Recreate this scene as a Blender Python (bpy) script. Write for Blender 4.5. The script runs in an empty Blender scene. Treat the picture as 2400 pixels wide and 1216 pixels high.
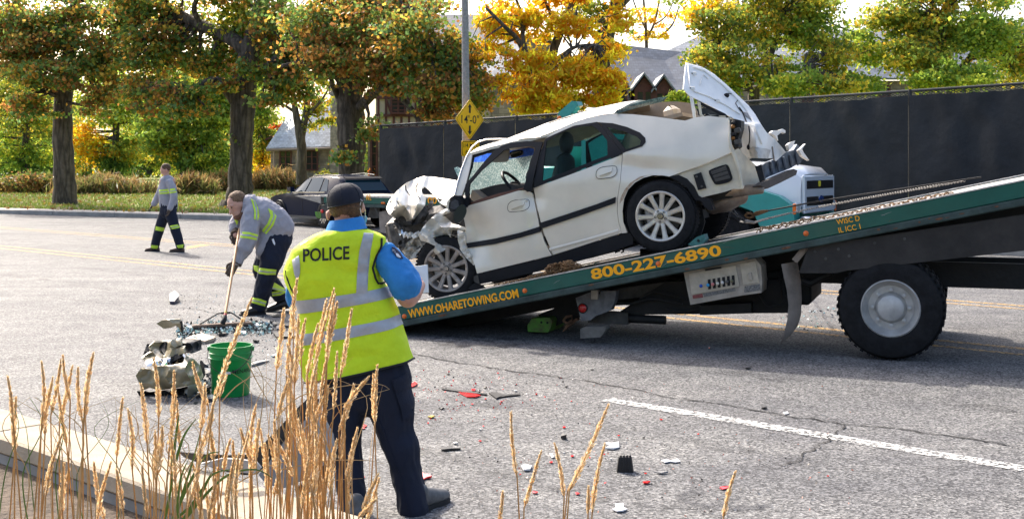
import bpy, bmesh, math, random
import numpy as np
from mathutils import Vector, Matrix, noise, geometry
from mathutils.bvhtree import BVHTree
random.seed(7); np.random.seed(7)
SC = bpy.context.scene
COL = SC.collection
R = math.radians
V = Vector
# ---------------------------------------------------------------- camera
H, F, HZ = 1.8, 2850.0, 385.0
cam = bpy.data.cameras.new('camera'); camo = bpy.data.objects.new('camera', cam); COL.objects.link(camo)
cam.sensor_width = 36.0; cam.lens = 36.0*F/2400.0
cam.shift_y = -(608.0-HZ)/2400.0
camo.location = (0, 0, H); camo.rotation_euler = (R(90), 0, 0)
cam.clip_start = 0.1; cam.clip_end = 3000
SC.camera = camo
# ---------------------------------------------------------------- light
SUN_EL, SUN_AZ = R(40), R(-32)          # azimuth from +Y towards +X
SD = V((math.sin(SUN_AZ)*math.cos(SUN_EL), math.cos(SUN_AZ)*math.cos(SUN_EL), math.sin(SUN_EL)))
world = bpy.data.worlds.new('World'); SC.world = world; world.use_nodes = True
wn = world.node_tree; wn.nodes.clear()
sky = wn.nodes.new('ShaderNodeTexSky'); sky.sky_type = 'NISHITA'; sky.sun_disc = False
sky.sun_elevation = SUN_EL; sky.sun_rotation = SUN_AZ; sky.air_density = 0.9; sky.dust_density = 5.0; sky.ozone_density = 1.0
bg = wn.nodes.new('ShaderNodeBackground'); bg.inputs[1].default_value = 0.15
wo = wn.nodes.new('ShaderNodeOutputWorld')
wn.links.new(sky.outputs[0], bg.inputs[0]); wn.links.new(bg.outputs[0], wo.inputs[0])
sl = bpy.data.lights.new('sun', 'SUN'); sl.energy = 2.3; sl.angle = R(0.7); sl.color = (1.0, 0.93, 0.82)
so = bpy.data.objects.new('sun', sl); COL.objects.link(so); so.location = (0, 0, 40)
so.rotation_euler = (-SD).to_track_quat('-Z', 'Y').to_euler()
SC.view_settings.view_transform = 'Standard'; SC.view_settings.look = 'None'
SC.view_settings.exposure = 1.42; SC.view_settings.gamma = 1.0
SC.render.engine = 'CYCLES'
SC.cycles.max_bounces = 8; SC.cycles.transparent_max_bounces = 12
# ---------------------------------------------------------------- places
CAM = V((0, 0, H))
def ray(x, y): return V(((x-1200)/F, 1.0, -(y-HZ)/F))
def P(x, y, d): return CAM + ray(x, y)*d
def G(x, y, z=0.0): return P(x, y, (H-z)*F/(y-HZ))
RD = V((0.736, -0.677, 0)); RN = V((0.677, 0.736, 0))        # along the road (towards camera right), across the road
def RP(a, n, z=0.0): return RD*a + RN*n + V((0, 0, z))
TT = V((0.9397, -0.3420, 0)); TW = V((0.3420, 0.9397, 0)); UP = V((0, 0, 1))   # tow truck frame
TO = V((3.4, 11.1, 0)) - TT*4.81
def TP(u, v, z): return TO + TT*u + TW*v + UP*z
def PL(x, y, v):
    r = ray(x, y); k = (v + (TO-CAM).dot(TW) - 0) / r.dot(TW)
    return CAM + r*k
def UZ(p): return (p-TO).dot(TT), p.z
# ---------------------------------------------------------------- materials
MATS = {}
def mat(name, col, rough=0.6, metal=0.0, var=0.0, vscale=8.0, bump=0.0, bscale=60.0, coat=0.0, col2=None, spec=0.5, detail=4.0, trans=0.0, emit=0.0, alpha=1.0, ior=1.45, rvar=0.0, bdist=0.01):
    if name in MATS: return MATS[name]
    m = bpy.data.materials.new(name); m.use_nodes = True
    nt = m.node_tree; b = nt.nodes['Principled BSDF']; N = nt.nodes.new; L = nt.links.new
    c = (*col, 1.0)
    b.inputs['Base Color'].default_value = c; b.inputs['Roughness'].default_value = rough
    b.inputs['Metallic'].default_value = metal; b.inputs['Specular IOR Level'].default_value = spec
    b.inputs['Coat Weight'].default_value = coat; b.inputs['Coat Roughness'].default_value = 0.06
    b.inputs['Transmission Weight'].default_value = trans; b.inputs['IOR'].default_value = ior
    b.inputs['Alpha'].default_value = alpha
    if emit: b.inputs['Emission Color'].default_value = c; b.inputs['Emission Strength'].default_value = emit
    tc = N('ShaderNodeTexCoord')
    if var or col2:
        n = N('ShaderNodeTexNoise'); n.inputs['Scale'].default_value = vscale; n.inputs['Detail'].default_value = detail
        n.inputs['Roughness'].default_value = 0.65
        L(tc.outputs['Object'], n.inputs['Vector'])
        rp = N('ShaderNodeValToRGB'); rp.color_ramp.elements[0].position = 0.33; rp.color_ramp.elements[1].position = 0.68
        if col2: rp.color_ramp.elements[0].color = c; rp.color_ramp.elements[1].color = (*col2, 1)
        else:
            rp.color_ramp.elements[0].color = (*[x*(1-var) for x in col], 1); rp.color_ramp.elements[1].color = (*[min(1, x*(1+var)) for x in col], 1)
        L(n.outputs['Fac'], rp.inputs['Fac']); L(rp.outputs['Color'], b.inputs['Base Color'])
        if rvar:
            mr = N('ShaderNodeMapRange'); mr.inputs['To Min'].default_value = rough-rvar; mr.inputs['To Max'].default_value = rough+rvar
            L(n.outputs['Fac'], mr.inputs['Value']); L(mr.outputs[0], b.inputs['Roughness'])
    if bump:
        n2 = N('ShaderNodeTexNoise'); n2.inputs['Scale'].default_value = bscale; n2.inputs['Detail'].default_value = 5
        L(tc.outputs['Object'], n2.inputs['Vector'])
        bp = N('ShaderNodeBump'); bp.inputs['Strength'].default_value = bump; bp.inputs['Distance'].default_value = bdist
        L(n2.outputs['Fac'], bp.inputs['Height']); L(bp.outputs['Normal'], b.inputs['Normal'])
    MATS[name] = m; return m
def leafmat(name, rough=0.6, transl=0.45):
    if name in MATS: return MATS[name]
    m = bpy.data.materials.new(name); m.use_nodes = True; nt = m.node_tree; N = nt.nodes.new; L = nt.links.new
    nt.nodes.clear()
    at = N('ShaderNodeAttribute'); at.attribute_name = 'tint'
    d = N('ShaderNodeBsdfPrincipled'); d.inputs['Roughness'].default_value = rough; d.inputs['Specular IOR Level'].default_value = 0.3
    t = N('ShaderNodeBsdfTranslucent'); mx = N('ShaderNodeMixShader'); mx.inputs[0].default_value = transl
    o = N('ShaderNodeOutputMaterial')
    L(at.outputs['Color'], d.inputs['Base Color']); L(at.outputs['Color'], t.inputs['Color'])
    L(d.outputs[0], mx.inputs[1]); L(t.outputs[0], mx.inputs[2]); L(mx.outputs[0], o.inputs['Surface'])
    MATS[name] = m; return m
# ---------------------------------------------------------------- objects
ORG = {}
def tag(o, label=None, cat=None, group=None, kind=None):
    if label: o['label'] = label
    if cat: o['category'] = cat
    if group: o['group'] = group
    if kind: o['kind'] = kind
    return o
def thing(name, label, cat, loc=(0, 0, 0), group=None):
    o = bpy.data.objects.new(name, None); COL.objects.link(o); o.location = loc; o.empty_display_size = 0.2
    ORG[o.name] = V(loc); return tag(o, label, cat, group)
def base_of(p):
    while p is not None:
        if p.name in ORG: return ORG[p.name]
        p = p.parent
    return V((0, 0, 0))
def link_mesh(name, me, m, parent):
    o = bpy.data.objects.new(name, me); COL.objects.link(o)
    if m is not None:
        for mm in (m if isinstance(m, (list, tuple)) else [m]): me.materials.append(mm)
    if parent is not None: o.parent = parent
    return o
class MB:
    def __init__(s): s.v = []; s.f = []
    def add(s, vs, fs):
        k = len(s.v); s.v += [V(p) for p in vs]; s.f += [[i+k for i in f] for f in fs]; return s
    def box(s, c, h, ax=None):
        a, b, d = ax if ax else (V((1, 0, 0)), V((0, 1, 0)), V((0, 0, 1)))
        c = V(c); vs = [c+a*(h[0]*i)+b*(h[1]*j)+d*(h[2]*k) for i in (-1, 1) for j in (-1, 1) for k in (-1, 1)]
        return s.add(vs, [(0, 1, 3, 2), (4, 6, 7, 5), (0, 4, 5, 1), (2, 3, 7, 6), (0, 2, 6, 4), (1, 5, 7, 3)])
    def cbox(s, c, h, ax=None, b=0.02):          # box with chamfered edges
        a1, a2, a3 = ax if ax else (V((1, 0, 0)), V((0, 1, 0)), V((0, 0, 1)))
        b = min(b, min(h)*0.9)
        rings = []
        for z, ins in ((-h[2], b), (-h[2]+b, 0), (h[2]-b, 0), (h[2], b)):
            x, y = h[0]-ins, h[1]-ins; q = b*0.7
            rings.append([V(c)+a1*i+a2*j+a3*z for i, j in ((-x+q, -y), (x-q, -y), (x, -y+q), (x, y-q), (x-q, y), (-x+q, y), (-x, y-q), (-x, -y+q))])
        return s.loft(rings)
    def loft(s, rings, caps=True, closed=True):
        k = len(s.v); n = len(rings[0])
        for r in rings: s.v += [V(p) for p in r]
        for i in range(len(rings)-1):
            for j in range(n if closed else n-1):
                a = k+i*n+j; b = k+i*n+(j+1) % n
                s.f.append([a, b, b+n, a+n])
        if caps and closed:
            s.f.append([k+j for j in range(n)][::-1]); s.f.append([k+(len(rings)-1)*n+j for j in range(n)])
        return s
    def tube(s, pts, r, n=8, caps=True, ref=None):
        pts = [V(p) for p in pts]; m = len(pts)
        rr = r if isinstance(r, list) else [r]*m
        rings = []; u = None
        for i, p in enumerate(pts):
            t = (pts[min(i+1, m-1)]-pts[max(i-1, 0)])
            if t.length < 1e-9: t = V((0, 0, 1))
            t.normalize()
            if u is None:
                a = ref if ref else (V((0, 0, 1)) if abs(t.z) < 0.9 else V((1, 0, 0)))
                u = a - t*a.dot(t)
            else: u = u - t*u.dot(t)
            if u.length < 1e-6: u = t.orthogonal()
            u.normalize(); w = t.cross(u)
            ri = rr[i]; r1, r2 = ri if isinstance(ri, (tuple, list)) else (ri, ri)
            rings.append([p+u*(r1*math.cos(2*math.pi*j/n))+w*(r2*math.sin(2*math.pi*j/n)) for j in range(n)])
        return s.loft(rings, caps)
    def limb(s, pts, rad, n=14, ref=None):       # tube with rounded ends and smooth interpolation
        pts = [V(p) for p in pts]; rad = [r if isinstance(r, (tuple, list)) else (r, r) for r in rad]
        P2, R2 = [], []
        m = len(pts)
        for i in range(m-1):
            p0, p1, p2, p3 = pts[max(i-1, 0)], pts[i], pts[i+1], pts[min(i+2, m-1)]
            r1, r2 = rad[i], rad[i+1]
            for k in range(5):
                t = k/5
                P2.append(0.5*((2*p1)+(p2-p0)*t+(2*p0-5*p1+4*p2-p3)*t*t+(3*p1-p0-3*p2+p3)*t**3))
                e = t*t*(3-2*t); R2.append((r1[0]+(r2[0]-r1[0])*e, r1[1]+(r2[1]-r1[1])*e))
        P2.append(pts[-1]); R2.append(rad[-1])
        d0 = (P2[0]-P2[1]).normalized(); d1 = (P2[-1]-P2[-2]).normalized()
        pre = [(P2[0]+d0*(min(R2[0])*q), (R2[0][0]*c, R2[0][1]*c)) for q, c in ((0.95, 0.3), (0.75, 0.65), (0.4, 0.92))]
        post = [(P2[-1]+d1*(min(R2[-1])*q), (R2[-1][0]*c, R2[-1][1]*c)) for q, c in ((0.4, 0.92), (0.75, 0.65), (0.95, 0.3))]
        return s.tube([a for a, _ in pre]+P2+[a for a, _ in post], [b for _, b in pre]+R2+[b for _, b in post], n, True, ref)
    def ell(s, c, r, ax=None, n=16, m=10):
        a, b, d = ax if ax else (V((1, 0, 0)), V((0, 1, 0)), V((0, 0, 1)))
        rings = []
        for i in range(m+1):
            ph = -math.pi/2+math.pi*(i+0.02*(i == 0)-0.02*(i == m))/m
            rings.append([V(c)+a*(r[0]*math.cos(ph)*math.cos(2*math.pi*j/n))+b*(r[1]*math.cos(ph)*math.sin(2*math.pi*j/n))+d*(r[2]*math.sin(ph)) for j in range(n)])
        return s.loft(rings)
    def prism(s, pts, ext):
        pts = [V(p) for p in pts]; n = len(pts); k = len(s.v); ext = V(ext)
        s.v += pts + [p+ext for p in pts]
        s.f.append([k+i for i in range(n)][::-1]); s.f.append([k+n+i for i in range(n)])
        for i in range(n): s.f.append([k+i, k+(i+1) % n, k+n+(i+1) % n, k+n+i])
        return s
    def lathe(s, c, axis, prof, n=32, u=None):
        axis = V(axis).normalized(); u = V(u) if u else axis.orthogonal(); u = (u-axis*u.dot(axis)).normalized(); w = axis.cross(u)
        rings = [[V(c)+axis*h+u*(r*math.cos(2*math.pi*j/n))+w*(r*math.sin(2*math.pi*j/n)) for j in range(n)] for r, h in prof]
        return s.loft(rings, False)
    def build(s, name, m, parent=None, smooth=35, fix=True):
        b = base_of(parent) if parent else V((0, 0, 0))
        me = bpy.data.meshes.new(name); me.from_pydata([p-b for p in s.v], [], s.f); me.update()
        if fix:
            bm = bmesh.new(); bm.from_mesh(me); bmesh.ops.recalc_face_normals(bm, faces=bm.faces); bm.to_mesh(me); bm.free()
        if smooth:
            me.polygons.foreach_set('use_smooth', [True]*len(me.polygons)); me.set_sharp_from_angle(angle=R(smooth))
        return link_mesh(name, me, m, parent)
TMP = bpy.data.scenes.new('tmp')
def evaluated_mesh(o):
    TMP.collection.objects.link(o); vl = TMP.view_layers[0]; vl.update(); dg = vl.depsgraph; dg.update()
    me = bpy.data.meshes.new_from_object(o.evaluated_get(dg)); bpy.data.objects.remove(o); return me
def blob(name, mb, m, parent, voxel=0.012, smooth=3, fn=None):   # fuse overlapping closed shapes into one continuous skin
    b = base_of(parent)
    me = bpy.data.meshes.new('t'); me.from_pydata([p-b for p in mb.v], [], mb.f)
    bm = bmesh.new(); bm.from_mesh(me); bmesh.ops.recalc_face_normals(bm, faces=bm.faces); bm.to_mesh(me); bm.free()
    o = bpy.data.objects.new('t', me)
    md = o.modifiers.new('r', 'REMESH'); md.mode = 'VOXEL'; md.voxel_size = voxel
    if smooth:
        ms = o.modifiers.new('s', 'SMOOTH'); ms.iterations = smooth; ms.factor = 0.5
    m2 = evaluated_mesh(o); m2.name = name; bpy.data.meshes.remove(me)
    if fn:
        nn = [v.normal.copy() for v in m2.vertices]; cc_ = [fn(v.co+b, n_)-b for v, n_ in zip(m2.vertices, nn)]
        m2.vertices.foreach_set('co', [q for p in cc_ for q in p]); m2.update()
    m2.materials.clear()
    m2.polygons.foreach_set('use_smooth', [True]*len(m2.polygons))
    return link_mesh(name, m2, m, parent)
def inpoly(x, y, poly):
    c = False; j = len(poly)-1
    for i in range(len(poly)):
        xi, yi = poly[i]; xj, yj = poly[j]
        if (yi > y) != (yj > y) and x < (xj-xi)*(y-yi)/(yj-yi)+xi: c = not c
        j = i
    return c
def resample(poly, step):
    out = []
    for i in range(len(poly)):
        a = V(poly[i]); b = V(poly[(i+1) % len(poly)]); k = max(1, int((b-a).length/step))
        out += [tuple(a+(b-a)*(q/k)) for q in range(k)]
    return out
def rounded(poly, it=1):            # Chaikin corner cutting
    for _ in range(it):
        q = []
        for i in range(len(poly)):
            a = V(poly[i]); b = V(poly[(i+1) % len(poly)]); q += [tuple(a*0.8+b*0.2), tuple(a*0.2+b*0.8)]
        poly = q
    return poly
def panel(name, poly, m, parent, fn, thick, step=8, rnd=0, jit=0.15, smooth=50, holes=()):
    """solid sheet: outline given in photograph pixels, each point taken to its own place by fn(x,y)->point; thick = vector"""
    poly = rounded(poly, rnd) if rnd else poly
    ol = resample(poly, step)
    xs = [p[0] for p in ol]; ys = [p[1] for p in ol]
    pts = [V(p) for p in ol]; n = len(pts)
    y = min(ys)+step*0.5; row = 0
    rs = random.Random(len(poly)*7+int(xs[0]))
    seg = [(V(ol[i]), V(ol[(i+1) % n])) for i in range(n)]
    ed = [(i, (i+1) % n) for i in range(n)]
    for hp in holes:
        hq = resample(hp, step); k0 = len(pts); pts += [V(q) for q in hq]; ed += [(k0+i, k0+(i+1) % len(hq)) for i in range(len(hq))]; seg += [(V(hq[i]), V(hq[(i+1) % len(hq)])) for i in range(len(hq))]
    while y < max(ys):
        x = min(xs)+step*(0.5 if row % 2 else 0.25)
        while x < max(xs):
            q = (x+rs.uniform(-1, 1)*step*jit, y+rs.uniform(-1, 1)*step*jit)
            if inpoly(q[0], q[1], ol):
                vq = V(q)
                if min((vq-a).length for a, _ in seg) > step*0.45 and not any(inpoly(q[0], q[1], hp) for hp in holes): pts.append(vq)
            x += step
        y += step*0.87; row += 1
    r = geometry.delaunay_2d_cdt(pts, ed, [], 1, 1e-4)
    v2, fc = r[0], [list(f) for f in r[2]]
    if holes: fc = [f for f in fc if not any(inpoly(sum(v2[i].x for i in f)/3, sum(v2[i].y for i in f)/3, hp) for hp in holes)]
    mb = MB(); front = [fn(p.x, p.y) for p in v2]; k = len(front)
    tv = thick if callable(thick) else (lambda p: thick)
    mb.v = front + [p+tv(p) for p in front]
    mb.f = fc + [[i+k for i in f][::-1] for f in fc]
    ec = {}
    for f in fc:
        for i in range(3):
            a, b = f[i], f[(i+1) % 3]; ec[(a, b)] = 1
    for (a, b) in list(ec):
        if (b, a) not in ec: mb.f.append([b, a, a+k, b+k])
    return mb.build(name, m, parent, smooth)
def text_mesh(body, offset=0.0, res=3):
    c = bpy.data.curves.new('t', 'FONT'); c.body = body; c.offset = offset; c.resolution_u = res; c.fill_mode = 'FRONT' if False else c.fill_mode
    o = bpy.data.objects.new('t', c); me = evaluated_mesh(o); bpy.data.curves.remove(c)
    return me
def lettering(name, body, fn, m, parent, offset=0.0, sub=0):
    """flat print: glyphs mapped by fn(s,t) with s,t in 0..1 over the text's box"""
    me = text_mesh(body, offset); co = np.array([v.co[:] for v in me.vertices])
    x0, y0 = co[:, 0].min(), co[:, 1].min(); w, h = np.ptp(co[:, 0]), np.ptp(co[:, 1])
    if sub:
        bm = bmesh.new(); bm.from_mesh(me); bmesh.ops.triangulate(bm, faces=bm.faces)
        bmesh.ops.subdivide_edges(bm, edges=[e for e in bm.edges if e.calc_length() > w/sub], cuts=2, use_grid_fill=False)
        bmesh.ops.triangulate(bm, faces=bm.faces); bm.to_mesh(me); bm.free()
    b = base_of(parent)
    for v in me.vertices: v.co = V(fn((v.co.x-x0)/w, (v.co.y-y0)/h))-b
    me.name = name; me.materials.clear()
    return link_mesh(name, me, m, parent)
def copy_tree(o, parent=None):
    c = o.copy(); COL.objects.link(c)
    if parent is not None: c.parent = parent
    elif o.name in ORG: ORG[c.name] = ORG[o.name].copy()
    for ch in list(o.children): copy_tree(ch, c)
    return c
def npmesh(name, verts, faces_n, m, parent=None, tint=None, smooth=False):
    """fast mesh: verts (N,3), every face has faces_n consecutive vertices; tint (faces,3)"""
    b = np.array(base_of(parent)) if parent else np.zeros(3)
    me = bpy.data.meshes.new(name); nv = len(verts); nf = nv//faces_n
    me.vertices.add(nv); me.vertices.foreach_set('co', (verts-b).astype(np.float32).ravel())
    me.loops.add(nv); me.loops.foreach_set('vertex_index', np.arange(nv, dtype=np.int32))
    me.polygons.add(nf); me.polygons.foreach_set('loop_start', np.arange(0, nv, faces_n, dtype=np.int32))
    me.polygons.foreach_set('loop_total', np.full(nf, faces_n, dtype=np.int32))
    if tint is not None:
        a = me.color_attributes.new('tint', 'FLOAT_COLOR', 'POINT')
        t = np.repeat(np.concatenate([tint, np.ones((nf, 1))], 1), faces_n, 0)
        a.data.foreach_set('color', t.astype(np.float32).ravel())
    me.update(); me.validate()
    return link_mesh(name, me, m, parent)
def leaves(centers, size, seed, elong=1.6, droop=0.3):
    """two-triangle folded leaves scattered at the given points"""
    rs = np.random.RandomState(seed); n = len(centers)
    a = rs.normal(size=(n, 3)); a[:, 2] -= droop; a /= np.linalg.norm(a, axis=1, keepdims=True)
    b = rs.normal(size=(n, 3)); b -= a*(a*b).sum(1, keepdims=True); b /= np.linalg.norm(b, axis=1, keepdims=True)
    s = size*rs.uniform(0.6, 1.3, (n, 1)); c = np.asarray(centers)
    q = np.stack([c-a*s*elong*0.5, c+b*s*0.5+a*s*0.1, c+a*s*elong*0.5, c-b*s*0.5+a*s*0.1], 1)
    return q.reshape(-1, 3)
# ================================================================ SETTING
def asphalt(name, lo, hi, dark_spot):
    m = bpy.data.materials.new(name); m.use_nodes = True; nt = m.node_tree; N = nt.nodes.new; L = nt.links.new
    b = nt.nodes['Principled BSDF']; b.inputs['Roughness'].default_value = 0.82; b.inputs['Specular IOR Level'].default_value = 0.35
    tc = N('ShaderNodeTexCoord')
    def noise_(sc, det=6, ro=0.6):
        n = N('ShaderNodeTexNoise'); n.inputs['Scale'].default_value = sc; n.inputs['Detail'].default_value = det; n.inputs['Roughness'].default_value = ro
        L(tc.outputs['Object'], n.inputs['Vector']); return n
    def ramp(src, p0, c0, p1, c1):
        r = N('ShaderNodeValToRGB'); r.color_ramp.elements[0].position = p0; r.color_ramp.elements[1].position = p1
        r.color_ramp.elements[0].color = (*c0, 1); r.color_ramp.elements[1].color = (*c1, 1); L(src, r.inputs['Fac']); return r
    def mul(a, b_, f=1.0):
        x = N('ShaderNodeMix'); x.data_type = 'RGBA'; x.blend_type = 'MULTIPLY'; x.inputs[0].default_value = f
        L(a, x.inputs[6]); L(b_, x.inputs[7]); return x.outputs[2]
    vo = N('ShaderNodeTexVoronoi'); vo.inputs['Scale'].default_value = 75; L(tc.outputs['Object'], vo.inputs['Vector'])
    sp = N('ShaderNodeSeparateColor'); L(vo.outputs['Color'], sp.inputs[0])
    r1 = N('ShaderNodeValToRGB'); e = r1.color_ramp; e.elements[0].position = 0.0; e.elements[1].position = 1.0
    e.elements[0].color = (*[c*0.3 for c in lo], 1); e.elements[1].color = (*[c*1.75 for c in hi], 1)
    for p_, c_ in ((0.25, lo), (0.7, hi)):
        q = e.elements.new(p_); q.color = (*c_, 1)
    L(sp.outputs[0], r1.inputs['Fac'])
    big = ramp(noise_(0.35, 5).outputs['Fac'], 0.3, (0.80, 0.80, 0.82), 0.7, (1.12, 1.11, 1.08))
    mid = ramp(noise_(2.6, 6).outputs['Fac'], 0.34, (0.78, 0.78, 0.8), 0.6, (1.06, 1.06, 1.05))
    st = ramp(noise_(0.9, 3).outputs['Fac'], 0.36, dark_spot, 0.46, (1, 1, 1))
    fine = ramp(noise_(190, 3).outputs['Fac'], 0.3, (0.72, 0.72, 0.73), 0.72, (1.25, 1.25, 1.24))
    # wheel-track wear lines along the road
    mp = N('ShaderNodeMapping'); mp.inputs['Rotation'].default_value = (0, 0, math.atan2(0.677, 0.736)); mp.inputs['Scale'].default_value = (0.06, 1.6, 1)
    L(tc.outputs['Object'], mp.inputs['Vector'])
    ln = N('ShaderNodeTexNoise'); ln.inputs['Scale'].default_value = 1.0; ln.inputs['Detail'].default_value = 5; L(mp.outputs[0], ln.inputs['Vector'])
    tr = ramp(ln.outputs['Fac'], 0.35, (0.82, 0.83, 0.85), 0.62, (1.07, 1.07, 1.06))
    c = mul(mul(mul(mul(mul(r1.outputs['Color'], big.outputs['Color']), mid.outputs['Color']), st.outputs['Color']), fine.outputs['Color']), tr.outputs['Color'])
    L(c, b.inputs['Base Color'])
    bp = N('ShaderNodeBump'); bp.inputs['Strength'].default_value = 0.55; bp.inputs['Distance'].default_value = 0.006
    L(vo.outputs['Distance'], bp.inputs['Height']); L(bp.outputs['Normal'], b.inputs['Normal'])
    MATS[name] = m; return m
M_ROAD = asphalt('asphalt', (0.076, 0.076, 0.079), (0.178, 0.175, 0.172), (0.86, 0.86, 0.88))
def sheet(name, pts, m, label=None, cat=None, kind='structure'):
    mb = MB(); mb.add(pts, [list(range(len(pts)))])
    o = mb.build(name, m, None, 0); return tag(o, label, cat, None, kind)
M_DIRT = mat('dirt', (0.09, 0.065, 0.045), 0.95, var=0.4, vscale=9, bump=0.8, bscale=25, bdist=0.03)
sheet('ground', [(-900, -300, -0.03), (900, -300, -0.03), (900, 1600, -0.03), (-900, 1600, -0.03)], mat('ground_turf', (0.06, 0.085, 0.03), 0.95, var=0.4, vscale=0.4))
N_NEAR, N_FAR = 3.2, 23.8
def grid_sheet(name, a0, a1, n0, n1, z, m, kind='structure'):
    mb = MB(); mb.add([RP(a0, n0, z), RP(a1, n0, z), RP(a1, n1, z), RP(a0, n1, z)], [(0, 1, 2, 3)])
    return tag(mb.build(name, m, None, 0), kind=kind)
grid_sheet('road', -140, 70, N_NEAR-0.3, 34, 0.0, M_ROAD)
# painted markings, worn
def paint(name, col, wear):
    m = mat(name, col, 0.7, var=0.12, vscale=14, bump=0.3, bscale=120)
    nt = m.node_tree; b = nt.nodes['Principled BSDF']
    n = nt.nodes.new('ShaderNodeTexNoise'); n.inputs['Scale'].default_value = 26; n.inputs['Detail'].default_value = 9; n.inputs['Roughness'].default_value = 0.72
    tc = nt.nodes.new('ShaderNodeTexCoord'); nt.links.new(tc.outputs['Object'], n.inputs['Vector'])
    r = nt.nodes.new('ShaderNodeMapRange'); r.inputs['From Min'].default_value = wear; r.inputs['From Max'].default_value = wear+0.06
    nt.links.new(n.outputs['Fac'], r.inputs['Value']); nt.links.new(r.outputs[0], b.inputs['Alpha'])
    return m
M_WHITE = paint('white_road_paint', (0.52, 0.515, 0.49), 0.455)
M_WHITEW = paint('worn_white_road_paint', (0.5, 0.5, 0.48), 0.53)
M_YEL = paint('yellow_road_paint', (0.52, 0.31, 0.09), 0.46)
def strip(name, a0, a1, n, w, m, label):
    mb = MB(); k = max(2, int(abs(a1-a0)/1.5)); rs = random.Random(int(n*100))
    L_, R_ = [], []
    for i in range(k+1):
        a = a0+(a1-a0)*i/k; L_.append(RP(a, n-w/2+rs.uniform(-.008, .008), 0.005)); R_.append(RP(a, n+w/2+rs.uniform(-.008, .008), 0.005))
    mb.v = L_+R_; mb.f = [[i, i+1, k+1+i+1, k+1+i] for i in range(k)]
    o = mb.build(name, m, None, 0); return tag(o, kind='structure')
def along(p): return p.dot(RD), p.dot(RN)
aw0, nw0 = along(G(1422, 936)); aw1, nw1 = along(G(2000, 1033))
strip('lane_line', aw0, aw0+3.6, (nw0+nw1)/2, 0.15, M_WHITE, '')
strip('lane_line', aw0-13.5, aw0-10.2, (nw0+nw1)/2, 0.13, M_WHITEW, '')
strip('yellow_line', -60, 40, 11.72, 0.11, M_YEL, ''); strip('yellow_line', -60, 40, 12.10, 0.11, M_YEL, '')
strip('yellow_line', -60, 40, 15.75, 0.11, M_YEL, ''); strip('yellow_line', -60, 40, 15.40, 0.09, M_YEL, '')
for i in range(-4, 1): strip('lane_line', i*9+3, i*9+6, 19.4, 0.11, M_WHITEW, '')
tag(MB().add([G(436, 584, .005), G(438, 577, .005), G(478, 572, .005), G(496, 574, .005)], [(0, 1, 2, 3)]).build('yellow_hatch_mark', M_YEL, None, 0), kind='structure')
# cracks in the asphalt (thin dark tar-filled ribbons)
M_TAR = mat('crack_tar', (0.014, 0.013, 0.013), 0.9, var=0.3, vscale=40)
def crack(px, w=0.02, jit=0.03, seed=1):
    rs = random.Random(seed); pts = [G(*p) for p in px]; path = []
    for a, b in zip(pts, pts[1:]):
        k = max(2, int((b-a).length/0.045))
        for i in range(k): path.append(a+(b-a)*(i/k))
    path.append(pts[-1]); mb = MB(); n = len(path); off = 0; vs = []
    for i, p in enumerate(path):
        t = (path[min(i+1, n-1)]-path[max(i-1, 0)]).normalized(); s = V((-t.y, t.x, 0)); off = off*0.8+rs.gauss(0, jit*0.4)
        ww = w*rs.uniform(0.15, 0.8); p = p+s*off+V((0, 0, 0.006)); vs += [p-s*ww/2, p+s*ww/2]
    mb.v = vs; mb.f = [[2*i, 2*i+1, 2*i+3, 2*i+2] for i in range(n-1)]
    tag(mb.build('road_crack', M_TAR, None, 0), kind='structure')
crack([(960, 829), (1060, 846), (1160, 862), (1300, 884), (1430, 904), (1560, 926), (1700, 950), (1850, 976), (1975, 993), (2100, 1004), (2390, 1050)], 0.034, 0.035, 3)
crack([(1978, 994), (1950, 1018), (1938, 1034), (1905, 1050), (1875, 1072), (1830, 1092)], 0.022, 0.05, 4)
crack([(400, 722), (440, 722), (480, 728), (520, 745), (600, 752)], 0.025, 0.04, 5)
crack([(660, 655), (640, 672), (600, 668), (540, 680)], 0.02, 0.05, 6)
crack([(120, 700), (250, 712), (400, 722)], 0.025, 0.05, 8)
crack([(430, 562), (470, 558), (520, 562)], 0.09, 0.03, 9)
crack([(2390, 700), (2200, 690), (2050, 682), (1890, 690), (1780, 700)], 0.03, 0.04, 10)
# dark patches of their own shape, broken up by noise
M_DKPATCH = mat('dark_patch', (0.045, 0.045, 0.05), 0.5, var=0.3, vscale=6)
nt = M_DKPATCH.node_tree
def dark_spot(px, seed):
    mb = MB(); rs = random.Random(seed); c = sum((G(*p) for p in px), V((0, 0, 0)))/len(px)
    mb.add([G(*p)+V((0, 0, 0.0045)) for p in rounded(px, 2)], [list(range(len(rounded(px, 2))))]); tag(mb.build('dark_patch', M_DKPATCH, None, 0), kind='structure')
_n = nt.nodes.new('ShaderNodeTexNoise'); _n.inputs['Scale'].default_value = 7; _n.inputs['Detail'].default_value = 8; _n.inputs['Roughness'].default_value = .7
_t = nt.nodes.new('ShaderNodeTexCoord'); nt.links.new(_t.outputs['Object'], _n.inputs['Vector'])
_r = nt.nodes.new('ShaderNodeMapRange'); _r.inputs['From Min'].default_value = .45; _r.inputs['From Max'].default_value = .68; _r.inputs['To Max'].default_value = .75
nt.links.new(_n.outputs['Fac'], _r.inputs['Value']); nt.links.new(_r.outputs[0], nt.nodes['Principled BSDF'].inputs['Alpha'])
dark_spot([(390, 770), (470, 750), (640, 752), (660, 775), (560, 800), (430, 812)], 1)
dark_spot([(1570, 1172), (1600, 1150), (1660, 1146), (1760, 1168), (1830, 1190), (1700, 1200)], 2)
dark_spot([(1000, 785), (1200, 790), (1240, 800), (1180, 822), (1020, 812)], 3)
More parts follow.
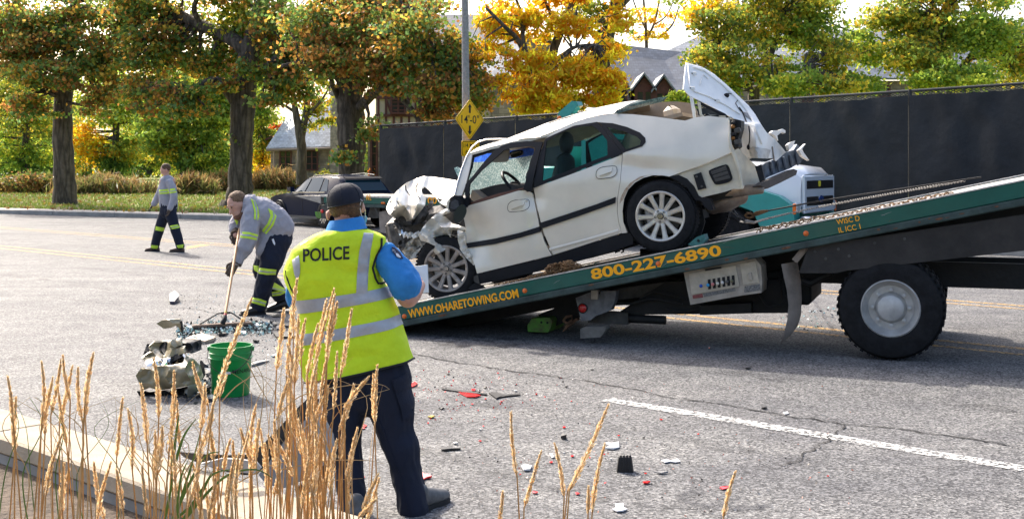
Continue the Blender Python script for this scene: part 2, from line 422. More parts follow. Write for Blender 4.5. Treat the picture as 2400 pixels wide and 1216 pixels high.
# old tyre marks, darker and of their own shape
M_TYRE = mat('tyre_mark', (.03, .03, .032), .7, var=.3, vscale=5)
nt = M_TYRE.node_tree; _n = nt.nodes.new('ShaderNodeTexNoise'); _n.inputs['Scale'].default_value = 3.5; _n.inputs['Detail'].default_value = 9; _n.inputs['Roughness'].default_value = .75
_t = nt.nodes.new('ShaderNodeTexCoord'); nt.links.new(_t.outputs['Object'], _n.inputs['Vector']); _r = nt.nodes.new('ShaderNodeMapRange'); _r.inputs['From Min'].default_value = .48; _r.inputs['From Max'].default_value = .75; _r.inputs['To Max'].default_value = .55
nt.links.new(_n.outputs['Fac'], _r.inputs['Value']); nt.links.new(_r.outputs[0], nt.nodes['Principled BSDF'].inputs['Alpha'])
for n_, a0_, a1_, w_ in ((5.2, -14, 9, .24), (6.6, -12, 8, .22), (9.0, -22, 10, .26), (10.5, -20, 6, .24), (13.2, -34, 0, .3), (18.0, -40, -6, .3), (21.4, -44, -10, .35)): strip('tyre_mark', a0_, a1_, n_, w_, M_TYRE, '')
# far kerb, pavement, lawn, path
M_CONC = mat('concrete', (0.42, 0.385, 0.33), 0.9, var=0.16, vscale=3, bump=0.35, bscale=70)
M_CONCG = mat('kerb_concrete', (0.27, 0.26, 0.24), 0.9, var=0.2, vscale=2.5, bump=0.4, bscale=60)
KD = V((.88, -.475, 0)); KN = V((.475, .88, 0)); KB = V((-3.0, 35.75, 0))      # the kerb bends where the fence begins
kb = thing('kerb', 'long pale concrete kerb along the far edge of the road', 'kerb', KB); del kb['category']; kb['kind'] = 'structure'
NB = KB.dot(RN)
for k in range(24): MB().cbox(KB-KD*(k*3.0+1.5)+KN*.11+UP*.07, (1.492, .11, .085), (KD, KN, UP), .02).build('kerbstone', M_CONCG, kb)
for k in range(14): MB().cbox(KB+RD*(k*3.0+1.5)+RN*.11+UP*.07, (1.492, .11, .085), (RD, RN, UP), .02).build('kerbstone', M_CONCG, kb)
def verge(name, o0, o1, z, m):
    L0, L1 = KB-KD*110, KB+RD*110; cn = (KN+RN).normalized()
    mb = MB(); mb.add([L0+KN*o0, KB+cn*o0, L1+RN*o0, L1+RN*o1, KB+cn*o1, L0+KN*o1], [(0, 1, 4, 5), (1, 2, 3, 4)])
    for v in mb.v: v.z = z
    return tag(mb.build(name, m, None, 0), kind='structure')
verge('pavement', .22, 1.5, .14, M_CONC)
def lawnmat():
    m = mat('lawn_grass', (0.14, 0.19, 0.035), 0.95, col2=(0.27, 0.27, 0.07), vscale=0.5, bump=1.0, bscale=14, detail=9, bdist=0.06); return m
verge('lawn', 1.5, 120, .13, lawnmat())
mb = MB()
pa = [(380, 459), (440, 453), (530, 444), (640, 436), (760, 430)]
vs = []
for x, y in pa: vs += [G(x, y-2.2, 0.15), G(x, y+2.6, 0.15)]
mb.v = vs; mb.f = [[2*i, 2*i+1, 2*i+3, 2*i+2] for i in range(len(pa)-1)]
tag(mb.build('footpath', M_CONC, None, 0), kind='structure')
# grass blades and fallen leaves on the lawn
rs = np.random.RandomState(3)
def lawn_pts(n, n0, n1, a0, a1, p=1.6):
    nn = n0+(n1-n0)*rs.rand(n)**p; aa = a0+(a1-a0)*rs.rand(n)
    return np.stack([KB.x+aa*KD.x+nn*KN.x, KB.y+aa*KD.y+nn*KN.y, np.full(n, 0.13)], 1)
c = lawn_pts(60000, 1.5, 32, -46, 3)
h = rs.uniform(0.06, 0.16, (len(c), 1)); d = rs.normal(size=(len(c), 3))*0.05; d[:, 2] = 0
w = rs.normal(size=(len(c), 3)); w[:, 2] = 0; w *= 0.02/np.linalg.norm(w, axis=1, keepdims=True)
q = np.stack([c-w, c+w, c+d+np.concatenate([np.zeros((len(c), 2)), h], 1)], 1).reshape(-1, 3)
g0 = np.array([[0.13, 0.21, 0.03], [0.2, 0.27, 0.05], [0.27, 0.28, 0.08]])
tag(npmesh('grass', q, 3, leafmat('grass_blade', 0.7, 0.3), None, g0[rs.randint(0, 3, len(c))]*rs.uniform(.7, 1.2, (len(c), 1))), kind='stuff')
c = lawn_pts(5600, .8, 36, -48, 4, 1.3); c[:, 2] += 0.05
q = leaves(c, 0.13, 5, 1.3, 0)
g0 = np.array([[0.42, 0.30, 0.15], [0.30, 0.17, 0.06], [0.48, 0.40, 0.26], [0.4, 0.26, 0.04], [0.24, 0.13, 0.05]])
tag(npmesh('fallen_leaves', q, 4, leafmat('dry_leaf', 0.7, 0.2), None, g0[rs.randint(0, 5, len(c))]), kind='stuff')
# planter in front
M_STONE = mat('planter_stone', (0.40, 0.33, 0.24), 0.92, var=0.12, vscale=6, bump=0.5, bscale=90)
pw = thing('planter_wall', 'low planter wall with pale tan stone coping along the near road edge', 'wall', RP(-4, 3.0))
a = -12.0; i = 0
while a < 8.5:
    L_ = 1.9
    MB().cbox(RP(a+L_/2, 2.99, 0.355), (L_/2-0.004, 0.17, 0.045), (RD, RN, UP), 0.012).build('coping_stone', M_STONE, pw); a += L_
MB().box(RP(-1.7, 2.98, 0.15), (10.3, 0.15, 0.158), (RD, RN, UP)).build('wall_base', M_CONCG, pw)
tag(MB().add([RP(-14, -9, 0.26), RP(10, -9, 0.26), RP(10, 2.84, 0.26), RP(-14, 2.84, 0.26)], [(0, 1, 2, 3)]).build('planter_soil', M_DIRT, None, 0), kind='structure')
# ================================================================ TREES AND BUILDINGS
def barkmat(name, c, c2):
    m = mat(name, c, 0.95, col2=c2, vscale=3.5, detail=8)
    nt = m.node_tree; N = nt.nodes.new; L = nt.links.new
    tc = N('ShaderNodeTexCoord'); mp = N('ShaderNodeMapping'); mp.inputs['Scale'].default_value = (9, 9, 1.3); L(tc.outputs['Object'], mp.inputs['Vector'])
    v = N('ShaderNodeTexVoronoi'); v.feature = 'DISTANCE_TO_EDGE'; v.inputs['Scale'].default_value = 1.0
    n = N('ShaderNodeTexNoise'); n.inputs['Scale'].default_value = 2; n.inputs['Detail'].default_value = 6; L(mp.outputs[0], n.inputs['Vector'])
    ad = N('ShaderNodeMix'); ad.data_type = 'RGBA'; ad.inputs[0].default_value = 0.45; L(mp.outputs[0], ad.inputs[6]); L(n.outputs['Color'], ad.inputs[7]); L(ad.outputs[2], v.inputs['Vector'])
    bp = N('ShaderNodeBump'); bp.inputs['Strength'].default_value = 1.0; bp.inputs['Distance'].default_value = 0.09
    L(v.outputs['Distance'], bp.inputs['Height']); L(bp.outputs['Normal'], nt.nodes['Principled BSDF'].inputs['Normal'])
    rp = N('ShaderNodeMapRange'); rp.inputs['From Max'].default_value = 0.22; rp.inputs['To Min'].default_value = 0.4; L(v.outputs['Distance'], rp.inputs['Value'])
    mu = N('ShaderNodeMix'); mu.data_type = 'RGBA'; mu.blend_type = 'MULTIPLY'; mu.inputs[0].default_value = 1
    src = nt.nodes['Principled BSDF'].inputs['Base Color'].links[0].from_socket
    L(src, mu.inputs[6]); L(rp.outputs[0], mu.inputs[7]); L(mu.outputs[2], nt.nodes['Principled BSDF'].inputs['Base Color'])
    return m
M_BARK = barkmat('oak_bark', (0.085, 0.065, 0.05), (0.16, 0.13, 0.105))
M_BARKG = barkmat('grey_bark', (0.09, 0.075, 0.06), (0.15, 0.13, 0.11))
M_LEAF = leafmat('tree_leaf', 0.5, 0.6)
PAL = {
 'oak': [(.07, .12, .025), (.10, .16, .03), (.17, .19, .03), (.32, .17, .03), (.22, .10, .03), (.40, .25, .04), (.12, .17, .05), (.08, .14, .045)],
 'oakrust': [(.26, .12, .03), (.34, .16, .035), (.19, .09, .03), (.15, .16, .03), (.09, .14, .03), (.42, .23, .05), (.09, .13, .04), (.12, .17, .035)],
 'yellow': [(.64, .31, .012), (.58, .24, .010), (.68, .38, .02), (.50, .18, .010), (.46, .30, .02)],
 'green': [(.13, .20, .03), (.18, .25, .035), (.26, .30, .04), (.10, .16, .03), (.36, .33, .04)],
 'ygreen': [(.12, .17, .025), (.17, .21, .03), (.25, .25, .03), (.38, .30, .03), (.09, .13, .025), (.42, .25, .03)],
 'red': [(.5, .11, .02), (.6, .2, .02), (.42, .07, .02)],
 'shrub': [(.10, .15, .03), (.16, .18, .04), (.30, .17, .05), (.24, .12, .05), (.30, .22, .06)],
 'rust': [(.30, .19, .07), (.22, .13, .05), (.36, .26, .12), (.15, .17, .045), (.20, .20, .06)],
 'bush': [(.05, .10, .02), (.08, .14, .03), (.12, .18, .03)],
}
def tree(name, label, group, d, limbs, clusters, leaf, pal, bark, seed, twigs=3, elong=1.6, droop=0.3, base=None):
    """limbs: [(px,py,radius_px[,dd]) ...] polylines; clusters: (px,py,rx,ry,n[,pal][,dd][,depth])"""
    rs = np.random.RandomState(seed); rr = random.Random(seed); s = F/d
    b0 = base if base else P(limbs[0][0][0], limbs[0][0][1], d); b0 = V((b0.x, b0.y, 0.1))
    t = thing(name, label, 'tree', b0, group)
    mb = MB(); nodes = []
    for li in limbs:
        pts = [P(q[0], q[1], d+(q[3] if len(q) > 3 else 0)) for q in li]; rad = [q[2]/s for q in li]
        pp, rd = [], []
        for i in range(len(pts)-1):
            for k in range(4):
                f = k/4; p0, p1, p2, p3 = pts[max(i-1, 0)], pts[i], pts[i+1], pts[min(i+2, len(pts)-1)]
                p = 0.5*((2*p1)+(p2-p0)*f+(2*p0-5*p1+4*p2-p3)*f*f+(3*p1-p0-3*p2+p3)*f**3)
                r = rad[i]+(rad[i+1]-rad[i])*f; pp.append(p+V((rr.gauss(0, r*.035), rr.gauss(0, r*.035), 0))); rd.append(r*rr.uniform(.96, 1.04))
        pp.append(pts[-1]); rd.append(rad[-1]); mb.tube(pp, rd, 10 if rd[0] < .2 else 18)
        nodes += [(p, r) for p, r in zip(pp, rd) if r < 22/s or len(limbs) < 3]
    if not nodes: nodes = [(P(limbs[0][-1][0], limbs[0][-1][1], d), 0.1)]
    cen, tin = [], []
    for cl in clusters:
        px, py, rx, ry, n = cl[:5]; pl = cl[5] if len(cl) > 5 and cl[5] else pal; dd = cl[6] if len(cl) > 6 else 0; dep = cl[7] if len(cl) > 7 else (rx+ry)/2*0.9
        c0 = P(px, py, d+dd); A = np.array([rx/s, dep/s, ry/s])
        # sub-clumps give light and dark masses with gaps
        n = int(n*1.9); ns = max(4, int(n/85)); u = rs.normal(size=(ns, 3)); u /= np.linalg.norm(u, axis=1, keepdims=True); u *= rs.rand(ns, 1)**0.45*np.where(rs.rand(ns, 1) < .22, rs.uniform(.95, 1.5, (ns, 1)), .88)
        sub = np.array(c0)+u*A
        for k in range(ns):
            m_ = int(n/ns*rs.uniform(.6, 1.4)); rad = (min(A)*rs.uniform(.08, .17)+leaf*.45)*rs.uniform(.6, 1.6, 3)*[1.25, 1, .55]
            w = rs.normal(size=(m_, 3))*rad; w[:, 2] -= .12*np.hypot(w[:, 0], w[:, 1])
            cen.append(sub[k]+w)
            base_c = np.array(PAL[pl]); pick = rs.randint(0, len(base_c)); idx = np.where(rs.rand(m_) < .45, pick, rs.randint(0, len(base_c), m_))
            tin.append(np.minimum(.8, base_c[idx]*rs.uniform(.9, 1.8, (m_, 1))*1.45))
            if twigs and k % 2 == 0:
                sp = V(sub[k]); q, r0 = min(nodes, key=lambda nd: (nd[0]-sp).length)
                if (q-sp).length < 5.0:
                    md = (q+sp)/2+V((rr.gauss(0, .15), rr.gauss(0, .15), rr.uniform(-.1, .3))); r0 = min(r0*.5, .09)+.01
                    mb.tube([q, q.lerp(md, .6), md, md.lerp(sp, .6), sp], [r0, r0*.7, r0*.55, r0*.35, .008], 5)
    mb.build('trunk', bark, t, 60, False)
    if cen:
        cen = np.concatenate(cen); tin = np.concatenate(tin)
        tag(npmesh('crown', leaves(cen, leaf*.46, seed, elong, droop), 4, M_LEAF, t, tin), kind='stuff')
    return t
# --- big oak on the left
tree('oak_tree', 'big oak with thick dark ridged trunk behind the bending sweeper', 'large oaks on the lawn', 47,
 [[(561, 497, 50), (561, 487, 40), (562, 470, 33), (562, 440, 29), (564, 380, 27), (567, 300, 27), (570, 230, 30), (575, 170, 27), (590, 100, 22), (610, 20, 18), (620, -80, 15)],
  [(560, 240, 20), (530, 205, 16), (500, 192, 12, -.5), (470, 200, 8, -1), (440, 215, 5, -1.4)],
  [(585, 130, 20), (555, 100, 17), (520, 80, 15, .5), (470, 60, 14, 1), (420, 35, 13, 1.5), (380, 10, 12, 2), (300, -40, 10, 2.5)],
  [(575, 190, 14), (620, 160, 9, -1), (665, 120, 7, -1.5), (700, 80, 5, -2)],
  [(470, 60, 8, 1), (455, 20, 6, .5), (470, -20, 5, 0)], [(600, 60, 12), (650, 20, 8), (700, -30, 6)], [(567, 330, 5), (545, 318, 4, -.6)]],
 [(430, 125, 60, 60, 1000, 'oak', 1.5), (500, 145, 60, 42, 900, 'oak', 1.2), (450, 232, 56, 24, 420, 'oak', -1.2), (490, 262, 30, 14, 110, 'oak', -1.4), (430, 265, 26, 16, 110, 'oak', -1.2), (640, 235, 30, 20, 160, 'oak', -1.8), (690, 205, 50, 30, 380, 'oak', -1), (390, 225, 50, 34, 420, 'oak', -1), (340, 255, 40, 18, 160, 'oak', -1), (520, 200, 40, 16, 260, 'oak', -1), (610, 120, 66, 60, 1300, 'oak', 1.2), (560, 160, 30, 24, 260, 'oak', -1.5), (560, 50, 90, 60, 1700, 'ygreen', 1), (660, 60, 70, 80, 1700, 'oak', -1), (440, 50, 60, 50, 500, 'oak', 2), (650, 185, 46, 34, 600, 'oak', -1.5), (520, -30, 120, 50, 1500), (680, 150, 40, 40, 800, 'oak', -1), (350, 110, 80, 80, 1700, 'oak', 1), (330, 0, 90, 60, 1400, 'oak', 1), (552, 330, 10, 12, 60), (340, 200, 60, 40, 700, 'oak', 0)],
 0.30, 'oak', M_BARK, 11, elong=1.25)
# --- second oak, rust foliage
tree('oak_tree', 'big oak with rusty crown and lumpy trunk standing behind the dark car', 'large oaks on the lawn', 44,
 [[(826, 490, 48), (826, 478, 40), (826, 450, 34), (824, 400, 31), (823, 330, 33), (822, 270, 32), (818, 220, 30), (815, 190, 27), (820, 120, 22), (835, 40, 17), (850, -60, 14)],
  [(830, 230, 18), (850, 170, 15), (880, 110, 11, -1), (920, 60, 8, -1.5), (960, 20, 6, -2)],
  [(812, 200, 16), (780, 165, 11, -1), (745, 150, 8, -1.5), (700, 150, 6, -2), (660, 155, 4, -2.4)],
  [(835, 260, 12), (880, 215, 11, -1.5), (905, 200, 10, -2), (930, 220, 9, -2.3), (955, 245, 7, -2.6), (985, 285, 5, -2.8)],
  [(905, 200, 7, -2), (960, 150, 6, -2.6), (1010, 130, 5, -3), (1050, 120, 4, -3)],
  [(800, 240, 8), (780, 200, 6, -.5), (772, 170, 4, -1)], [(835, 60, 12), (780, 10, 8), (740, -40, 6)], [(815, 340, 5), (795, 345, 3, -1)]],
 [(790, 105, 80, 60, 1900, 'oakrust', -1.5), (900, 65, 90, 70, 2000, 'oakrust', -1.5), (890, 150, 70, 44, 1300, 'oakrust', -2.4), (980, 120, 70, 90, 2200, 'oak', -3), (1020, 205, 50, 45, 1000, 'oakrust', -3.4), (1060, 150, 60, 80, 1700, 'oak', -3), (760, 150, 60, 45, 1200, 'oakrust', -2.5), (840, 10, 120, 60, 2200, 'oakrust', 0), (960, 10, 90, 60, 1700, 'oak', 0), (1090, 225, 50, 38, 900, 'oakrust', -3.2), (735, 60, 60, 70, 1300, 'oak', -1), (1110, 240, 35, 28, 350, 'ygreen', -3.2), (930, 215, 24, 14, 140, 'oakrust', -3), (805, 365, 18, 22, 160, 'oak', -1.5), (870, 300, 20, 40, 180, 'oak', -1.5), (1110, 170, 36, 60, 500, 'oak', -2.5), (1020, 265, 40, 18, 380, 'oakrust', -3.2)],
 0.27, 'oakrust', M_BARK, 12, elong=1.25)
# --- slender forked tree between them
tree('slender_tree', 'slender forked tree before the pale slate-roofed cottage', None, 62,
 [[(708, 430, 15), (706, 400, 12), (707, 350, 11), (704, 320, 11), (694, 270, 8), (686, 220, 6), (672, 170, 5), (665, 130, 4)],
  [(706, 325, 9), (716, 270, 8), (722, 220, 6), (720, 160, 5), (722, 100, 4)], [(716, 275, 4), (750, 240, 3, -1), (775, 200, 2, -1)], [(694, 265, 4), (660, 245, 3), (640, 255, 2)], [(690, 240, 3), (650, 215, 2), (630, 200, 1.5)]],
 [(735, 250, 36, 26, 420, 'ygreen'), (700, 180, 40, 40, 520, 'oak'), (745, 285, 36, 14, 200, 'ygreen'), (660, 235, 26, 26, 180, 'ygreen'), (720, 120, 40, 40, 500, 'oak'), (760, 190, 26, 36, 300, 'ygreen')],
 0.26, 'ygreen', M_BARKG, 13)
# --- bright background trees on the left
tree('maple_tree', 'bright yellow-green tree at the far left behind the striding worker', None, 80,
 [[(432, 425, 11), (431, 370, 9), (432, 330, 8), (425, 290, 6), (415, 240, 5), (410, 190, 4)], [(433, 350, 6), (470, 325, 5), (500, 300, 3.5), (530, 270, 2.5)], [(428, 300, 5), (440, 250, 4), (450, 210, 3)]],
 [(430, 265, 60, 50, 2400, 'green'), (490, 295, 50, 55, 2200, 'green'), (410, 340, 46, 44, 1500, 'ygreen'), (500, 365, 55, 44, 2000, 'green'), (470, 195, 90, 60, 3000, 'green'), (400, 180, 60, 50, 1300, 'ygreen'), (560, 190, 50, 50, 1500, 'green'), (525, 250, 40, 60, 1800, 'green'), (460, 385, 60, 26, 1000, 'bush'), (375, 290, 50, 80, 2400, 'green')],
 0.34, 'green', M_BARKG, 14)
tree('maple_tree', 'golden-green tree showing to the right of the left oak trunk', None, 95,
 [[(612, 420, 8), (612, 340, 7), (610, 260, 6), (612, 190, 4)]],
 [(608, 260, 34, 60, 1800, 'green'), (616, 330, 28, 44, 1100, 'ygreen'), (598, 190, 50, 50, 1700, 'green'), (610, 380, 24, 26, 500, 'yellow'), (620, 120, 50, 40, 900, 'green')], 0.34, 'green', M_BARKG, 15)
tree('red_maple', 'small scarlet maple beside the pale slate-roofed cottage', None, 110,
 [[(646, 400, 5), (646, 330, 4), (647, 270, 3)]], [(646, 300, 18, 26, 420, 'red'), (640, 280, 12, 16, 160, 'red')], 0.3, 'red', M_BARKG, 16)
# --- golden locusts behind the fence
tree('locust_tree', 'golden orange locust with dark forking limbs behind the height sign', None, 43,
 [[(1282, 330, 20), (1283, 270, 17), (1286, 200, 15), (1290, 150, 14), (1300, 110, 11), (1320, 60, 9), (1340, 10, 7), (1360, -50, 5)],
  [(1284, 180, 12), (1262, 160, 9), (1235, 130, 7, -1), (1210, 90, 6, -1.4), (1180, 60, 4, -2), (1140, 20, 3, -2)], [(1240, 140, 6, -1), (1225, 90, 5, -.8), (1228, 50, 4), (1210, 0, 3)], [(1292, 150, 9), (1320, 130, 6, -1), (1350, 110, 4, -1.5), (1400, 105, 3, -2)], [(1320, 60, 5), (1290, 30, 4), (1270, -20, 3)]],
 [(1240, 55, 80, 45, 1100, 'yellow', 0), (1150, 50, 50, 50, 500, 'yellow', -1), (1330, 60, 60, 40, 500, 'yellow', -1), (1235, 150, 70, 40, 900, 'yellow', -2), (1275, 215, 60, 40, 1100, 'yellow', -2.5), (1200, 225, 26, 16, 120, 'yellow', -2), (1350, 170, 50, 40, 900, 'yellow', -2), (1410, 190, 45, 45, 1100, 'yellow', -2.4), (1400, 130, 50, 30, 500, 'yellow', -1), (1130, 110, 40, 40, 260, 'yellow', -1), (1300, -20, 120, 40, 1000, 'yellow', 0), (1320, 240, 40, 24, 600, 'ygreen', -2), (1420, 235, 36, 20, 400, 'yellow', -2), (1235, 250, 30, 14, 200, 'yellow', -2.4)],
 0.2, 'yellow', M_BARKG, 17, elong=2.6, droop=.6)
tree('locust_tree', 'second golden locust whose thick leaning trunk rises above the car roof', None, 50,
 [[(1395, 330, 22), (1400, 260, 20), (1408, 180, 18), (1418, 110, 17), (1430, 60, 16), (1445, 0, 14), (1455, -60, 12)], [(1420, 110, 8), (1380, 70, 6, -1), (1350, 30, 4, -1)], [(1440, 30, 8), (1490, -20, 6)]],
 [(1445, 40, 24, 60, 500, 'yellow', -1.5), (1400, 30, 40, 40, 450, 'ygreen', 0), (1350, 20, 40, 40, 300, 'ygreen', 0), (1470, 60, 30, 40, 160, 'ygreen', 1), (1430, -40, 80, 30, 600, 'yellow', 0), (1440, 110, 30, 24, 240, 'yellow', -1.5)],
 0.2, 'yellow', M_BARKG, 18, elong=2.6, droop=.6)
tree('bare_tree', 'thin nearly bare orange-leaved tree above the slate roof ridge', None, 85,
 [[(1516, 180, 5), (1515, 100, 4), (1512, 40, 3), (1505, -30, 2)], [(1516, 95, 3), (1535, 50, 2.5), (1545, 0, 2)], [(1514, 70, 2.5), (1495, 30, 2), (1480, -10, 1.5)], [(1530, 60, 2), (1560, 40, 1.5), (1580, 0, 1.2)], [(1540, 92, 3), (1575, 60, 2), (1590, 20, 1.5)]],
 [(1515, 30, 50, 40, 260, 'yellow'), (1560, 50, 40, 40, 220, 'yellow'), (1545, 85, 40, 12, 160, 'yellow'), (1500, 80, 24, 20, 90, 'yellow')], 0.26, 'yellow', M_BARKG, 19, elong=2)
# --- green-gold tree on the right behind the trunk lid
tree('elm_tree', 'wide green-gold tree over the fence behind the raised trunk lid', None, 40,
 [[(1762, 340, 18), (1764, 270, 15), (1768, 215, 14), (1780, 180, 11), (1800, 140, 8), (1820, 90, 6), (1830, 30, 4)], [(1766, 215, 10), (1735, 190, 8), (1710, 160, 6, -1), (1690, 110, 4, -1)], [(1775, 195, 8), (1810, 175, 6, -1), (1850, 160, 5, -1.5), (1880, 165, 3, -1.6)], [(1790, 160, 6), (1795, 100, 5), (1785, 50, 4)], [(1768, 205, 7), (1800, 195, 6, -2), (1850, 185, 4, -2.4)], [(1745, 195, 5), (1750, 130, 4, 1), (1740, 60, 3)]],
 [(1700, 60, 80, 60, 1500, 'ygreen', -1), (1790, 50, 90, 60, 1800, 'ygreen', 0), (1880, 70, 80, 60, 1700, 'green', 0), (1950, 130, 60, 60, 1400, 'ygreen', -1), (1660, 130, 60, 40, 1000, 'ygreen', -2), (1760, 150, 90, 40, 1100, 'ygreen', -2), (1860, 190, 90, 34, 1400, 'green', -2.5), (1690, 205, 50, 20, 500, 'green', -2), (1960, 200, 50, 22, 700, 'ygreen', -2.5), (1780, -20, 150, 40, 1800, 'ygreen', 0), (1640, 30, 50, 50, 500, 'yellow', -.5), (1900, 20, 80, 40, 1000, 'ygreen', 0), (2030, 110, 50, 60, 1000, 'green', 0), (2020, 200, 50, 24, 600, 'green', -1.5), (1590, 225, 28, 14, 260, 'green', -1.5), (1700, 165, 60, 28, 500, 'ygreen', -2.5)],
 0.2, 'ygreen', M_BARKG, 20, elong=1.5)
# --- beyond the photograph's edges the park goes on
tree('oak_tree', 'oak at the far left whose trunk stands left of the striding worker', 'large oaks on the lawn', 50,
 [[(151, 497, 38), (151, 486, 32), (152, 465, 27), (150, 400, 24), (146, 310, 22), (150, 220, 20), (160, 140, 16), (170, 60, 12), (180, -40, 10)], [(150, 240, 12), (110, 190, 9), (60, 150, 7), (10, 120, 5)], [(155, 200, 12), (210, 150, 9), (260, 110, 7)]],
 [(150, 60, 120, 80, 3000, 'oak'), (60, 120, 70, 60, 1800, 'oakrust', -1), (240, 130, 70, 60, 1700, 'oak', -1), (20, 40, 80, 80, 1800, 'oak'), (130, 180, 80, 40, 1200, 'oak', -2), (60, 225, 60, 26, 500, 'oak', -1.5), (250, 215, 50, 26, 450, 'oakrust', -1.5), (90, 265, 50, 16, 170, 'oak', -1.5), (220, 255, 40, 16, 150, 'oak', -1.5), (280, 40, 60, 60, 1200, 'oak')],
 0.30, 'oak', M_BARK, 21, elong=1.25)
tree('maple_tree', 'yellow-green maple left of the worker at the far edge of the lawn', None, 85,
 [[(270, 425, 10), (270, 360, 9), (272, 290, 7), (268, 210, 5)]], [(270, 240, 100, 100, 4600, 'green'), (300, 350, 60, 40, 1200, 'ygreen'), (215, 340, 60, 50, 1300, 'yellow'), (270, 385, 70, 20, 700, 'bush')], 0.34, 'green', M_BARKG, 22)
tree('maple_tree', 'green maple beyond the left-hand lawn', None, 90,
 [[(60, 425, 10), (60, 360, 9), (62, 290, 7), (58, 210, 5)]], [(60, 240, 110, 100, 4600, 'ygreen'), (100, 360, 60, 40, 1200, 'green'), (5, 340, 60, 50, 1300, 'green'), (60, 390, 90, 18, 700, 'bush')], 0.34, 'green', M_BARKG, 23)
tree('elm_tree', 'green elm over the fence at the right-hand end', None, 40,
 [[(2230, 340, 18), (2228, 260, 15), (2226, 190, 13), (2215, 110, 9), (2200, 40, 6)], [(2226, 190, 9), (2270, 140, 7), (2310, 90, 5)]],
 [(2200, 60, 100, 70, 2400, 'ygreen'), (2300, 80, 90, 70, 2200, 'green', -1), (2130, 130, 70, 60, 1600, 'ygreen', -1), (2240, 180, 100, 36, 1800, 'green', -2), (2380, 120, 70, 80, 1800, 'ygreen'), (2250, -20, 160, 40, 1800, 'ygreen'), (2100, 30, 60, 60, 1200, 'ygreen')],
 0.22, 'ygreen', M_BARKG, 24, elong=1.5)
for (px, w, h, pal_, lab) in ((120, 130, 130, 'ygreen', 'broad green tree far behind the left-hand lawn'), (350, 110, 150, 'green', 'tall bright green tree far behind the striding worker'), (545, 90, 130, 'ygreen', 'dense green tree filling the gap left of the big oak trunk'), (-20, 110, 130, 'green', 'green tree at the farthest left of the park')):
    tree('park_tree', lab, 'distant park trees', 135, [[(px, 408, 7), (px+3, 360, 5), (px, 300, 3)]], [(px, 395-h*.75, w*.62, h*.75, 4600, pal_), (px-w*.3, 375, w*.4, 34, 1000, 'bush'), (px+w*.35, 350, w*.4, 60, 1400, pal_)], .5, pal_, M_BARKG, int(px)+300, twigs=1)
rs_ = np.random.RandomState(77); n_ = 9000; c_ = np.stack([rs_.uniform(-75, 8, n_), rs_.uniform(150, 165, n_), rs_.rand(n_)**.8*5.5], 1); c_[:, 2] *= .6+.4*np.sin(c_[:, 0]*.6)**2
tag(npmesh('undergrowth', leaves(c_, .6, 5), 4, M_LEAF, None, np.array(PAL['ygreen']+PAL['bush'])[rs_.randint(0, 9, n_)]), kind='stuff')
# --- shrubs and ornamental grasses by the cottage
def shrub(name, label, group, px, py, d, w, h, n, pal, leaf, seed, cat='shrub', elong=1.6, up=False, stems=7):
    s = F/d; b = P(px, py, d); b = V((b.x, b.y, 0.13)); t = thing(name, label, cat, b, group)
    rs = np.random.RandomState(seed); rr = random.Random(seed); mb = MB()
    W, Hh = w/s, h/s
    for k in range(stems):
        x = rr.uniform(-1, 1)*W*.6; mb.tube([b+V((x*.3, rr.uniform(-.2, .2), 0)), b+V((x*.8, rr.uniform(-.4, .4), Hh*.5)), b+V((x*1.3, rr.uniform(-.5, .5), Hh*.9))], [.03, .02, .008], 5)
    mb.build('stems', M_BARKG, t)
    ns = max(6, n//70); cen, tin = [], []
    for k in range(ns):
        c = np.array(b)+np.array([rs.uniform(-1, 1)*W, rs.uniform(-1, 1)*min(W, 2.0)*.6, 0]); c[2] += Hh*rs.uniform(.15, 1)*math.sqrt(max(.05, 1-((c[0]-b.x)/W)**2*.7))
        m_ = n//ns; m_ = int(m_*2.2); q = rs.normal(size=(m_, 3))*[W*.16, .3, Hh*.16 if not up else Hh*.25]; cen.append(c+q)
        bc = np.array(PAL[pal]); tin.append(bc[np.where(rs.rand(m_) < .5, rs.randint(0, len(bc)), rs.randint(0, len(bc), m_))]*rs.uniform(.7, 1.25, (m_, 1)))
    cen = np.concatenate(cen); cen[:, 2] = np.maximum(cen[:, 2], .16)
    tag(npmesh('crown' if not up else 'foliage', leaves(cen, leaf*(.32 if up else .6), seed, elong*(3 if up else 1), -1.5 if up else .2), 4, M_LEAF, t, np.concatenate(tin)), kind='stuff')
    return t
shrub('ornamental_grass', 'rust-red ornamental grass bed in front of the cottage wall', None, 648, 437, 78, 50, 34, 2600, 'rust', .2, 31, 'grass bed', 4, True)
shrub('ornamental_grass', 'tawny grass bed at the lawn edge under the far left maple', None, 445, 452, 66, 50, 30, 2200, 'rust', .2, 32, 'grass bed', 4, True)
shrub('ornamental_grass', 'mixed green and rust planting left of the big oak trunk', None, 510, 440, 74, 36, 34, 1800, 'shrub', .2, 33, 'grass bed', 2.5, True)
shrub('shrub', 'olive-gold shrub between the slender tree and the second oak', None, 765, 432, 72, 36, 42, 1900, 'ygreen', .17, 34)
shrub('shrub', 'dark green shrub in the gap between the second oak and the fence end', None, 882, 448, 52, 22, 40, 1300, 'bush', .15, 35)
shrub('shrub', 'small flame-coloured shrub at the base of the cottage corner', None, 612, 420, 92, 22, 40, 700, 'yellow', .22, 36)
shrub('shrub', 'red-leaved climber on the wall behind the second oak', None, 872, 420, 60, 9, 80, 420, 'red', .15, 37, 'climber')
shrub('ornamental_grass', 'tawny grass bed at the left end of the lawn', None, 250, 450, 68, 90, 28, 2600, 'rust', .2, 38, 'grass bed', 4, True)
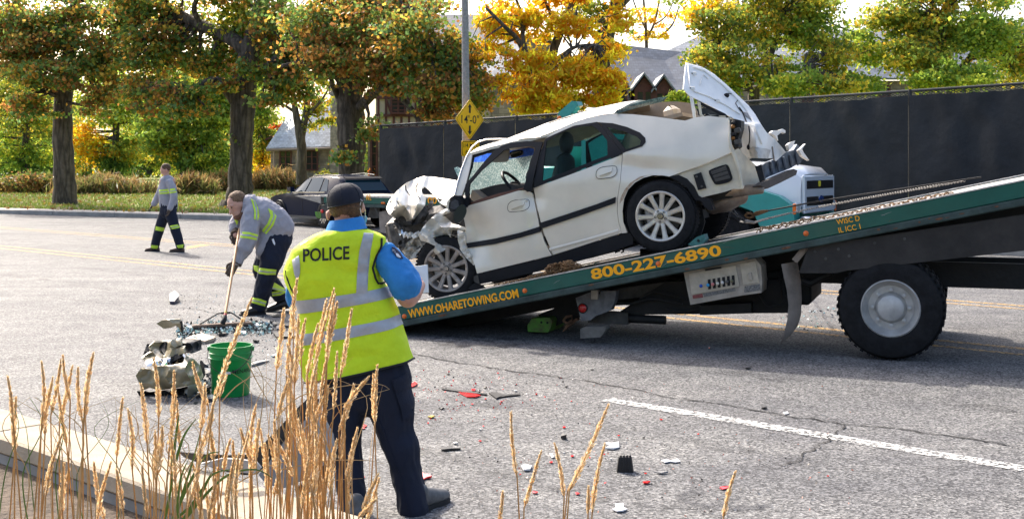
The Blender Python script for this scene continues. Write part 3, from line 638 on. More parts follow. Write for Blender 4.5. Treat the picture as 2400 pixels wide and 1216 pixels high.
shrub('shrub', 'green hedge-like shrub at the far left lawn corner', None, 70, 446, 70, 80, 40, 2600, 'shrub', .2, 39)

# ---------------------------------------------------------------- buildings
M_SLATE = mat('slate', (0.085, 0.10, 0.125), 0.55, var=0.3, vscale=1.2, bump=0.4, bscale=9, detail=8)
M_SLATEL = mat('pale_slate', (0.25, 0.265, 0.28), 0.5, var=0.25, vscale=1.5, bump=0.4, bscale=9, detail=8)
for mm in (M_SLATE, M_SLATEL):      # courses of slates: rows and staggered joints
    nt = mm.node_tree; N = nt.nodes.new; L = nt.links.new; tc = N('ShaderNodeTexCoord'); mp = N('ShaderNodeMapping')
    mp.inputs['Rotation'].default_value = (R(90), 0, 0); L(tc.outputs['Object'], mp.inputs['Vector'])
    bk = N('ShaderNodeTexBrick'); bk.inputs['Scale'].default_value = 1.0; bk.inputs['Brick Width'].default_value = .24; bk.inputs['Row Height'].default_value = .15; bk.inputs['Mortar Size'].default_value = .012
    bk.inputs['Color1'].default_value = (.75, .75, .75, 1); bk.inputs['Color2'].default_value = (1.15, 1.15, 1.15, 1); bk.inputs['Mortar'].default_value = (.6, .6, .62, 1)
    L(mp.outputs[0], bk.inputs['Vector']); mu = N('ShaderNodeMix'); mu.data_type = 'RGBA'; mu.blend_type = 'MULTIPLY'; mu.inputs[0].default_value = 1
    b = nt.nodes['Principled BSDF']; L(b.inputs['Base Color'].links[0].from_socket, mu.inputs[6]); L(bk.outputs['Color'], mu.inputs[7]); L(mu.outputs[2], b.inputs['Base Color'])
M_SLATE_GLARE = M_SLATEL.copy(); M_SLATE_GLARE.name = 'glare_slate'  # pale slate copied and lightened: sun glare put into the roof colour
for e_ in M_SLATE_GLARE.node_tree.nodes:
    if e_.type == 'VALTORGB':
        for q_ in e_.color_ramp.elements: q_.color = (*[min(.75, c_*1.9) for c_ in q_.color[:3]], 1)
M_RUB = mat('rubble_stone', (0.30, 0.26, 0.21), 0.95, var=0.3, vscale=2.2, bump=0.8, bscale=5, bdist=.05)
nt = M_RUB.node_tree; N = nt.nodes.new; L = nt.links.new; tc = N('ShaderNodeTexCoord'); mp = N('ShaderNodeMapping'); mp.inputs['Rotation'].default_value = (R(90), 0, 0); L(tc.outputs['Object'], mp.inputs['Vector'])
bk = N('ShaderNodeTexBrick'); bk.inputs['Scale'].default_value = 1; bk.inputs['Brick Width'].default_value = .55; bk.inputs['Row Height'].default_value = .24; bk.inputs['Mortar Size'].default_value = .02; bk.inputs['Color1'].default_value = (.7, .7, .7, 1); bk.inputs['Color2'].default_value = (1.25, 1.2, 1.15, 1); bk.inputs['Mortar'].default_value = (.75, .72, .68, 1)
L(mp.outputs[0], bk.inputs['Vector']); mu = N('ShaderNodeMix'); mu.data_type = 'RGBA'; mu.blend_type = 'MULTIPLY'; mu.inputs[0].default_value = 1
b = nt.nodes['Principled BSDF']; L(b.inputs['Base Color'].links[0].from_socket, mu.inputs[6]); L(bk.outputs['Color'], mu.inputs[7]); L(mu.outputs[2], b.inputs['Base Color'])
M_STUC = mat('cream_stucco', (0.55, 0.48, 0.36), 0.9, var=0.1, vscale=2)
M_TIMB = mat('dark_red_timber', (0.10, 0.035, 0.028), 0.7, var=0.3, vscale=5)
M_GLASSD = mat('dark_window_glass', (0.02, 0.025, 0.03), 0.06, spec=0.8)
M_GUT = mat('gutter_metal', (0.25, 0.2, 0.17), 0.5, metal=.3)
def wallbox(mb, x0, x1, y0, y1, d, dep=0.3):          # facade rectangle given in pixels at depth d, solid to the back
    a = P(x0, y1, d); b_ = P(x1, y0, d); return mb.box(((a.x+b_.x)/2, d+dep/2, (a.z+b_.z)/2), (abs(b_.x-a.x)/2, dep/2, abs(b_.z-a.z)/2))
def gwall(x0, x1, y0, d, dep, name, m, par):          # wall from the ground to pixel height y0
    a = P(x0, y0, d); b_ = P(x1, y0, d); mb = MB(); mb.box(((a.x+b_.x)/2, d+dep/2, a.z/2), ((b_.x-a.x)/2, dep/2, a.z/2)); return mb.build(name, m, par)
def slab(pts, t=0.14):
    n = (pts[1]-pts[0]).cross(pts[-1]-pts[0]).normalized(); n = n if n.z > 0 else -n; return MB().prism(pts, n*t)
def window(par, x0, x1, y0, y1, d, cols=2, rows=3, m=None):
    mb = MB(); s = F/d; f = 0.10
    a = P(x0, y1, d); b_ = P(x1, y0, d); w, h = b_.x-a.x, b_.z-a.z
    for (cx, cz, hw, hh) in ((a.x+w/2, a.z+f/2, w/2, f/2), (a.x+w/2, b_.z-f/2, w/2, f/2), (a.x+f/2, a.z+h/2, f/2, h/2-f), (b_.x-f/2, a.z+h/2, f/2, h/2-f)): mb.box((cx, d-.05, cz), (hw, .08, hh))
    for i in range(1, cols): mb.box((a.x+w*i/cols, d-.04, a.z+h/2), (.045, .05, h/2-f))
    for i in range(1, rows): mb.box((a.x+w/2, d-.035, a.z+h*i/rows), (w/2-f, .03, .03))
    fr = mb.build('window', m or M_TIMB, par)
    MB().box((a.x+w/2, d-.004, a.z+h/2), (w/2-f*.5, .012, h/2-f*.5)).build('pane', M_GLASSD, fr)
# cottage on the left
ct = thing('stone_cottage', 'stone cottage with slate roof pale with sun glare between the two big oaks', 'house', (P(700, 440, 92).x, 92, 0))
gwall(634, 790, 350, 92, 6, 'wall', M_RUB, ct)
rf = slab([P(624, 351, 91.4), P(796, 346, 91.4), P(784, 228, 96), P(690, 250, 96)]).build('roof', M_SLATE_GLARE, ct)
MB().tube([P(624, 352, 91.3), P(796, 347, 91.3)], .1, 6).build('gutter', M_GUT, rf)
slab([P(622, 330, 93), P(640, 322, 93), P(640, 322, 99), P(622, 330, 99)]).build('porch_roof', M_TIMB, ct)
for x0, x1 in ((655, 684), (716, 746)): window(ct, x0, x1, 352, 400, 91.9, 2, 3)
chm = MB(); wallbox(chm, 774, 800, 222, 445, 90.5, 3); wallbox(chm, 770, 783, 206, 222, 90.8, 1.2)
chm.build('chimney', M_RUB, ct)
MB().tube([P(643, 352, 91.7), P(643, 410, 91.7)], .07, 6).build('downpipe', M_GUT, ct)
# long half-timbered house behind the fence
hs = thing('timbered_house', 'long half-timbered house with grey slate roof behind the fence and oaks', 'house', (P(1050, 300, 60).x, 60, 0))
gwall(862, 1196, 292, 60, 9, 'stone_wall', M_RUB, hs)
ww = MB(); wallbox(ww, 880, 1190, 172, 300, 59.8, 8); ww.build('stucco_wall', M_STUC, hs)
for x in list(range(884, 1030, 18))+[1050, 1080, 1118, 1150, 1186]:
    q = MB(); wallbox(q, x, x+5, 172, 300, 59.7, .12); q.build('timber', M_TIMB, hs)
for y in (172, 226, 268, 296):
    q = MB(); wallbox(q, 878, 1192, y, y+6, 59.64, .12); q.build('timber', M_TIMB, hs)
for xa, ya, xb, yb in ((902, 226, 918, 268), (938, 268, 956, 226), (1010, 226, 1026, 268)):
    q = MB(); a = P(xa, ya, 59.68); b_ = P(xb, yb, 59.68); dv = (b_-a).normalized(); q.box((a+b_)/2, ((b_-a).length/2, .05, .05), (dv, V((0, 1, 0)), dv.cross(V((0, 1, 0))))); q.build('brace', M_TIMB, hs)
for x0, x1 in ((915, 952), (972, 1004), (1118, 1146)): window(hs, x0, x1, 230, 268, 59.6, 2, 4)
window(hs, 868, 886, 300, 420, 59.6, 1, 4)
slab([P(862, 178, 59), P(1212, 172, 59), P(1205, 40, 66), P(900, 40, 66)]).build('roof', M_SLATE, hs)
# gabled stone wing with tall chimney
wg = thing('stone_wing', 'gabled stone wing with pale slate roof behind the golden locust', 'house', (P(1240, 300, 55).x, 55, 0))
gwall(1152, 1306, 182, 55, 8, 'wall', M_RUB, wg)
slab([P(1136, 186, 54.4), P(1250, 184, 54.4), P(1262, 96, 58), P(1150, 104, 58)]).build('roof', M_SLATEL, wg)
q = MB(); wallbox(q, 1238, 1288, 92, 200, 54, 2.5); wallbox(q, 1232, 1294, 88, 96, 53.9, 2.8); q.build('chimney', M_RUB, wg)
q = MB(); wallbox(q, 1302, 1320, 246, 264, 54.7, .4); q.build('air_conditioner', mat('aged_white_metal', (.5, .5, .48), .6), wg)
q = MB(); wallbox(q, 1120, 1150, 176, 300, 57, 2); q.build('stucco_panel', M_STUC, wg)
# slate-roofed range on the right with three dormers
hr = thing('slate_house', 'brown house with steep blue-grey slate roof and three dormers above the car', 'house', (P(1520, 300, 58).x, 58, 0))
gwall(1380, 1640, 238, 59, 9, 'wall', M_RUB, hr)
rf = slab([P(1372, 244, 58), P(1660, 238, 58), P(1598, 128, 63.5), P(1430, 108, 63.5)]).build('roof', M_SLATE, hr)
for x0, x1, ya, ye in ((1446, 1474, 176, 206), (1484, 1536, 176, 210), (1530, 1582, 180, 214)):
    d = 57.2; dm = MB(); dm.prism([P(x0+3, 246, d), P(x1-3, 246, d), P(x1-3, ye, d), P((x0+x1)/2, ya+4, d), P(x0+3, ye, d)], V((0, 4.2, 0)))
    q = dm.build('dormer', M_TIMB, hr)
    for sx in (-1, 1):
        e = P((x0+x1)/2+sx*((x1-x0)/2+3), ye+4, d-.3); rdg = P((x0+x1)/2, ya-1, d-.3); k = MB()
        k.prism([e, rdg, rdg+V((0, 4.6, 0)), e+V((0, 4.6, 0))], V((0, 0, .12))); k.build('dormer_roof', M_SLATEL, q)
    xm = (x0+x1)/2
    for sx in ((-1, 1) if x1-x0 > 40 else (0,)):
        c = xm+sx*(x1-x0)*.18; k = MB(); wallbox(k, c-6, c+6, ye+6, 243, d-.03, .06); k.build('dormer_window', M_GLASSD, q)
hb = thing('slate_hall', 'taller pale slate roof rising behind the dormered house and the right-hand tree', 'house', (P(1800, 300, 75).x, 75, 0))
gwall(1440, 2420, 190, 76, 9, 'wall', M_RUB, hb)
slab([P(1420, 190, 75), P(2440, 186, 75), P(2400, 60, 81), P(1640, 88, 81)]).build('roof', M_SLATEL, hb)
for x0 in (1880, 2060, 2240): window(hb, x0, x0+26, 200, 240, 75.9, 2, 3)
q = MB(); wallbox(q, 1690, 1735, 150, 260, 62, 3); q.build('chimney', M_RUB, hb)
# ---------------------------------------------------------------- fence with screening fabric
fe = thing('screened_fence', 'tall chain-link fence hung with near-black screening fabric behind the tow trucks', 'fence', RP(-15, 25.6))
M_FAB = mat('screen_fabric', (0.010, 0.013, 0.017), 0.75, var=0.25, vscale=2.5, bump=0.5, bscale=3.5, bdist=.06)
M_GALV = mat('fence_steel', (0.03, 0.032, 0.035), 0.6, metal=.3)
fa0 = P(893, 400, 37.9); NF = 25.4
def fence_at(px):
    r = ray(px, HZ); k = NF/(r.x*RN.x+r.y*RN.y); return CAM+r*k
def ftop(p):          # top rail height rises a little to the right
    a = p.dot(RD); return 3.02+(a-fa0.dot(RD))*0.022
a0 = fence_at(893).dot(RD); a1 = fence_at(2420).dot(RD)+9
npost = int((a1-a0)/3.0)+1
posts = [a0+(a1-a0)*i/npost for i in range(npost+1)]
for i, a in enumerate(posts):
    p = RP(a, NF); MB().tube([p, p+UP*(ftop(p)+.03)], .042, 10).build('post', M_GALV, fe)
for i in range(npost):
    pa_, pb = RP(posts[i], NF), RP(posts[i+1], NF); za, zb = ftop(pa_), ftop(pb)
    MB().tube([pa_+UP*za, pb+UP*zb], .03, 8).build('top_rail', M_GALV, fe)
    mb = MB(); nx, nz = 16, 14; g = []; rr = random.Random(i)
    sag = [rr.uniform(0, .05) for _ in range(nx+1)]
    for j in range(nz+1):
        for k in range(nx+1):
            u_, w_ = k/nx, j/nz; b_ = pa_.lerp(pb, .004+u_*.992); zt = za+(zb-za)*u_-.10-sag[k]*math.sin(u_*math.pi)
            bul = .10*noise.noise(V((i*7+u_*5, w_*3, 0)))+.07*(.5-abs(noise.noise(V((i*3+u_*4+w_*2, w_*4-u_*3, 6)))))+.03*math.sin(u_*23+w_*9+i)*abs(math.sin(u_*math.pi))
            g.append(b_+UP*(.1+(zt-.1)*w_)-RN*(.075+bul*math.sin(math.pi*u_)))
    mb.v = g; mb.f = [[j*(nx+1)+k, j*(nx+1)+k+1, (j+1)*(nx+1)+k+1, (j+1)*(nx+1)+k] for j in range(nz) for k in range(nx)]
    mb.build('screen_panel', M_FAB, fe, 60)
    mb = MB(); L_ = (pb-pa_).length; n_ = int(L_/.11)
    for k in range(n_):      # diamond mesh strip left bare above the fabric
        x = k*.11
        for sgn in (1, -1):
            xa = min(max(x+(0 if sgn > 0 else .38), 0), L_); xb = min(max(x+(.38 if sgn > 0 else 0), 0), L_)
            A = pa_+RD*xa+UP*(za+(zb-za)*xa/L_-.20); B = pa_+RD*xb+UP*(za+(zb-za)*xb/L_-.02); mb.tube([A, B], .007, 3, False)
    tag(mb.build('chain_link', M_GALV, fe), kind='stuff')
# ---------------------------------------------------------------- lamp post with clearance signs
d = 33.5
pl = thing('utility_pole', 'grey concrete pole carrying the yellow clearance signs', 'pole', G(1093, HZ+H*F/d))
MB().tube([P(1093, 540, d), P(1092, 250, d), P(1089, -60, d), P(1088, -200, d)], [.115, .105, .088, .08], 18).build('shaft', mat('pole_concrete', (.27, .26, .25), .9, var=.25, vscale=12, bump=.4, bscale=60), pl)
for y in (255, 352): MB().lathe(P(1093, y, d)-UP*.03, UP, [(.1, 0), (.115, 0), (.115, .06), (.1, .06)], 18).build('band', M_GALV, pl)
SGW = RN; SGN = -RD     # sign board lies across the road and faces up it
sgn_c = P(1101, 280, 32.9)
M_SIGN = mat('sign_yellow', (1.0, 0.50, 0.0), 0.45, var=.06, vscale=4); M_BLK = mat('sign_black', (0.012, 0.012, 0.012), 0.6)
def sx(w, h, o=0): return SGW*w+UP*h+SGN*(-o)
NRM = V((-0.736, 0.677, 0)); NRM = NRM if NRM.dot(CAM-sgn_c) > 0 else -NRM
def board(pts, c, t=.006): return [c+SGW*x+UP*y for x, y in pts]
hs_ = .545
def diamond(r, k=.06):
    pts = []
    for i in range(4):
        a = math.pi/2*i; cx, cy = (r-k*1.2)*math.cos(a), (r-k*1.2)*math.sin(a)
        for j in range(-3, 4): q = a+j*math.pi/12; pts.append((cx+k*math.cos(q), cy+k*math.sin(q)))
    return pts
dg_ = thing('clearance_sign', 'yellow diamond clearance sign reading 14 feet 0 inches with up and down arrows', 'road sign', sgn_c)
MB().prism(board(diamond(hs_), sgn_c), -NRM*.005).build('plate', M_SIGN, dg_)
def ringline(r0, r1, c, f, par, o=.003):
    A, B = board(f(r0), c), board(f(r1), c); mb = MB(); n = len(A)
    mb.v = [p+NRM*o for p in A+B]; mb.f = [[i, (i+1) % n, n+(i+1) % n, n+i] for i in range(n)]; return mb.build('border', M_BLK, par, 0)
ringline(hs_*.93, hs_*.905, sgn_c, diamond, dg_)
SW = SGW if SGW.dot(V((1, 0, 0))) > 0 else -SGW
def sgt(body, c, x0, x1, y0, y1, par, off=.01): return lettering('lettering', body, lambda s, t: c+SW*(x0+(x1-x0)*s)+UP*(y0+(y1-y0)*t)+NRM*.003, M_BLK, par, off)
sgt("14'-0\"", sgn_c, -.32, .36, -.115, .115, dg_, .004)
for sg in (1, -1):
    A = [(-.035, .17), (.035, .17), (.035, .33), (.085, .31), (0, .42), (-.085, .31), (-.035, .33)]
    MB().add([sgn_c+SW*x+UP*(y*sg)+NRM*.003 for x, y in A], [list(range(7))]).build('arrow', M_BLK, dg_, 0)
c2 = P(1103, 348.5, 32.9)
def rrect(w, h, k=.05):
    pts = []
    for cx, cy, a in ((w-k, h-k, 0), (-w+k, h-k, 90), (-w+k, -h+k, 180), (w-k, -h+k, 270)):
        for j in range(5): q = R(a+j*22.5); pts.append((cx+k*math.cos(q), cy+k*math.sin(q)))
    return pts
ad = thing('distance_plaque', 'small yellow plaque under the diamond sign reading 1/4 MILE AHEAD', 'road sign', c2)
MB().prism(board(rrect(.345, .21), c2), -NRM*.005).build('plate', M_SIGN, ad)
ringline(1, .95, c2, lambda k: rrect(.325*k, .19*(k if k == 1 else .93)), ad)
sgt('1/4 MILE', c2, -.27, .28, .03, .14, ad, .004); sgt('AHEAD', c2, -.21, .22, -.14, -.035, ad, .004)
# unseen tree row behind the viewer, added to darken reflections in the car
rs_ = np.random.RandomState(99); n_ = 9000; th_ = rs_.uniform(-70, 70, n_); c_ = np.stack([th_, -38+rs_.normal(size=n_)*3-np.abs(th_)*.05, rs_.rand(n_)*(7+3*np.sin(th_*.35)+1.5*np.sin(th_*.9))], 1)
tag(npmesh('added_treeline', leaves(c_, 1.1, 6), 4, M_LEAF, None, np.array(PAL['ygreen']+PAL['oak'])[rs_.randint(0, 14, n_)]), kind='stuff')
# ================================================================ TOW TRUCK (car carrier with its bed tilted to the ground)
M_GREEN = mat('truck_green_paint', (0.003, 0.085, 0.062), 0.38, var=.12, vscale=5, coat=.35)
M_LIP = mat('dirty_green_steel', (0.035, 0.058, 0.052), 0.6, var=.4, vscale=6, bump=.2, bscale=30)
M_DECK = mat('worn_deck_steel', (0.36, 0.33, 0.30), 0.42, metal=.45, var=.45, vscale=2.2, bump=.15, bscale=40, detail=9, rvar=.15)
nt = M_DECK.node_tree; tc = nt.nodes.new('ShaderNodeTexCoord'); mp = nt.nodes.new('ShaderNodeMapping'); mp.inputs['Rotation'].default_value = (0, 0, R(20)); mp.inputs['Scale'].default_value = (.25, 4, 1)
nt.links.new(tc.outputs['Object'], mp.inputs['Vector'])
for n in nt.nodes:
    if n.type == 'TEX_NOISE' and n.inputs['Scale'].default_value == 2.2: nt.links.new(mp.outputs[0], n.inputs['Vector'])
M_EDGE = mat('bare_steel_edge', (0.55, 0.53, 0.5), 0.4, metal=.6, var=.3, vscale=12)
M_ORANGE = mat('orange_lettering', (1.0, 0.42, 0.003), 0.5)
M_AMBER = mat('amber_lens', (0.75, 0.14, 0.01), 0.25, coat=.5)
M_REDL = mat('red_lens', (0.5, 0.015, 0.012), 0.25, coat=.5)
M_BLACKS = mat('grimy_black_steel', (0.008, 0.008, 0.008), 0.65, var=.5, vscale=5, bump=.4, bscale=30)
M_GREYS = mat('grimy_grey_steel', (0.07, 0.066, 0.06), 0.6, metal=.2, var=.45, vscale=5, bump=.3, bscale=25)
M_RUBBER = mat('tyre_rubber', (0.013, 0.013, 0.014), 0.85, spec=.25, var=.35, vscale=14, bump=.3, bscale=80)
M_FLAP = mat('weathered_mudflap', (0.27, 0.22, 0.18), 0.75, var=.3, vscale=4, bump=.2, bscale=20)
u0, z0 = UZ(PL(954, 715, 0)); u1, z1 = UZ(PL(1998, 505, 0))
BTH = math.atan2(z1-z0, u1-u0)
BA = TT*math.cos(BTH)+UP*math.sin(BTH); BB = -TT*math.sin(BTH)+UP*math.cos(BTH)
BO = TP(u0, 0, z0)
def BP(a, v, b=0.0): return BO+BA*a+TW*v+BB*b
BX = (BA, TW, BB)
BW, BL0, BL1 = 2.55, -0.42, 8.6
tk = thing('tow_truck', 'green car carrier with tilted flatbed holding the wrecked white car', 'tow truck', TP(4.5, 1.2, 0), 'tow trucks on the road')
def bbox(name, a0, a1, v0_, v1_, b0_, b1_, m, par=None, ch=0):
    c = BP((a0+a1)/2, (v0_+v1_)/2, (b0_+b1_)/2); h = ((a1-a0)/2, (v1_-v0_)/2, (b1_-b0_)/2); mb = MB()
    (mb.cbox(c, h, BX, ch) if ch else mb.box(c, h, BX)); return mb.build(name, m, par or tk)
deck = bbox('deck', BL0, BL1, .075, BW-.075, -.05, -.008, M_DECK)
for k in range(6): bbox('deck_seam', BL0+.6+k*1.25, BL0+.612+k*1.25, .08, BW-.08, -.012, -.004, M_BLACKS, deck)
for sgn, v in ((0, 0), (1, BW-.07)):
    rl = bbox('side_rail', BL0+.02, BL1, v, v+.07, -.145, 0, M_GREEN, ch=.008)
    bbox('rail_lip', BL0+.05, BL1, v-(.012 if not sgn else -.0), v+.07+(.012 if sgn else 0), -.215, -.147, M_LIP, rl, ch=.01)
    bbox('rail_edge', BL0, BL1, v-.003, v+.073, .001, .012, M_EDGE, rl)
mb = MB(); mb.prism([BP(BL0+.02, .0, .0), BP(BL0-.28, .0, -.17), BP(BL0-.28, 0, -.2), BP(BL0+.02, 0, -.2)], TW*BW); mb.build('tail_ramp', M_DECK, tk)
for k in range(7): bbox('cross_member', .5+k*.95, .6+k*.95, .1, BW-.1, -.20, -.055, M_BLACKS)
for v in (.78, 1.62): bbox('bed_runner', .1, BL1, v, v+.14, -.36, -.2, M_BLACKS)
def railtext(body, px0, px1, yb0, yb1, hgt, name='lettering', off=.02):
    p0 = PL(px0, yb0, 0); p1 = PL(px1, yb1, 0); a0_, b0_ = (p0-BO).dot(BA), (p0-BO).dot(BB); a1_, b1_ = (p1-BO).dot(BA), (p1-BO).dot(BB)
    return lettering(name, body, lambda s, t: BP(a0_+(a1_-a0_)*s, -.0035, b0_+(b1_-b0_)*s+hgt*t), M_ORANGE, tk, off)
railtext('WWW.OHARETOWING.COM', 959, 1217, 746, 697, .092, off=.03)
railtext('800-227-6890', 1388, 1693, 656.5, 599, .112, off=.03)
railtext('WISC D', 1962, 2016, 527, 517, .05, off=.01); railtext('IL ICC 1', 1967, 2018, 546, 536.5, .05, off=.01)
def marker(px, py, m, par, fn, nrm, r=.024):
    c = fn(px, py); mb = MB(); mb.lathe(c, nrm, [(r*1.25, 0), (r*1.25, .006), (r, .008), (r*.8, .018), (r*.3, .022), (.001, .022)], 14); return mb.build('marker_light', m, par)
for q in ((1230, 681), (1543, 618), (1889, 547), (948, 741)): marker(*q, M_AMBER, tk, lambda x, y: PL(x, y, -.001), -TW, .02)
# chassis (level, below the bed)
def tb(name, u0_, u1_, v0_, v1_, z0_, z1_, m, par=None, ch=0):
    c = TP((u0_+u1_)/2, (v0_+v1_)/2, (z0_+z1_)/2); h = ((u1_-u0_)/2, (v1_-v0_)/2, (z1_-z0_)/2); mb = MB()
    (mb.cbox(c, h, (TT, TW, UP), ch) if ch else mb.box(c, h, (TT, TW, UP))); return mb.build(name, m, par or tk)
def tu(px, py, v): return UZ(PL(px, py, v))
for v in (.82, 1.58): tb('chassis_rail', tu(1500, 650, v)[0], 9.2, v, v+.09, .62, .86, M_BLACKS)
uW, zW = tu(2090, 716, .3)
RW = zW
M_RIMW = mat('white_steel_wheel', (.45, .44, .42), .5, metal=.3, var=.2, vscale=6)
def truckwheel(u, v, out):
    ax = -TW if out else TW
    c = TP(u, v, RW); mb = MB(); r = RW; w = .13
    mb.lathe(c, ax, [(r*.56, -w), (r*.72, -w-.01), (r*.93, -w*.85), (r*.985, -w*.5), (r, 0), (r*.985, w*.5), (r*.93, w*.85), (r*.72, w+.01), (r*.56, w), (r*.54, w-.03)], 48)
    for k in range(44):
        q = 2*math.pi*k/44; e1 = TT*math.cos(q)+UP*math.sin(q); e2 = -TT*math.sin(q)+UP*math.cos(q)
        mb.box(c+e1*(r*.992), (.007, .1, .016), (e1, TW, e2))
    wh = mb.build('wheel', M_RUBBER, tk)
    k = MB(); k.lathe(c, ax, [(r*.56, w-.01), (r*.53, w), (r*.5, w-.05), (r*.42, w-.10), (r*.3, w-.10), (r*.24, w-.03), (r*.2, w-.02), (.001, w-.02)], 32)
    for j in range(8):
        q = 2*math.pi*j/8; k.lathe(c+(TT*math.cos(q)+UP*math.sin(q))*(r*.34), ax, [(.02, w-.1), (.02, w-.07), (.001, w-.065)], 8)
    k.build('rim', M_RIMW, wh)
for v, o in ((.18, 1), (.46, 1), (BW-.46, 0), (BW-.18, 0)): truckwheel(uW, v, o)
mb = MB(); mb.tube([TP(uW, .4, RW), TP(uW, BW-.4, RW)], .09, 12); mb.ell(TP(uW, 1.27, RW), (.2, .2, .2)); mb.build('axle', M_BLACKS, tk)
tb('subframe', tu(1560, 690, .7)[0], tu(1900, 700, .7)[0], .75, 1.75, .40, .66, M_BLACKS, ch=.03)
mb = MB(); mb.prism([PL(1440, 738, .6), PL(1850, 733, .6), PL(1870, 700, .6), PL(1850, 655, .6), PL(1560, 660, .6)], TW*.7); mb.build('tilt_cylinder_housing', M_BLACKS, tk)
# fender skirt above the wheel and mud flaps
mb = MB(); mb.prism([PL(1872, 640, .06), PL(1895, 578, .06), PL(2420, 500, .06), PL(2420, 585, .06), PL(1985, 634, .06), PL(1960, 640, .06)], TW*.05); mb.build('side_skirt', mat('dark_brown_steel', (.028, .024, .021), .7, var=.4, vscale=4, bump=.2, bscale=20), tk)
def flap(pts, w, v, m):
    mb = MB(); vs = []; n = len(pts)
    for x, y in pts: p = PL(x, y, v); vs += [p, p+TW*w]
    nrm = [None]*n
    for i in range(n): q0 = vs[2*max(0, i-1)]; q1 = vs[2*min(n-1, i+1)]; t = (q1-q0).normalized(); nrm[i] = t.cross(TW).normalized()*.012
    mb.loft([[vs[2*i], vs[2*i+1], vs[2*i+1]+nrm[i], vs[2*i]+nrm[i]] for i in range(n)]); return mb.build('mud_flap', m, tk, 60)
sp = []
for i in range(13):
    t = i/12; sp.append((1834+14*math.sin(t*2.1)*1.6+(0 if t < .55 else -38*(t-.55)**1.6*3.4*.9), 622+184*t))
fl = panel('mud_flap', [(1831, 619), (1868, 612), (1876, 660), (1878, 700), (1876, 738), (1868, 764), (1852, 786), (1836, 800), (1829, 806), (1838, 780), (1845, 750), (1848, 715), (1844, 680), (1836, 645)], M_FLAP, tk,
   lambda x, y: PL(x, y, .10+.22*(x-1830)/46-.07*math.sin((y-619)/187*3.1)), TW*.014+TT*.004, 9)
panel('flap_bracket', [(1838, 646), (1868, 628), (1872, 640), (1846, 660)], mat('flap_bracket_steel', (.32, .27, .22), .6, var=.2), fl, lambda x, y: PL(x, y, .085+.22*(x-1830)/46), TW*.008, 8)
MB().tube([PL(1862, 612, .1), PL(1880, 590, .1), PL(1893, 574, .1)], [(.03, .006)]*3, 6).build('flap_stay', M_FLAP, tk)
panel('mud_flap', [(1895, 640), (1905, 640), (1902, 668), (1888, 690), (1880, 703), (1884, 690)], M_FLAP, tk, lambda x, y: PL(x, y, 1.9), TW*.3, 8)
MB().tube([PL(1878, 655, .4), PL(1900, 664, .4), PL(1925, 650, .4), PL(1950, 640, .4)], .035, 10).build('air_hose', M_BLACKS, tk)
for k, (x, y) in enumerate(((1826, 660), (1834, 664))): MB().tube([PL(x, y-12, .5), PL(x+3, y+25, .5), PL(x+6, y+38, .5)], .012, 6).build('hose', M_BLACKS, tk)
# control box
M_BOX = mat('control_box_beige', (0.36, 0.31, 0.25), 0.6, var=.2, vscale=7, bump=.15, bscale=40)
cv = .12
cb = thing  # (part group below)
box = panel('control_box', [(1602, 636), (1770, 606), (1783, 622), (1786, 660), (1784, 686), (1740, 692), (1618, 714)], M_BOX, tk, lambda x, y: PL(x, y, cv), TW*.34, 14, smooth=30)
panel('control_panel', [(1614, 641), (1724, 622), (1733, 671), (1621, 690)], mat('panel_face', (.44, .38, .29), .5, var=.15, vscale=10), box, lambda x, y: PL(x, y, cv-.012), TW*.014, 12)
panel('control_panel', [(1735, 618), (1771, 612), (1779, 661), (1742, 668)], MATS['panel_face'], box, lambda x, y: PL(x, y, cv-.012), TW*.014, 12)
panel('warning_label', [(1648, 687), (1722, 674), (1724, 682), (1650, 696)], mat('black_label', (.05, .05, .05), .5, col2=(.25, .24, .22), vscale=90), box, lambda x, y: PL(x, y, cv-.004), TW*.005, 10)
panel('warning_label', [(1623, 692), (1646, 688), (1648, 697), (1624, 700)], mat('red_label', (.2, .05, .045), .6, var=.3, vscale=20), box, lambda x, y: PL(x, y, cv-.004), TW*.005, 10)
panel('warning_label', [(1745, 671), (1781, 665), (1783, 680), (1744, 686)], MATS['black_label'], box, lambda x, y: PL(x, y, cv-.004), TW*.005, 10)
panel('latch_plate', [(1652, 631), (1690, 625), (1691, 629), (1653, 635)], M_BLACKS, box, lambda x, y: PL(x, y, cv-.02), TW*.01, 10)
panel('key_lock', [(1753, 641), (1761, 639), (1763, 654), (1754, 656)], M_BOX, box, lambda x, y: PL(x, y, cv-.035), TW*.03, 8)
cols = [(.01, .08, .42), (.03, .30, .55), (.6, .2, .18), (.62, .58, .48), (.66, .62, .56), (.10, .09, .08), (.12, .12, .07)]
for i in range(7):
    x = 1651+i*11.2; y = 670-i*1.9
    if i: panel('lever_slot', [(x-3.6, y-13), (x+3, y-14), (x+4.5, y+9), (x-2.2, y+10)], M_BLACKS, box, lambda X, Y: PL(X, Y, cv-.016), TW*.003, 8)
    c = PL(x-6 if i == 0 else x-1, y-1, cv-.02); mb = MB(); mb.tube([c+TW*.05, c-TW*.035], .005, 6); mb.ell(c-TW*.045, (.017, .017, .017), None, 10, 6)
    mb.build('lever_knob', mat('knob_%d' % i, cols[i], .35), box)
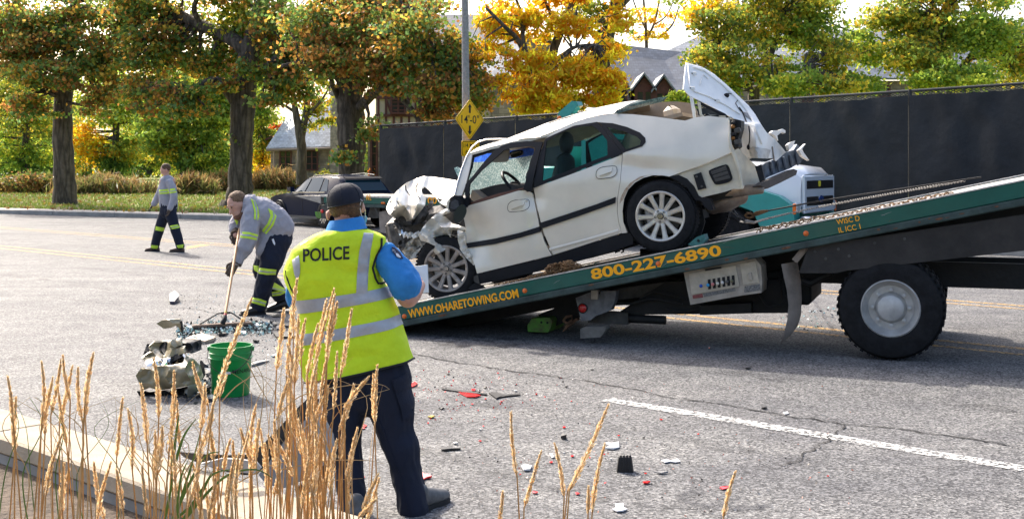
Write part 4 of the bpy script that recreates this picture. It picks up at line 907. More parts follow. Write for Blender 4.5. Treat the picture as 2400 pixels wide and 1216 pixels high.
# under-lift at the tail: light bracket, arms, green foot
ub = panel('light_bracket', [(1349, 698), (1390, 682), (1444, 682), (1441, 705), (1432, 727), (1395, 741), (1385, 750), (1362, 752)], mat('bracket_grey', (.15, .15, .155), .6, metal=.1, var=.35, vscale=9, bump=.2, bscale=30), tk, lambda x, y: PL(x, y, .35), TW*.12, 10, smooth=30)
mb = MB(); mb.lathe(PL(1366, 722, .348), -TW, [(.042, 0), (.042, .012), (.036, .02), (.02, .026), (.001, .027)], 20); mb.build('tail_light', M_REDL, ub)
MB().lathe(PL(1366, 722, .35), -TW, [(.052, 0), (.052, .012), (.042, .014)], 20).build('light_grommet', M_BLACKS, ub)
MB().box(PL(1395, 690, .33), (.035, .03, .045), (TT, TW, UP)).build('connector', M_BOX, ub)
mb = MB(); mb.tube([PL(1405, 688, .32), PL(1410, 675, .3), PL(1404, 668, .33), PL(1398, 674, .34)], .008, 6); mb.build('wire', M_BLACKS, ub)
arm = MB(); a_, b_ = PL(1385, 741, .6), PL(1560, 750, .6); dv = (b_-a_).normalized(); arm.box(a_.lerp(b_, .25), ((b_-a_).length*.27, .06, .06), (dv, TW, dv.cross(TW))); arm.build('lift_arm', M_GREYS, tk)
MB().tube([a_.lerp(b_, .45), b_], .045, 12).build('lift_cylinder', M_BLACKS, tk)
arm = MB(); a_, b_ = PL(1440, 690, .7), PL(1600, 668, .7); dv = (b_-a_).normalized(); arm.box((a_+b_)/2, ((b_-a_).length/2, .05, .06), (dv, TW, dv.cross(TW))); arm.build('cross_brace', M_GREYS, tk)
arm = MB(); a_, b_ = PL(1275, 752, .9), PL(1420, 700, .9); dv = (b_-a_).normalized(); arm.box((a_+b_)/2, ((b_-a_).length/2, .1, .09), (dv, TW, dv.cross(TW))); arm.build('lift_boom', M_BLACKS, tk)
M_FOOT = mat('chipped_bright_green', (.10, .36, .03), .6, col2=(.10, .07, .04), vscale=9, detail=6)
ft = panel('stabiliser_foot', [(1236, 762), (1246, 746), (1287, 744), (1294, 752), (1290, 770), (1284, 779), (1237, 777)], M_FOOT, tk, lambda x, y: PL(x, y, .62), TW*.5, 10, smooth=30)
for q in ((1269, 755), (1283, 756)): MB().lathe(PL(*q, .619), -TW, [(.013, 0), (.013, .003), (.001, .003)], 10).build('bolt_hole', M_BLACKS, ft)
mb = MB(); p = [PL(1318, 778, .7), PL(1326, 762, .7), PL(1350, 745, .7), PL(1354, 750, .7), PL(1334, 764, .7)]
mb.prism(p, TW*.1); mb.build('hook_plate', mat('rusty_steel', (.22, .12, .07), .8, var=.4, vscale=20, bump=.3), tk)
MB().tube([PL(1320, 752, .68), PL(1328, 742, .68), PL(1340, 740, .68), PL(1342, 750, .68), PL(1330, 757, .68), PL(1320, 752, .68)], .014, 6).build('shackle', MATS['rusty_steel'], tk)
g0 = G(1375, 793); wb = thing('wheel_chock', 'grey weathered wedge block lying on the road beneath the tow truck lift', 'wheel chock', g0)
pp = [(1360, 770), (1370, 766), (1418, 765), (1420, 772), (1408, 790), (1360, 793)]
panel('block', pp, mat('weathered_block', (.13, .12, .105), .9, var=.3, vscale=9, bump=.4, bscale=30), wb, lambda x, y: PL(x, y, .10)+UP*.0, TW*.16, 8, smooth=30)
# ================================================================ WHITE WRECKED CAR
V0 = 0.47; CW = 1.96; VC = V0+CW/2
def deckz(u): return z0+(u-u0)*math.tan(BTH)
DENTS = [(1500, 395, 60, 16, .05), (1475, 380, 26, 14, .03), (1130, 545, 34, 40, .08), (1105, 585, 22, 40, .06), (1255, 505, 16, 60, .03), (1250, 460, 22, 24, .045), (1650, 330, 50, 24, .02), (1150, 600, 40, 30, .03), (1690, 300, 30, 20, .03), (1105, 520, 22, 24, .05)]
def vprof(b):
    x = b-1.02; sp_ = .06*math.log1p(math.exp(min(x/.06, 40)))
    return .015*(b-.65)**2+.52*sp_+.10*max(0, .32-b)
def carfn(ex=0.0, dent=True):
    def f(x, y):
        v = V0+ex
        for _ in range(5):
            p = PL(x, y, v); u, z = UZ(p); b = (z-deckz(u))*math.cos(BTH); v = V0+ex+vprof(b)
        if dent:
            for (dx, dy, rx, ry, dp) in DENTS: v += dp*math.exp(-((x-dx)/rx)**2-((y-dy)/ry)**2)
            v += .006*noise.noise(V((x*.02, y*.02, 1.7)))
        return PL(x, y, v)
    return f
CF = carfn()
def vof(p): return (p-TO).dot(TW)
M_CAR = mat('pearl_white_paint', (0.71, 0.645, 0.53), 0.3, metal=.12, coat=.8, var=.05, vscale=3, bump=.012, bscale=300)
nt = M_CAR.node_tree
M_CARI = mat('primer_white_inner', (0.76, 0.745, 0.70), 0.5, var=.08, vscale=6, coat=.2)
M_CARL = mat('dirty_cream_underpaint', (0.56, 0.51, 0.4), 0.5, var=.16, vscale=6, coat=.2)
M_TRIM = mat('black_plastic_trim', (0.009, 0.010, 0.013), 0.5, spec=.25, var=.2, vscale=9)
M_SEAL = mat('window_frame_black', (0.006, 0.006, 0.007), 0.45, spec=.25)
M_GLASS = mat('tinted_glass', (0.42, 0.66, 0.64), 0.03, trans=1.0, ior=1.12, spec=.6)
M_CHROME = mat('bright_metal', (0.62, 0.62, 0.62), 0.18, metal=1.0)
M_ALLOY = mat('silver_alloy', (0.56, 0.52, 0.46), 0.34, metal=.55, var=.12, vscale=18)
M_TAN = mat('tan_interior', (0.33, 0.26, 0.19), 0.75, var=.12, vscale=8)
M_DKIN = mat('dark_interior', (0.045, 0.042, 0.04), 0.7, var=.2, vscale=8)
M_ENG = mat('engine_grime', (0.05, 0.045, 0.042), 0.6, col2=(.16, .15, .14), vscale=14, metal=.4, bump=.4, bscale=30)
M_TORN = mat('torn_bumper_plastic', (0.30, 0.27, 0.23), 0.75, col2=(.52, .5, .43), vscale=9, detail=8, bump=.5, bscale=25)
wc = thing('wrecked_car', 'wrecked off-white sedan with crushed nose and torn rear chained on the tilted flatbed', 'car', BP(1.6, VC, 0))
IN = TW*.035
def mirror(o, m=None, suffix=None):
    me = o.data.copy(); b = ORG[wc.name]
    for v in me.vertices: p = v.co+b; v.co = p+TW*(2*(VC-vof(p)))-b
    bm = bmesh.new(); bm.from_mesh(me); bmesh.ops.reverse_faces(bm, faces=bm.faces); bm.to_mesh(me); bm.free()
    n = bpy.data.objects.new(o.name.split('.')[0], me); COL.objects.link(n); n.parent = o.parent; return n
# --- quarter panel with C-pillar
QP = [(1277, 325), (1316, 299), (1345, 287), (1378, 276), (1405, 270), (1436, 267), (1480, 268), (1530, 273), (1580, 280), (1606, 283), (1628, 276), (1660, 272), (1706, 277), (1712, 295), (1710, 330), (1717, 356), (1680, 373), (1640, 389), (1600, 403), (1568, 414), (1552, 411), (1530, 411), (1508, 417), (1488, 428), (1472, 445), (1463, 466), (1459, 495), (1461, 520), (1471, 545), (1458, 547), (1450, 519), (1447, 490), (1448, 464), (1454, 427), (1458, 381), (1460, 359), (1467, 355), (1505, 343), (1513, 334), (1512, 323), (1500, 311), (1470, 298), (1436, 289), (1403, 287), (1399, 286), (1344, 295)]
quarter = panel('quarter_panel', QP, M_CAR, wc, CF, IN, 7)
rdoor = panel('rear_door', [(1251, 441), (1300, 423), (1380, 393), (1458, 363), (1457, 381), (1453, 427), (1447, 464), (1446, 490), (1449, 519), (1457, 546), (1414, 559), (1360, 577), (1296, 597), (1287, 575), (1274, 545), (1266, 515), (1260, 490), (1255, 465)], M_CAR, wc, CF, IN, 7)
fdoor = panel('front_door', [(1094, 483), (1130, 473), (1170, 461), (1215, 447), (1232, 446), (1247, 454), (1252, 470), (1258, 500), (1264, 530), (1275, 565), (1285, 585), (1293, 598), (1250, 609), (1180, 626), (1118, 641), (1112, 618), (1098, 588), (1091, 560), (1091, 531), (1086, 506), (1086, 490)], M_CAR, wc, carfn(-.012), IN, 6)
# swage creases pressed into the doors: slim ribs
def rib(pts, par, m=M_CAR, r=.009, ex=-.004, name='swage_line', n=6):
    f = carfn(ex, True); mb = MB(); mb.tube([f(*p) for p in resample_open(pts, 8)], r, n); return mb.build(name, m, par, 60)
def resample_open(pts, step):
    out = []
    for a, b in zip(pts, pts[1:]):
        k = max(1, int((V(a)-V(b)).length/step)); out += [tuple(V(a).lerp(V(b), i/k)) for i in range(k)]
    return out+[pts[-1]]
rib([(1118, 622), (1180, 610), (1250, 594), (1284, 585)], fdoor, r=(.016, .007)); rib([(1288, 585), (1360, 566), (1410, 552), (1450, 540)], rdoor, r=(.016, .007))
# protective strips
st1 = panel('rub_strip', [(1093, 570), (1160, 559), (1220, 545), (1264, 531), (1267, 543), (1220, 557), (1160, 572), (1096, 581)], M_TRIM, fdoor, carfn(-.034), TW*.03, 8)
st2 = panel('rub_strip', [(1264, 523), (1340, 498), (1400, 478), (1442, 462), (1441, 476), (1400, 491), (1340, 512), (1268, 536)], M_TRIM, rdoor, carfn(-.026), TW*.03, 8)
# --- window frames and glass
fr_front = panel('window_frame', [(1092, 478), (1089, 445), (1091, 432), (1112, 408), (1134, 380), (1153, 359), (1175, 342), (1197, 335), (1235, 331), (1272, 333), (1266, 352), (1257, 388), (1250, 420), (1246, 449), (1236, 450), (1226, 443), (1238, 408), (1248, 376), (1254, 348), (1248, 343), (1200, 346), (1180, 353), (1155, 376), (1126, 402), (1101, 431), (1099, 445), (1100, 480)], M_SEAL, fdoor, carfn(-.02, False), TW*.03, 5)
panel('door_seal', [(1105, 363), (1130, 352), (1162, 344), (1152, 354), (1135, 362), (1110, 370), (1106, 392), (1098, 415), (1092, 440), (1080, 463), (1088, 432), (1096, 402)], M_SEAL, wc, carfn(.03, False), TW*.03, 6)
panel('belt_trim', [(1094, 483), (1130, 472), (1175, 459), (1226, 443), (1227, 440), (1170, 453), (1135, 463), (1100, 476)], mat('brown_wood_trim', (.10, .035, .018), .35), fdoor, carfn(.03, False), TW*.03, 6)
rframe = panel('window_frame', [(1249, 440), (1254, 410), (1266, 365), (1277, 327), (1300, 315), (1344, 296), (1375, 290), (1399, 287), (1414, 300), (1430, 322), (1446, 342), (1458, 358), (1400, 380), (1330, 408)], M_SEAL, rdoor, carfn(.006, False), TW*.008, 7)
RG = [(1271, 424), (1275, 380), (1281, 331), (1305, 317), (1332, 304), (1362, 297), (1388, 295), (1399, 303), (1412, 316), (1423, 330), (1424, 364), (1390, 377), (1330, 401)]
def resample_open_(pts, n=5):
    out = []
    for i in range(len(pts)-1):
        a0, a1, a2, a3 = [V(pts[j]) for j in (max(i-1, 0), i, i+1, min(i+2, len(pts)-1))]
        for k in range(n): t = k/n; out.append(tuple(.5*((2*a1)+(a2-a0)*t+(2*a0-5*a1+4*a2-a3)*t*t+(3*a1-a0-3*a2+a3)*t**3)))
    return out+[pts[-1]]
# dark machinery hung beneath the tilted bed
for (x0_, y0_, x1_, y1_, v_, w_, m_) in ((1440, 690, 1520, 716, .9, .3, M_BLACKS), (1530, 672, 1590, 706, 1.1, .4, M_GREYS), (1800, 640, 1836, 690, .7, .3, M_BLACKS), (1640, 716, 1760, 738, .45, .2, M_BLACKS)):
    panel('valve_block', [(x0_, y0_), (x1_, y0_-6), (x1_, y1_-4), (x0_, y1_)], m_, tk, lambda x, y: PL(x, y, v_), TW*w_, 14, smooth=30)
for pts, r_ in (([(1420, 700), (1470, 712), (1530, 700), (1600, 712)], .014), ([(1500, 700), (1530, 684), (1570, 690), (1610, 700)], .01), ([(1780, 690), (1800, 716), (1830, 712), (1846, 690)], .012), ([(1560, 722), (1600, 730), (1650, 720)], .012)):
    MB().tube([PL(x, y, .5) for x, y in resample_open_(pts)], r_, 6).build('hydraulic_hose', M_BLACKS, tk)
for q in ((1910, 590), (1935, 606), (1965, 584), (1990, 600), (2050, 570), (2120, 560)):
    MB().lathe(PL(q[0], q[1], .058), -TW, [(.014, 0), (.014, .008), (.001, .01)], 8).build('bolt', M_GREYS, tk)
rs_s = random.Random(12); M_SCR = mat('bare_scratch', (.30, .30, .28), .6); M_RUST = mat('rust_stain', (.13, .06, .03), .9, var=.4, vscale=30)
for k in range(22):
    a = rs_s.uniform(.1, 7); b = rs_s.uniform(-.13, -.01); l = rs_s.uniform(.02, .16); q = rs_s.uniform(-.4, .5)
    MB().tube([BP(a, -.0005, b), BP(a+l*.5, -.0005, min(-.005, b+l*.5*q+.004)), BP(a+l, -.0005, max(-.14, min(-.005, b+l*q)))], [.0006, .0016, .0006], 4).build('scratch', M_SCR if k % 3 else M_RUST, tk)
for k in range(16):
    a = rs_s.uniform(.1, 7); MB().ell(BP(a, -.012, rs_s.uniform(-.20, -.16)), (rs_s.uniform(.01, .05), .002, rs_s.uniform(.004, .012)), BX, 10, 6).build('rust_patch', M_RUST, tk)
# the rear door frame is an open ring: rebuild it round the glass opening
bpy.data.objects.remove(rframe)
RFO = [(1249, 440), (1254, 410), (1266, 365), (1277, 327), (1300, 315), (1344, 296), (1375, 290), (1399, 287), (1414, 300), (1430, 322), (1446, 342), (1458, 358), (1424, 371)]
RFO = [(1249, 441), (1254, 410), (1266, 365), (1277, 327), (1300, 315), (1344, 296), (1375, 290), (1399, 286.5), (1414, 300), (1430, 322), (1446, 342), (1459, 360), (1424, 373), (1330, 409)]
rframe = panel('window_frame', RFO, M_SEAL, rdoor, carfn(-.004, False), TW*.02, 5, holes=[RG])
rglass = panel('window_glass', RG, M_GLASS, rdoor, carfn(.014, False), TW*.005, 8)
QG = [(1422, 298), (1459, 307), (1493, 321), (1502, 330), (1500, 340), (1467, 351), (1445, 325)]
qframe = panel('window_frame', [(1404, 287), (1436, 289.5), (1470, 298.5), (1500, 311.5), (1512, 323.5), (1513, 333.5), (1505, 343), (1467, 356), (1460, 359), (1446, 341), (1430, 320)], M_SEAL, quarter, carfn(-.006, False), TW*.02, 4, holes=[QG])
qglass = panel('window_glass', QG, M_GLASS, quarter, carfn(.012, False), TW*.005, 8)
# --- sill, handles
sill = panel('sill', [(1116, 642), (1180, 627), (1250, 610), (1294, 599), (1380, 571), (1440, 553), (1478, 545), (1484, 560), (1484, 572), (1430, 590), (1360, 611), (1280, 632), (1200, 650), (1116, 668), (1108, 655)], M_TRIM, wc, carfn(.0, False), TW*.12, 9)
panel('sill_bracket', [(1110, 648), (1120, 644), (1124, 666), (1112, 660)], M_GREYS, sill, carfn(-.01, False), TW*.1, 6)
def handle(px, par):
    cx, cy, w, h, sl = px; f = lambda ex: carfn(ex, True)
    def ov(kx, ky, n=22): return [(cx+w*kx*math.copysign(abs(math.cos(q))**.6, math.cos(q)), cy+h*ky*math.copysign(abs(math.sin(q))**.7, math.sin(q))-sl*w*kx*math.cos(q)) for q in [2*math.pi*i/n for i in range(n)]]
    hd = panel('door_handle', ov(1, 1), M_CAR, par, f(-.010), TW*.012, 5)
    mb = MB(); q = [f(-.012)(*p) for p in ov(1.03, 1.05)]; mb.tube(q+[q[0]], .003, 5); mb.build('handle_gap', M_TRIM, hd)
    panel('handle_recess', [(cx-w*.72, cy+h*.35+sl*w*.72), (cx+w*.5, cy+h*.1-sl*w*.5), (cx+w*.3, cy+h*.62-sl*w*.3), (cx-w*.6, cy+h*.75+sl*w*.6)], M_CARL, hd, f(-.013), TW*.004, 4)
    panel('handle_grip', [(cx-w*.78, cy-h*.15+sl*w*.78), (cx-w*.3, cy-h*.55+sl*w*.3), (cx+w*.55, cy-h*.62-sl*w*.55), (cx+w*.5, cy+h*.05-sl*w*.5), (cx-w*.7, cy+h*.35+sl*w*.7)], M_CAR, hd, f(-.03), TW*.02, 4)
    return hd
handle((1215.5, 482, 25, 13, .2), fdoor); handle((1421.5, 404, 24, 13, .22), rdoor)
MB().lathe(carfn(-.014)(1234, 471), -TW, [(.013, 0), (.013, .003), (.008, .004), (.001, .002)], 12).build('key_lock', M_CHROME, fdoor)
# --- A pillar, roof
apil = panel('windscreen_pillar', [(1066, 457), (1076, 420), (1090, 378), (1102, 357), (1107, 361), (1101, 395), (1092, 432), (1080, 464)], M_CAR, wc, carfn(.01, False), TW*.06+UP*.01, 6)
gut = [(1100, 359), (1150, 345), (1200, 332), (1252, 323), (1280, 314), (1316, 299), (1345, 287), (1378, 276), (1410, 269), (1438, 266)]
crn = [(1165, 337), (1205, 326), (1230, 317), (1258, 305), (1300, 287), (1349, 271), (1401, 257), (1447, 245), (1480, 239), (1512, 236)]
def respl(pts, n):
    L = [0]
    for a, b in zip(pts, pts[1:]): L.append(L[-1]+(V(a)-V(b)).length)
    out = []
    for i in range(n):
        t = L[-1]*i/(n-1); k = max(j for j in range(len(L)-1) if L[j] <= t+1e-9); f = (t-L[k])/(L[k+1]-L[k]); out.append(tuple(V(pts[k]).lerp(V(pts[k+1]), f)))
    return out
nst, ns = 34, 16
rf_t, rf_b = [], []
gf = carfn(.0, False)
for (gx, gy), (cx, cy) in zip(respl(gut, nst), respl(crn, nst)):
    N_ = gf(gx, gy); C_ = PL(cx, cy, VC); Fp = N_+TW*(2*(VC-vof(N_))); row = []
    for j in range(ns+1):
        s = j/ns; w = 1-abs(2*s-1)**2.6; row.append(N_.lerp(Fp, s)+(C_-(N_+Fp)/2)*w+UP*(.006*noise.noise(V((gx*.03, j*.8, 3)))))
    rf_t.append(row)
mb = MB(); k = ns+1
mb.v = [p for r in rf_t for p in r]; nv = len(mb.v); mb.v += [p-UP*.03 for r in rf_t for p in r]
for i in range(nst-1):
    for j in range(ns): a = i*k+j; mb.f.append([a, a+1, a+k+1, a+k]); mb.f.append([nv+a, nv+a+k, nv+a+k+1, nv+a+1])
bd = [j for j in range(k)]+[i*k+ns for i in range(1, nst)]+[(nst-1)*k+j for j in range(ns-1, -1, -1)]+[i*k for i in range(nst-2, 0, -1)]
for a, b in zip(bd, bd[1:]+bd[:1]): mb.f.append([a, b, nv+b, nv+a])
roof = mb.build('roof', M_CAR, wc, 50)
hl = MB(); hl.v = [p-UP*.032 for r in rf_t for p in r]; hl.f = [[i*k+j, i*k+j+1, (i+1)*k+j+1, (i+1)*k+j] for i in range(nst-1) for j in range(ns)]
hl.build('headliner', M_TAN, roof, 60)
mb = MB(); mb.tube([PL(x, y-1, V0+.55) for x, y in ((1195, 331), (1240, 315), (1290, 293), (1330, 279), (1352, 271))], [.01, .022, .026, .02, .006], 8); mb.build('roof_moulding', M_TRIM, roof)
mb = MB(); mb.tube([gf(x, y) for x, y in ((1066, 456), (1072, 430), (1082, 397), (1094, 366), (1106, 345), (1120, 333), (1140, 327), (1170, 326), (1205, 327), (1245, 324), (1268, 322))], .008, 6); mb.build('sprung_moulding', M_CHROME, wc)
panel('rear_glass_remnant', [(1440, 266), (1462, 256), (1500, 245), (1540, 235), (1560, 233), (1556, 238), (1520, 247), (1480, 257), (1452, 266)], mat('broken_glass_edge', (.012, .04, .05), .15, col2=(.15, .26, .27), vscale=30), roof, lambda x, y: PL(x, y, V0+.22+(x-1440)/120*1.0), UP*.03+TT*.02, 6)
panel('pillar_trim', [(1470, 264), (1500, 252), (1545, 240), (1585, 238), (1623, 243), (1634, 262), (1636, 276), (1606, 284), (1560, 280), (1500, 270)], M_TAN, wc, lambda x, y: PL(x, y, V0+1.45), TW*.03, 9)
mb = MB(); mb.cbox(PL(1576, 268, V0+.75), (.075, .13, .09), (BA, TW, BB), .05); mb.build('headrest', mat('beige_leather', (.5, .42, .32), .6), wc)
mb = MB(); mb.box(PL(1540, 292, V0+.98), (.40, .52, .02), (BA, TW, BB)); mb.build('parcel_shelf', M_TAN, wc)
# windscreen (crazed laminated glass with blue shade band)
M_CRAZE = mat('crazed_windscreen', (0.62, 0.74, 0.73), 0.25)
nt = M_CRAZE.node_tree; N = nt.nodes.new; L = nt.links.new; b = nt.nodes['Principled BSDF']
tc = N('ShaderNodeTexCoord'); mp = N('ShaderNodeMapping'); mp.inputs['Scale'].default_value = (1, 1, .35); mp.inputs['Rotation'].default_value = (0, R(40), 0); L(tc.outputs['Object'], mp.inputs['Vector'])
vo = N('ShaderNodeTexVoronoi'); vo.feature = 'DISTANCE_TO_EDGE'; vo.inputs['Scale'].default_value = 55; L(mp.outputs[0], vo.inputs['Vector'])
rp = N('ShaderNodeValToRGB'); rp.color_ramp.elements[0].position = .0; rp.color_ramp.elements[0].color = (.80, .9, .88, 1); rp.color_ramp.elements[1].position = .12; rp.color_ramp.elements[1].color = (.20, .33, .33, 1)
L(vo.outputs['Distance'], rp.inputs['Fac']); L(rp.outputs[0], b.inputs['Base Color'])
def translucent(m, fac, col=None):
    nt = m.node_tree; b = nt.nodes['Principled BSDF']; t = nt.nodes.new('ShaderNodeBsdfTranslucent'); x = nt.nodes.new('ShaderNodeMixShader'); x.inputs[0].default_value = fac
    if b.inputs['Base Color'].links: nt.links.new(b.inputs['Base Color'].links[0].from_socket, t.inputs['Color'])
    else: t.inputs['Color'].default_value = b.inputs['Base Color'].default_value
    o = nt.nodes['Material Output']; nt.links.new(b.outputs[0], x.inputs[1]); nt.links.new(t.outputs[0], x.inputs[2]); nt.links.new(x.outputs[0], o.inputs['Surface'])
translucent(M_CRAZE, .22)
M_BLUEB = mat('blue_shade_band', (.03, .10, .46), .25, var=.5, vscale=14); translucent(M_BLUEB, .6)
wsb, wst = (1072, 450), (1106, 360)
A0, A1 = gf(*wsb)+TW*.05, gf(*wst)+TW*.05
B0, B1 = PL(1226, 446, VC+.72), PL(1252, 344, VC+.66)
FWD = -BA
def wsp(s, t): p = A0.lerp(B0, s).lerp(A1.lerp(B1, s), t); return p+FWD*(.16*(1-(2*s-1)**2))+(BA*.03*noise.noise(V((s*5, t*4, 2))))
def wsheet(name, t0, t1, m, par):
    mb = MB(); nx, nz = 16, 8; g = [wsp(i/nx, t0+(t1-t0)*j/nz) for j in range(nz+1) for i in range(nx+1)]; mb.v = g
    mb.f = [[j*(nx+1)+i, j*(nx+1)+i+1, (j+1)*(nx+1)+i+1, (j+1)*(nx+1)+i] for j in range(nz) for i in range(nx)]; return mb.build(name, m, par, 60)
ws = wsheet('windscreen', -.02, .80, M_CRAZE, wc); wsheet('shade_band', .80, 1.0, M_BLUEB, ws)
panel('windscreen_shard', [(1064, 394), (1072, 391), (1084, 398), (1080, 420), (1074, 416)], M_CRAZE, wc, lambda x, y: PL(x, y, V0+.5), TW*.01, 8)
# dashboard, wheel, visor, mirror, seats
def hump(pts, v0_, v1_, m, name, par=wc, rnd=1): return panel(name, pts, m, par, lambda x, y: PL(x, y, v0_), TW*(v1_-v0_), 10, rnd, smooth=40)
dashb = hump([(1100, 478), (1104, 455), (1120, 445), (1150, 436), (1180, 430), (1205, 432), (1216, 446), (1200, 465), (1150, 480)], V0+.42, V0+1.6, M_DKIN, 'dashboard')
hump([(1102, 466), (1106, 444), (1113, 450), (1128, 462), (1140, 470), (1118, 478)], V0+.22, V0+.42, M_TAN, 'dash_end_trim')
c = PL(1206, 434, V0+.62); ax = (BA*.8+BB*.45).normalized(); u_ = ax.cross(TW).normalized(); mb = MB()
ring = [c+(TW*math.cos(q)*.19+u_*math.sin(q)*.19) for q in [2*math.pi*i/28 for i in range(29)]]; mb.tube(ring, .018, 8); mb.ell(c, (.07, .05, .04)); mb.tube([ring[0], c], .014, 6); mb.tube([ring[14], c], .014, 6); mb.tube([ring[21], c], .014, 6); mb.build('steering_wheel', M_TRIM, wc)
hump([(1150, 376), (1155, 362), (1163, 352), (1193, 350), (1192, 366), (1189, 380), (1155, 381)], V0+.36, V0+.39, mat('visor_fabric', (.24, .21, .17), .8), 'sun_visor', rnd=1)
mr = hump([(1190, 372), (1192, 362), (1197, 355), (1222, 351), (1225, 357), (1222, 364), (1205, 370)], V0+.88, V0+.92, M_TRIM, 'rear_view_mirror')
panel('mirror_glass', [(1194, 370), (1195, 363), (1199, 358), (1220, 354), (1222, 358), (1219, 362), (1205, 367)], mat('mirror_surface', (.75, .72, .6), .06, metal=1), mr, lambda x, y: PL(x, y, V0+.873), TW*.006, 6)
def seat(px, py, v, m, hdr=True):
    c = PL(px, py, v); mb = MB(); t = (BB*.96+BA*.28).normalized(); n = t.cross(TW).normalized()
    mb.limb([c-t*.30, c, c+t*.24], [(.12, .24), (.13, .25), (.09, .20)], 18, n); st = mb.build('seat_back', m, wc)
    k = MB(); k.ell(c+t*.44, (.075, .14, .12), (n, TW, t)); k.tube([c+t*.3-TW*.06, c+t*.4-TW*.06], .008, 6); k.tube([c+t*.3+TW*.06, c+t*.4+TW*.06], .008, 6)
    if hdr: k.build('seat_headrest', m, st)
    k = MB(); k.cbox(c-t*.36-BA*.25, (.3, .25, .09), (BA, TW, BB), .06); k.build('seat_cushion', m, st)
seat(1322, 430, V0+.55, M_DKIN); seat(1322, 430, V0+1.4, M_DKIN)
seat(1480, 380, V0+.6, M_TAN, False); seat(1480, 380, V0+1.35, M_TAN, False)
mb = MB(); mb.box(BP(1.55, VC, .36), (1.1, .82, .05), BX); mb.build('floor_pan', M_BLACKS, wc)
mb = MB(); mb.box(BP(2.9, VC, .52), (.55, .72, .12), BX); mb.build('boot_floor', M_BLACKS, wc)
# --- rear body below the crease, vents, brackets
LB = [(1570, 416), (1600, 405), (1640, 391), (1680, 375), (1717, 358), (1722, 376), (1728, 398), (1735, 420), (1741, 443), (1718, 443), (1698, 450), (1660, 459), (1640, 464), (1634, 452), (1624, 434), (1608, 420), (1590, 412)]
low = panel('rear_corner', LB, M_CARL, wc, carfn(.03), IN, 6)
def rearv(x): return V0+.05+(x-1735)/107*.9
panel('tail_panel', [(1716, 300), (1728, 345), (1760, 378), (1775, 390), (1784, 425), (1770, 436), (1744, 444), (1736, 420), (1724, 385), (1712, 335)], M_CARL, wc, lambda x, y: PL(x, y, V0+.08+max(0, (x-1722))/62*.5+.02*noise.noise(V((x*.05, y*.05, 0)))), TW*.03+BA*-.03, 7)
panel('lamp_aperture', [(1710, 285), (1722, 279), (1737, 283), (1737, 300), (1730, 325), (1732, 345), (1722, 352), (1714, 335), (1712, 300)], M_BLACKS, wc, lambda x, y: PL(x, y, V0+.075), TW*.2, 7)
mb = MB(); mb.tube([carfn(-.005)(x, y) for x, y in ((1709, 282), (1711, 300), (1710, 325), (1713, 345), (1722, 365), (1733, 400), (1740, 441))], [.008, .012, .014, .016, .02, .018, .014], 8); mb.build('seam_flange', M_CARL, wc)
rr = random.Random(4)
for k in range(7):
    x, y = 1716+rr.uniform(0, 14), 288+k*9; c = PL(x, y, V0+.05); mb = MB(); mb.cbox(c, (rr.uniform(.015, .035), .03, rr.uniform(.012, .03)), (BA, TW, BB), .008); mb.build('lamp_socket', (M_BLACKS, mat('amber_clip', (.25, .10, .015), .5), M_GREYS)[k % 3], wc)
vent = panel('air_vent', [(1659, 402), (1668, 396), (1700, 385), (1707, 388), (1716, 414), (1716, 421), (1708, 428), (1680, 434), (1673, 430)], M_TRIM, low, carfn(.012, False), TW*.02, 6, 1)
for k in range(3):
    t0_ = k/3; f0 = carfn(-.004, False); a_, b_ = V((1666, 403)).lerp(V((1678, 428)), t0_), V((1701, 390)).lerp(V((1712, 420)), t0_); c_, d_ = V((1666, 403)).lerp(V((1678, 428)), t0_+.27), V((1701, 390)).lerp(V((1712, 420)), t0_+.27)
    panel('vent_slat', [tuple(a_), tuple(b_), tuple(d_), tuple(c_)], mat('vent_rubber', (.05, .046, .042), .6), vent, f0, TW*.012+UP*.008, 8)
br = panel('bumper_mount', [(1625, 410), (1642, 404), (1655, 441), (1636, 446)], M_TRIM, low, carfn(.0, False), TW*.03, 6)
for q in ((1633, 414), (1645, 437)): MB().lathe(carfn(-.004, False)(*q), -TW, [(.012, 0), (.012, .01), (.001, .012)], 8).build('bolt', M_GREYS, br)
panel('arch_liner', [(1568, 415), (1590, 410), (1610, 419), (1627, 437), (1637, 458), (1645, 463), (1664, 466), (1672, 491), (1664, 494), (1652, 486), (1642, 470), (1630, 470), (1610, 440), (1590, 425)], M_TRIM, wc, carfn(.02, False), TW*.12, 6)
rub = carfn(-.004); arch = [(1471, 548), (1461, 520), (1459, 495), (1463, 466), (1472, 445), (1488, 428), (1508, 417), (1530, 411), (1552, 411), (1568, 414)]
panel('wheel_housing', [(1462, 520), (1460, 490), (1466, 462), (1484, 432), (1510, 418), (1550, 412), (1590, 414), (1622, 436), (1640, 470), (1652, 520), (1640, 560), (1600, 585), (1520, 585), (1475, 555)], M_BLACKS, wc, lambda x, y: PL(x, y, V0+.34), TW*.03, 14)
mb = MB(); a1 = [rub(*p) for p in resample_open(arch, 6)]; a2 = [p+TW*.34 for p in a1]; n = len(a1); mb.v = a1+a2; mb.f = [[i, i+1, n+i+1, n+i] for i in range(n-1)]; mb.build('arch_inner', M_BLACKS, wc, 60)
M_SCRAPE = mat('scraped_primer', (.30, .17, .09), .8, col2=(.5, .42, .33), vscale=40, detail=6)
panel('scrape', [(1452, 478), (1455, 462), (1464, 444), (1478, 428), (1500, 414), (1530, 409), (1512, 413), (1486, 427), (1470, 446), (1460, 468)], M_SCRAPE, quarter, carfn(-.002), TW*.002, 4)
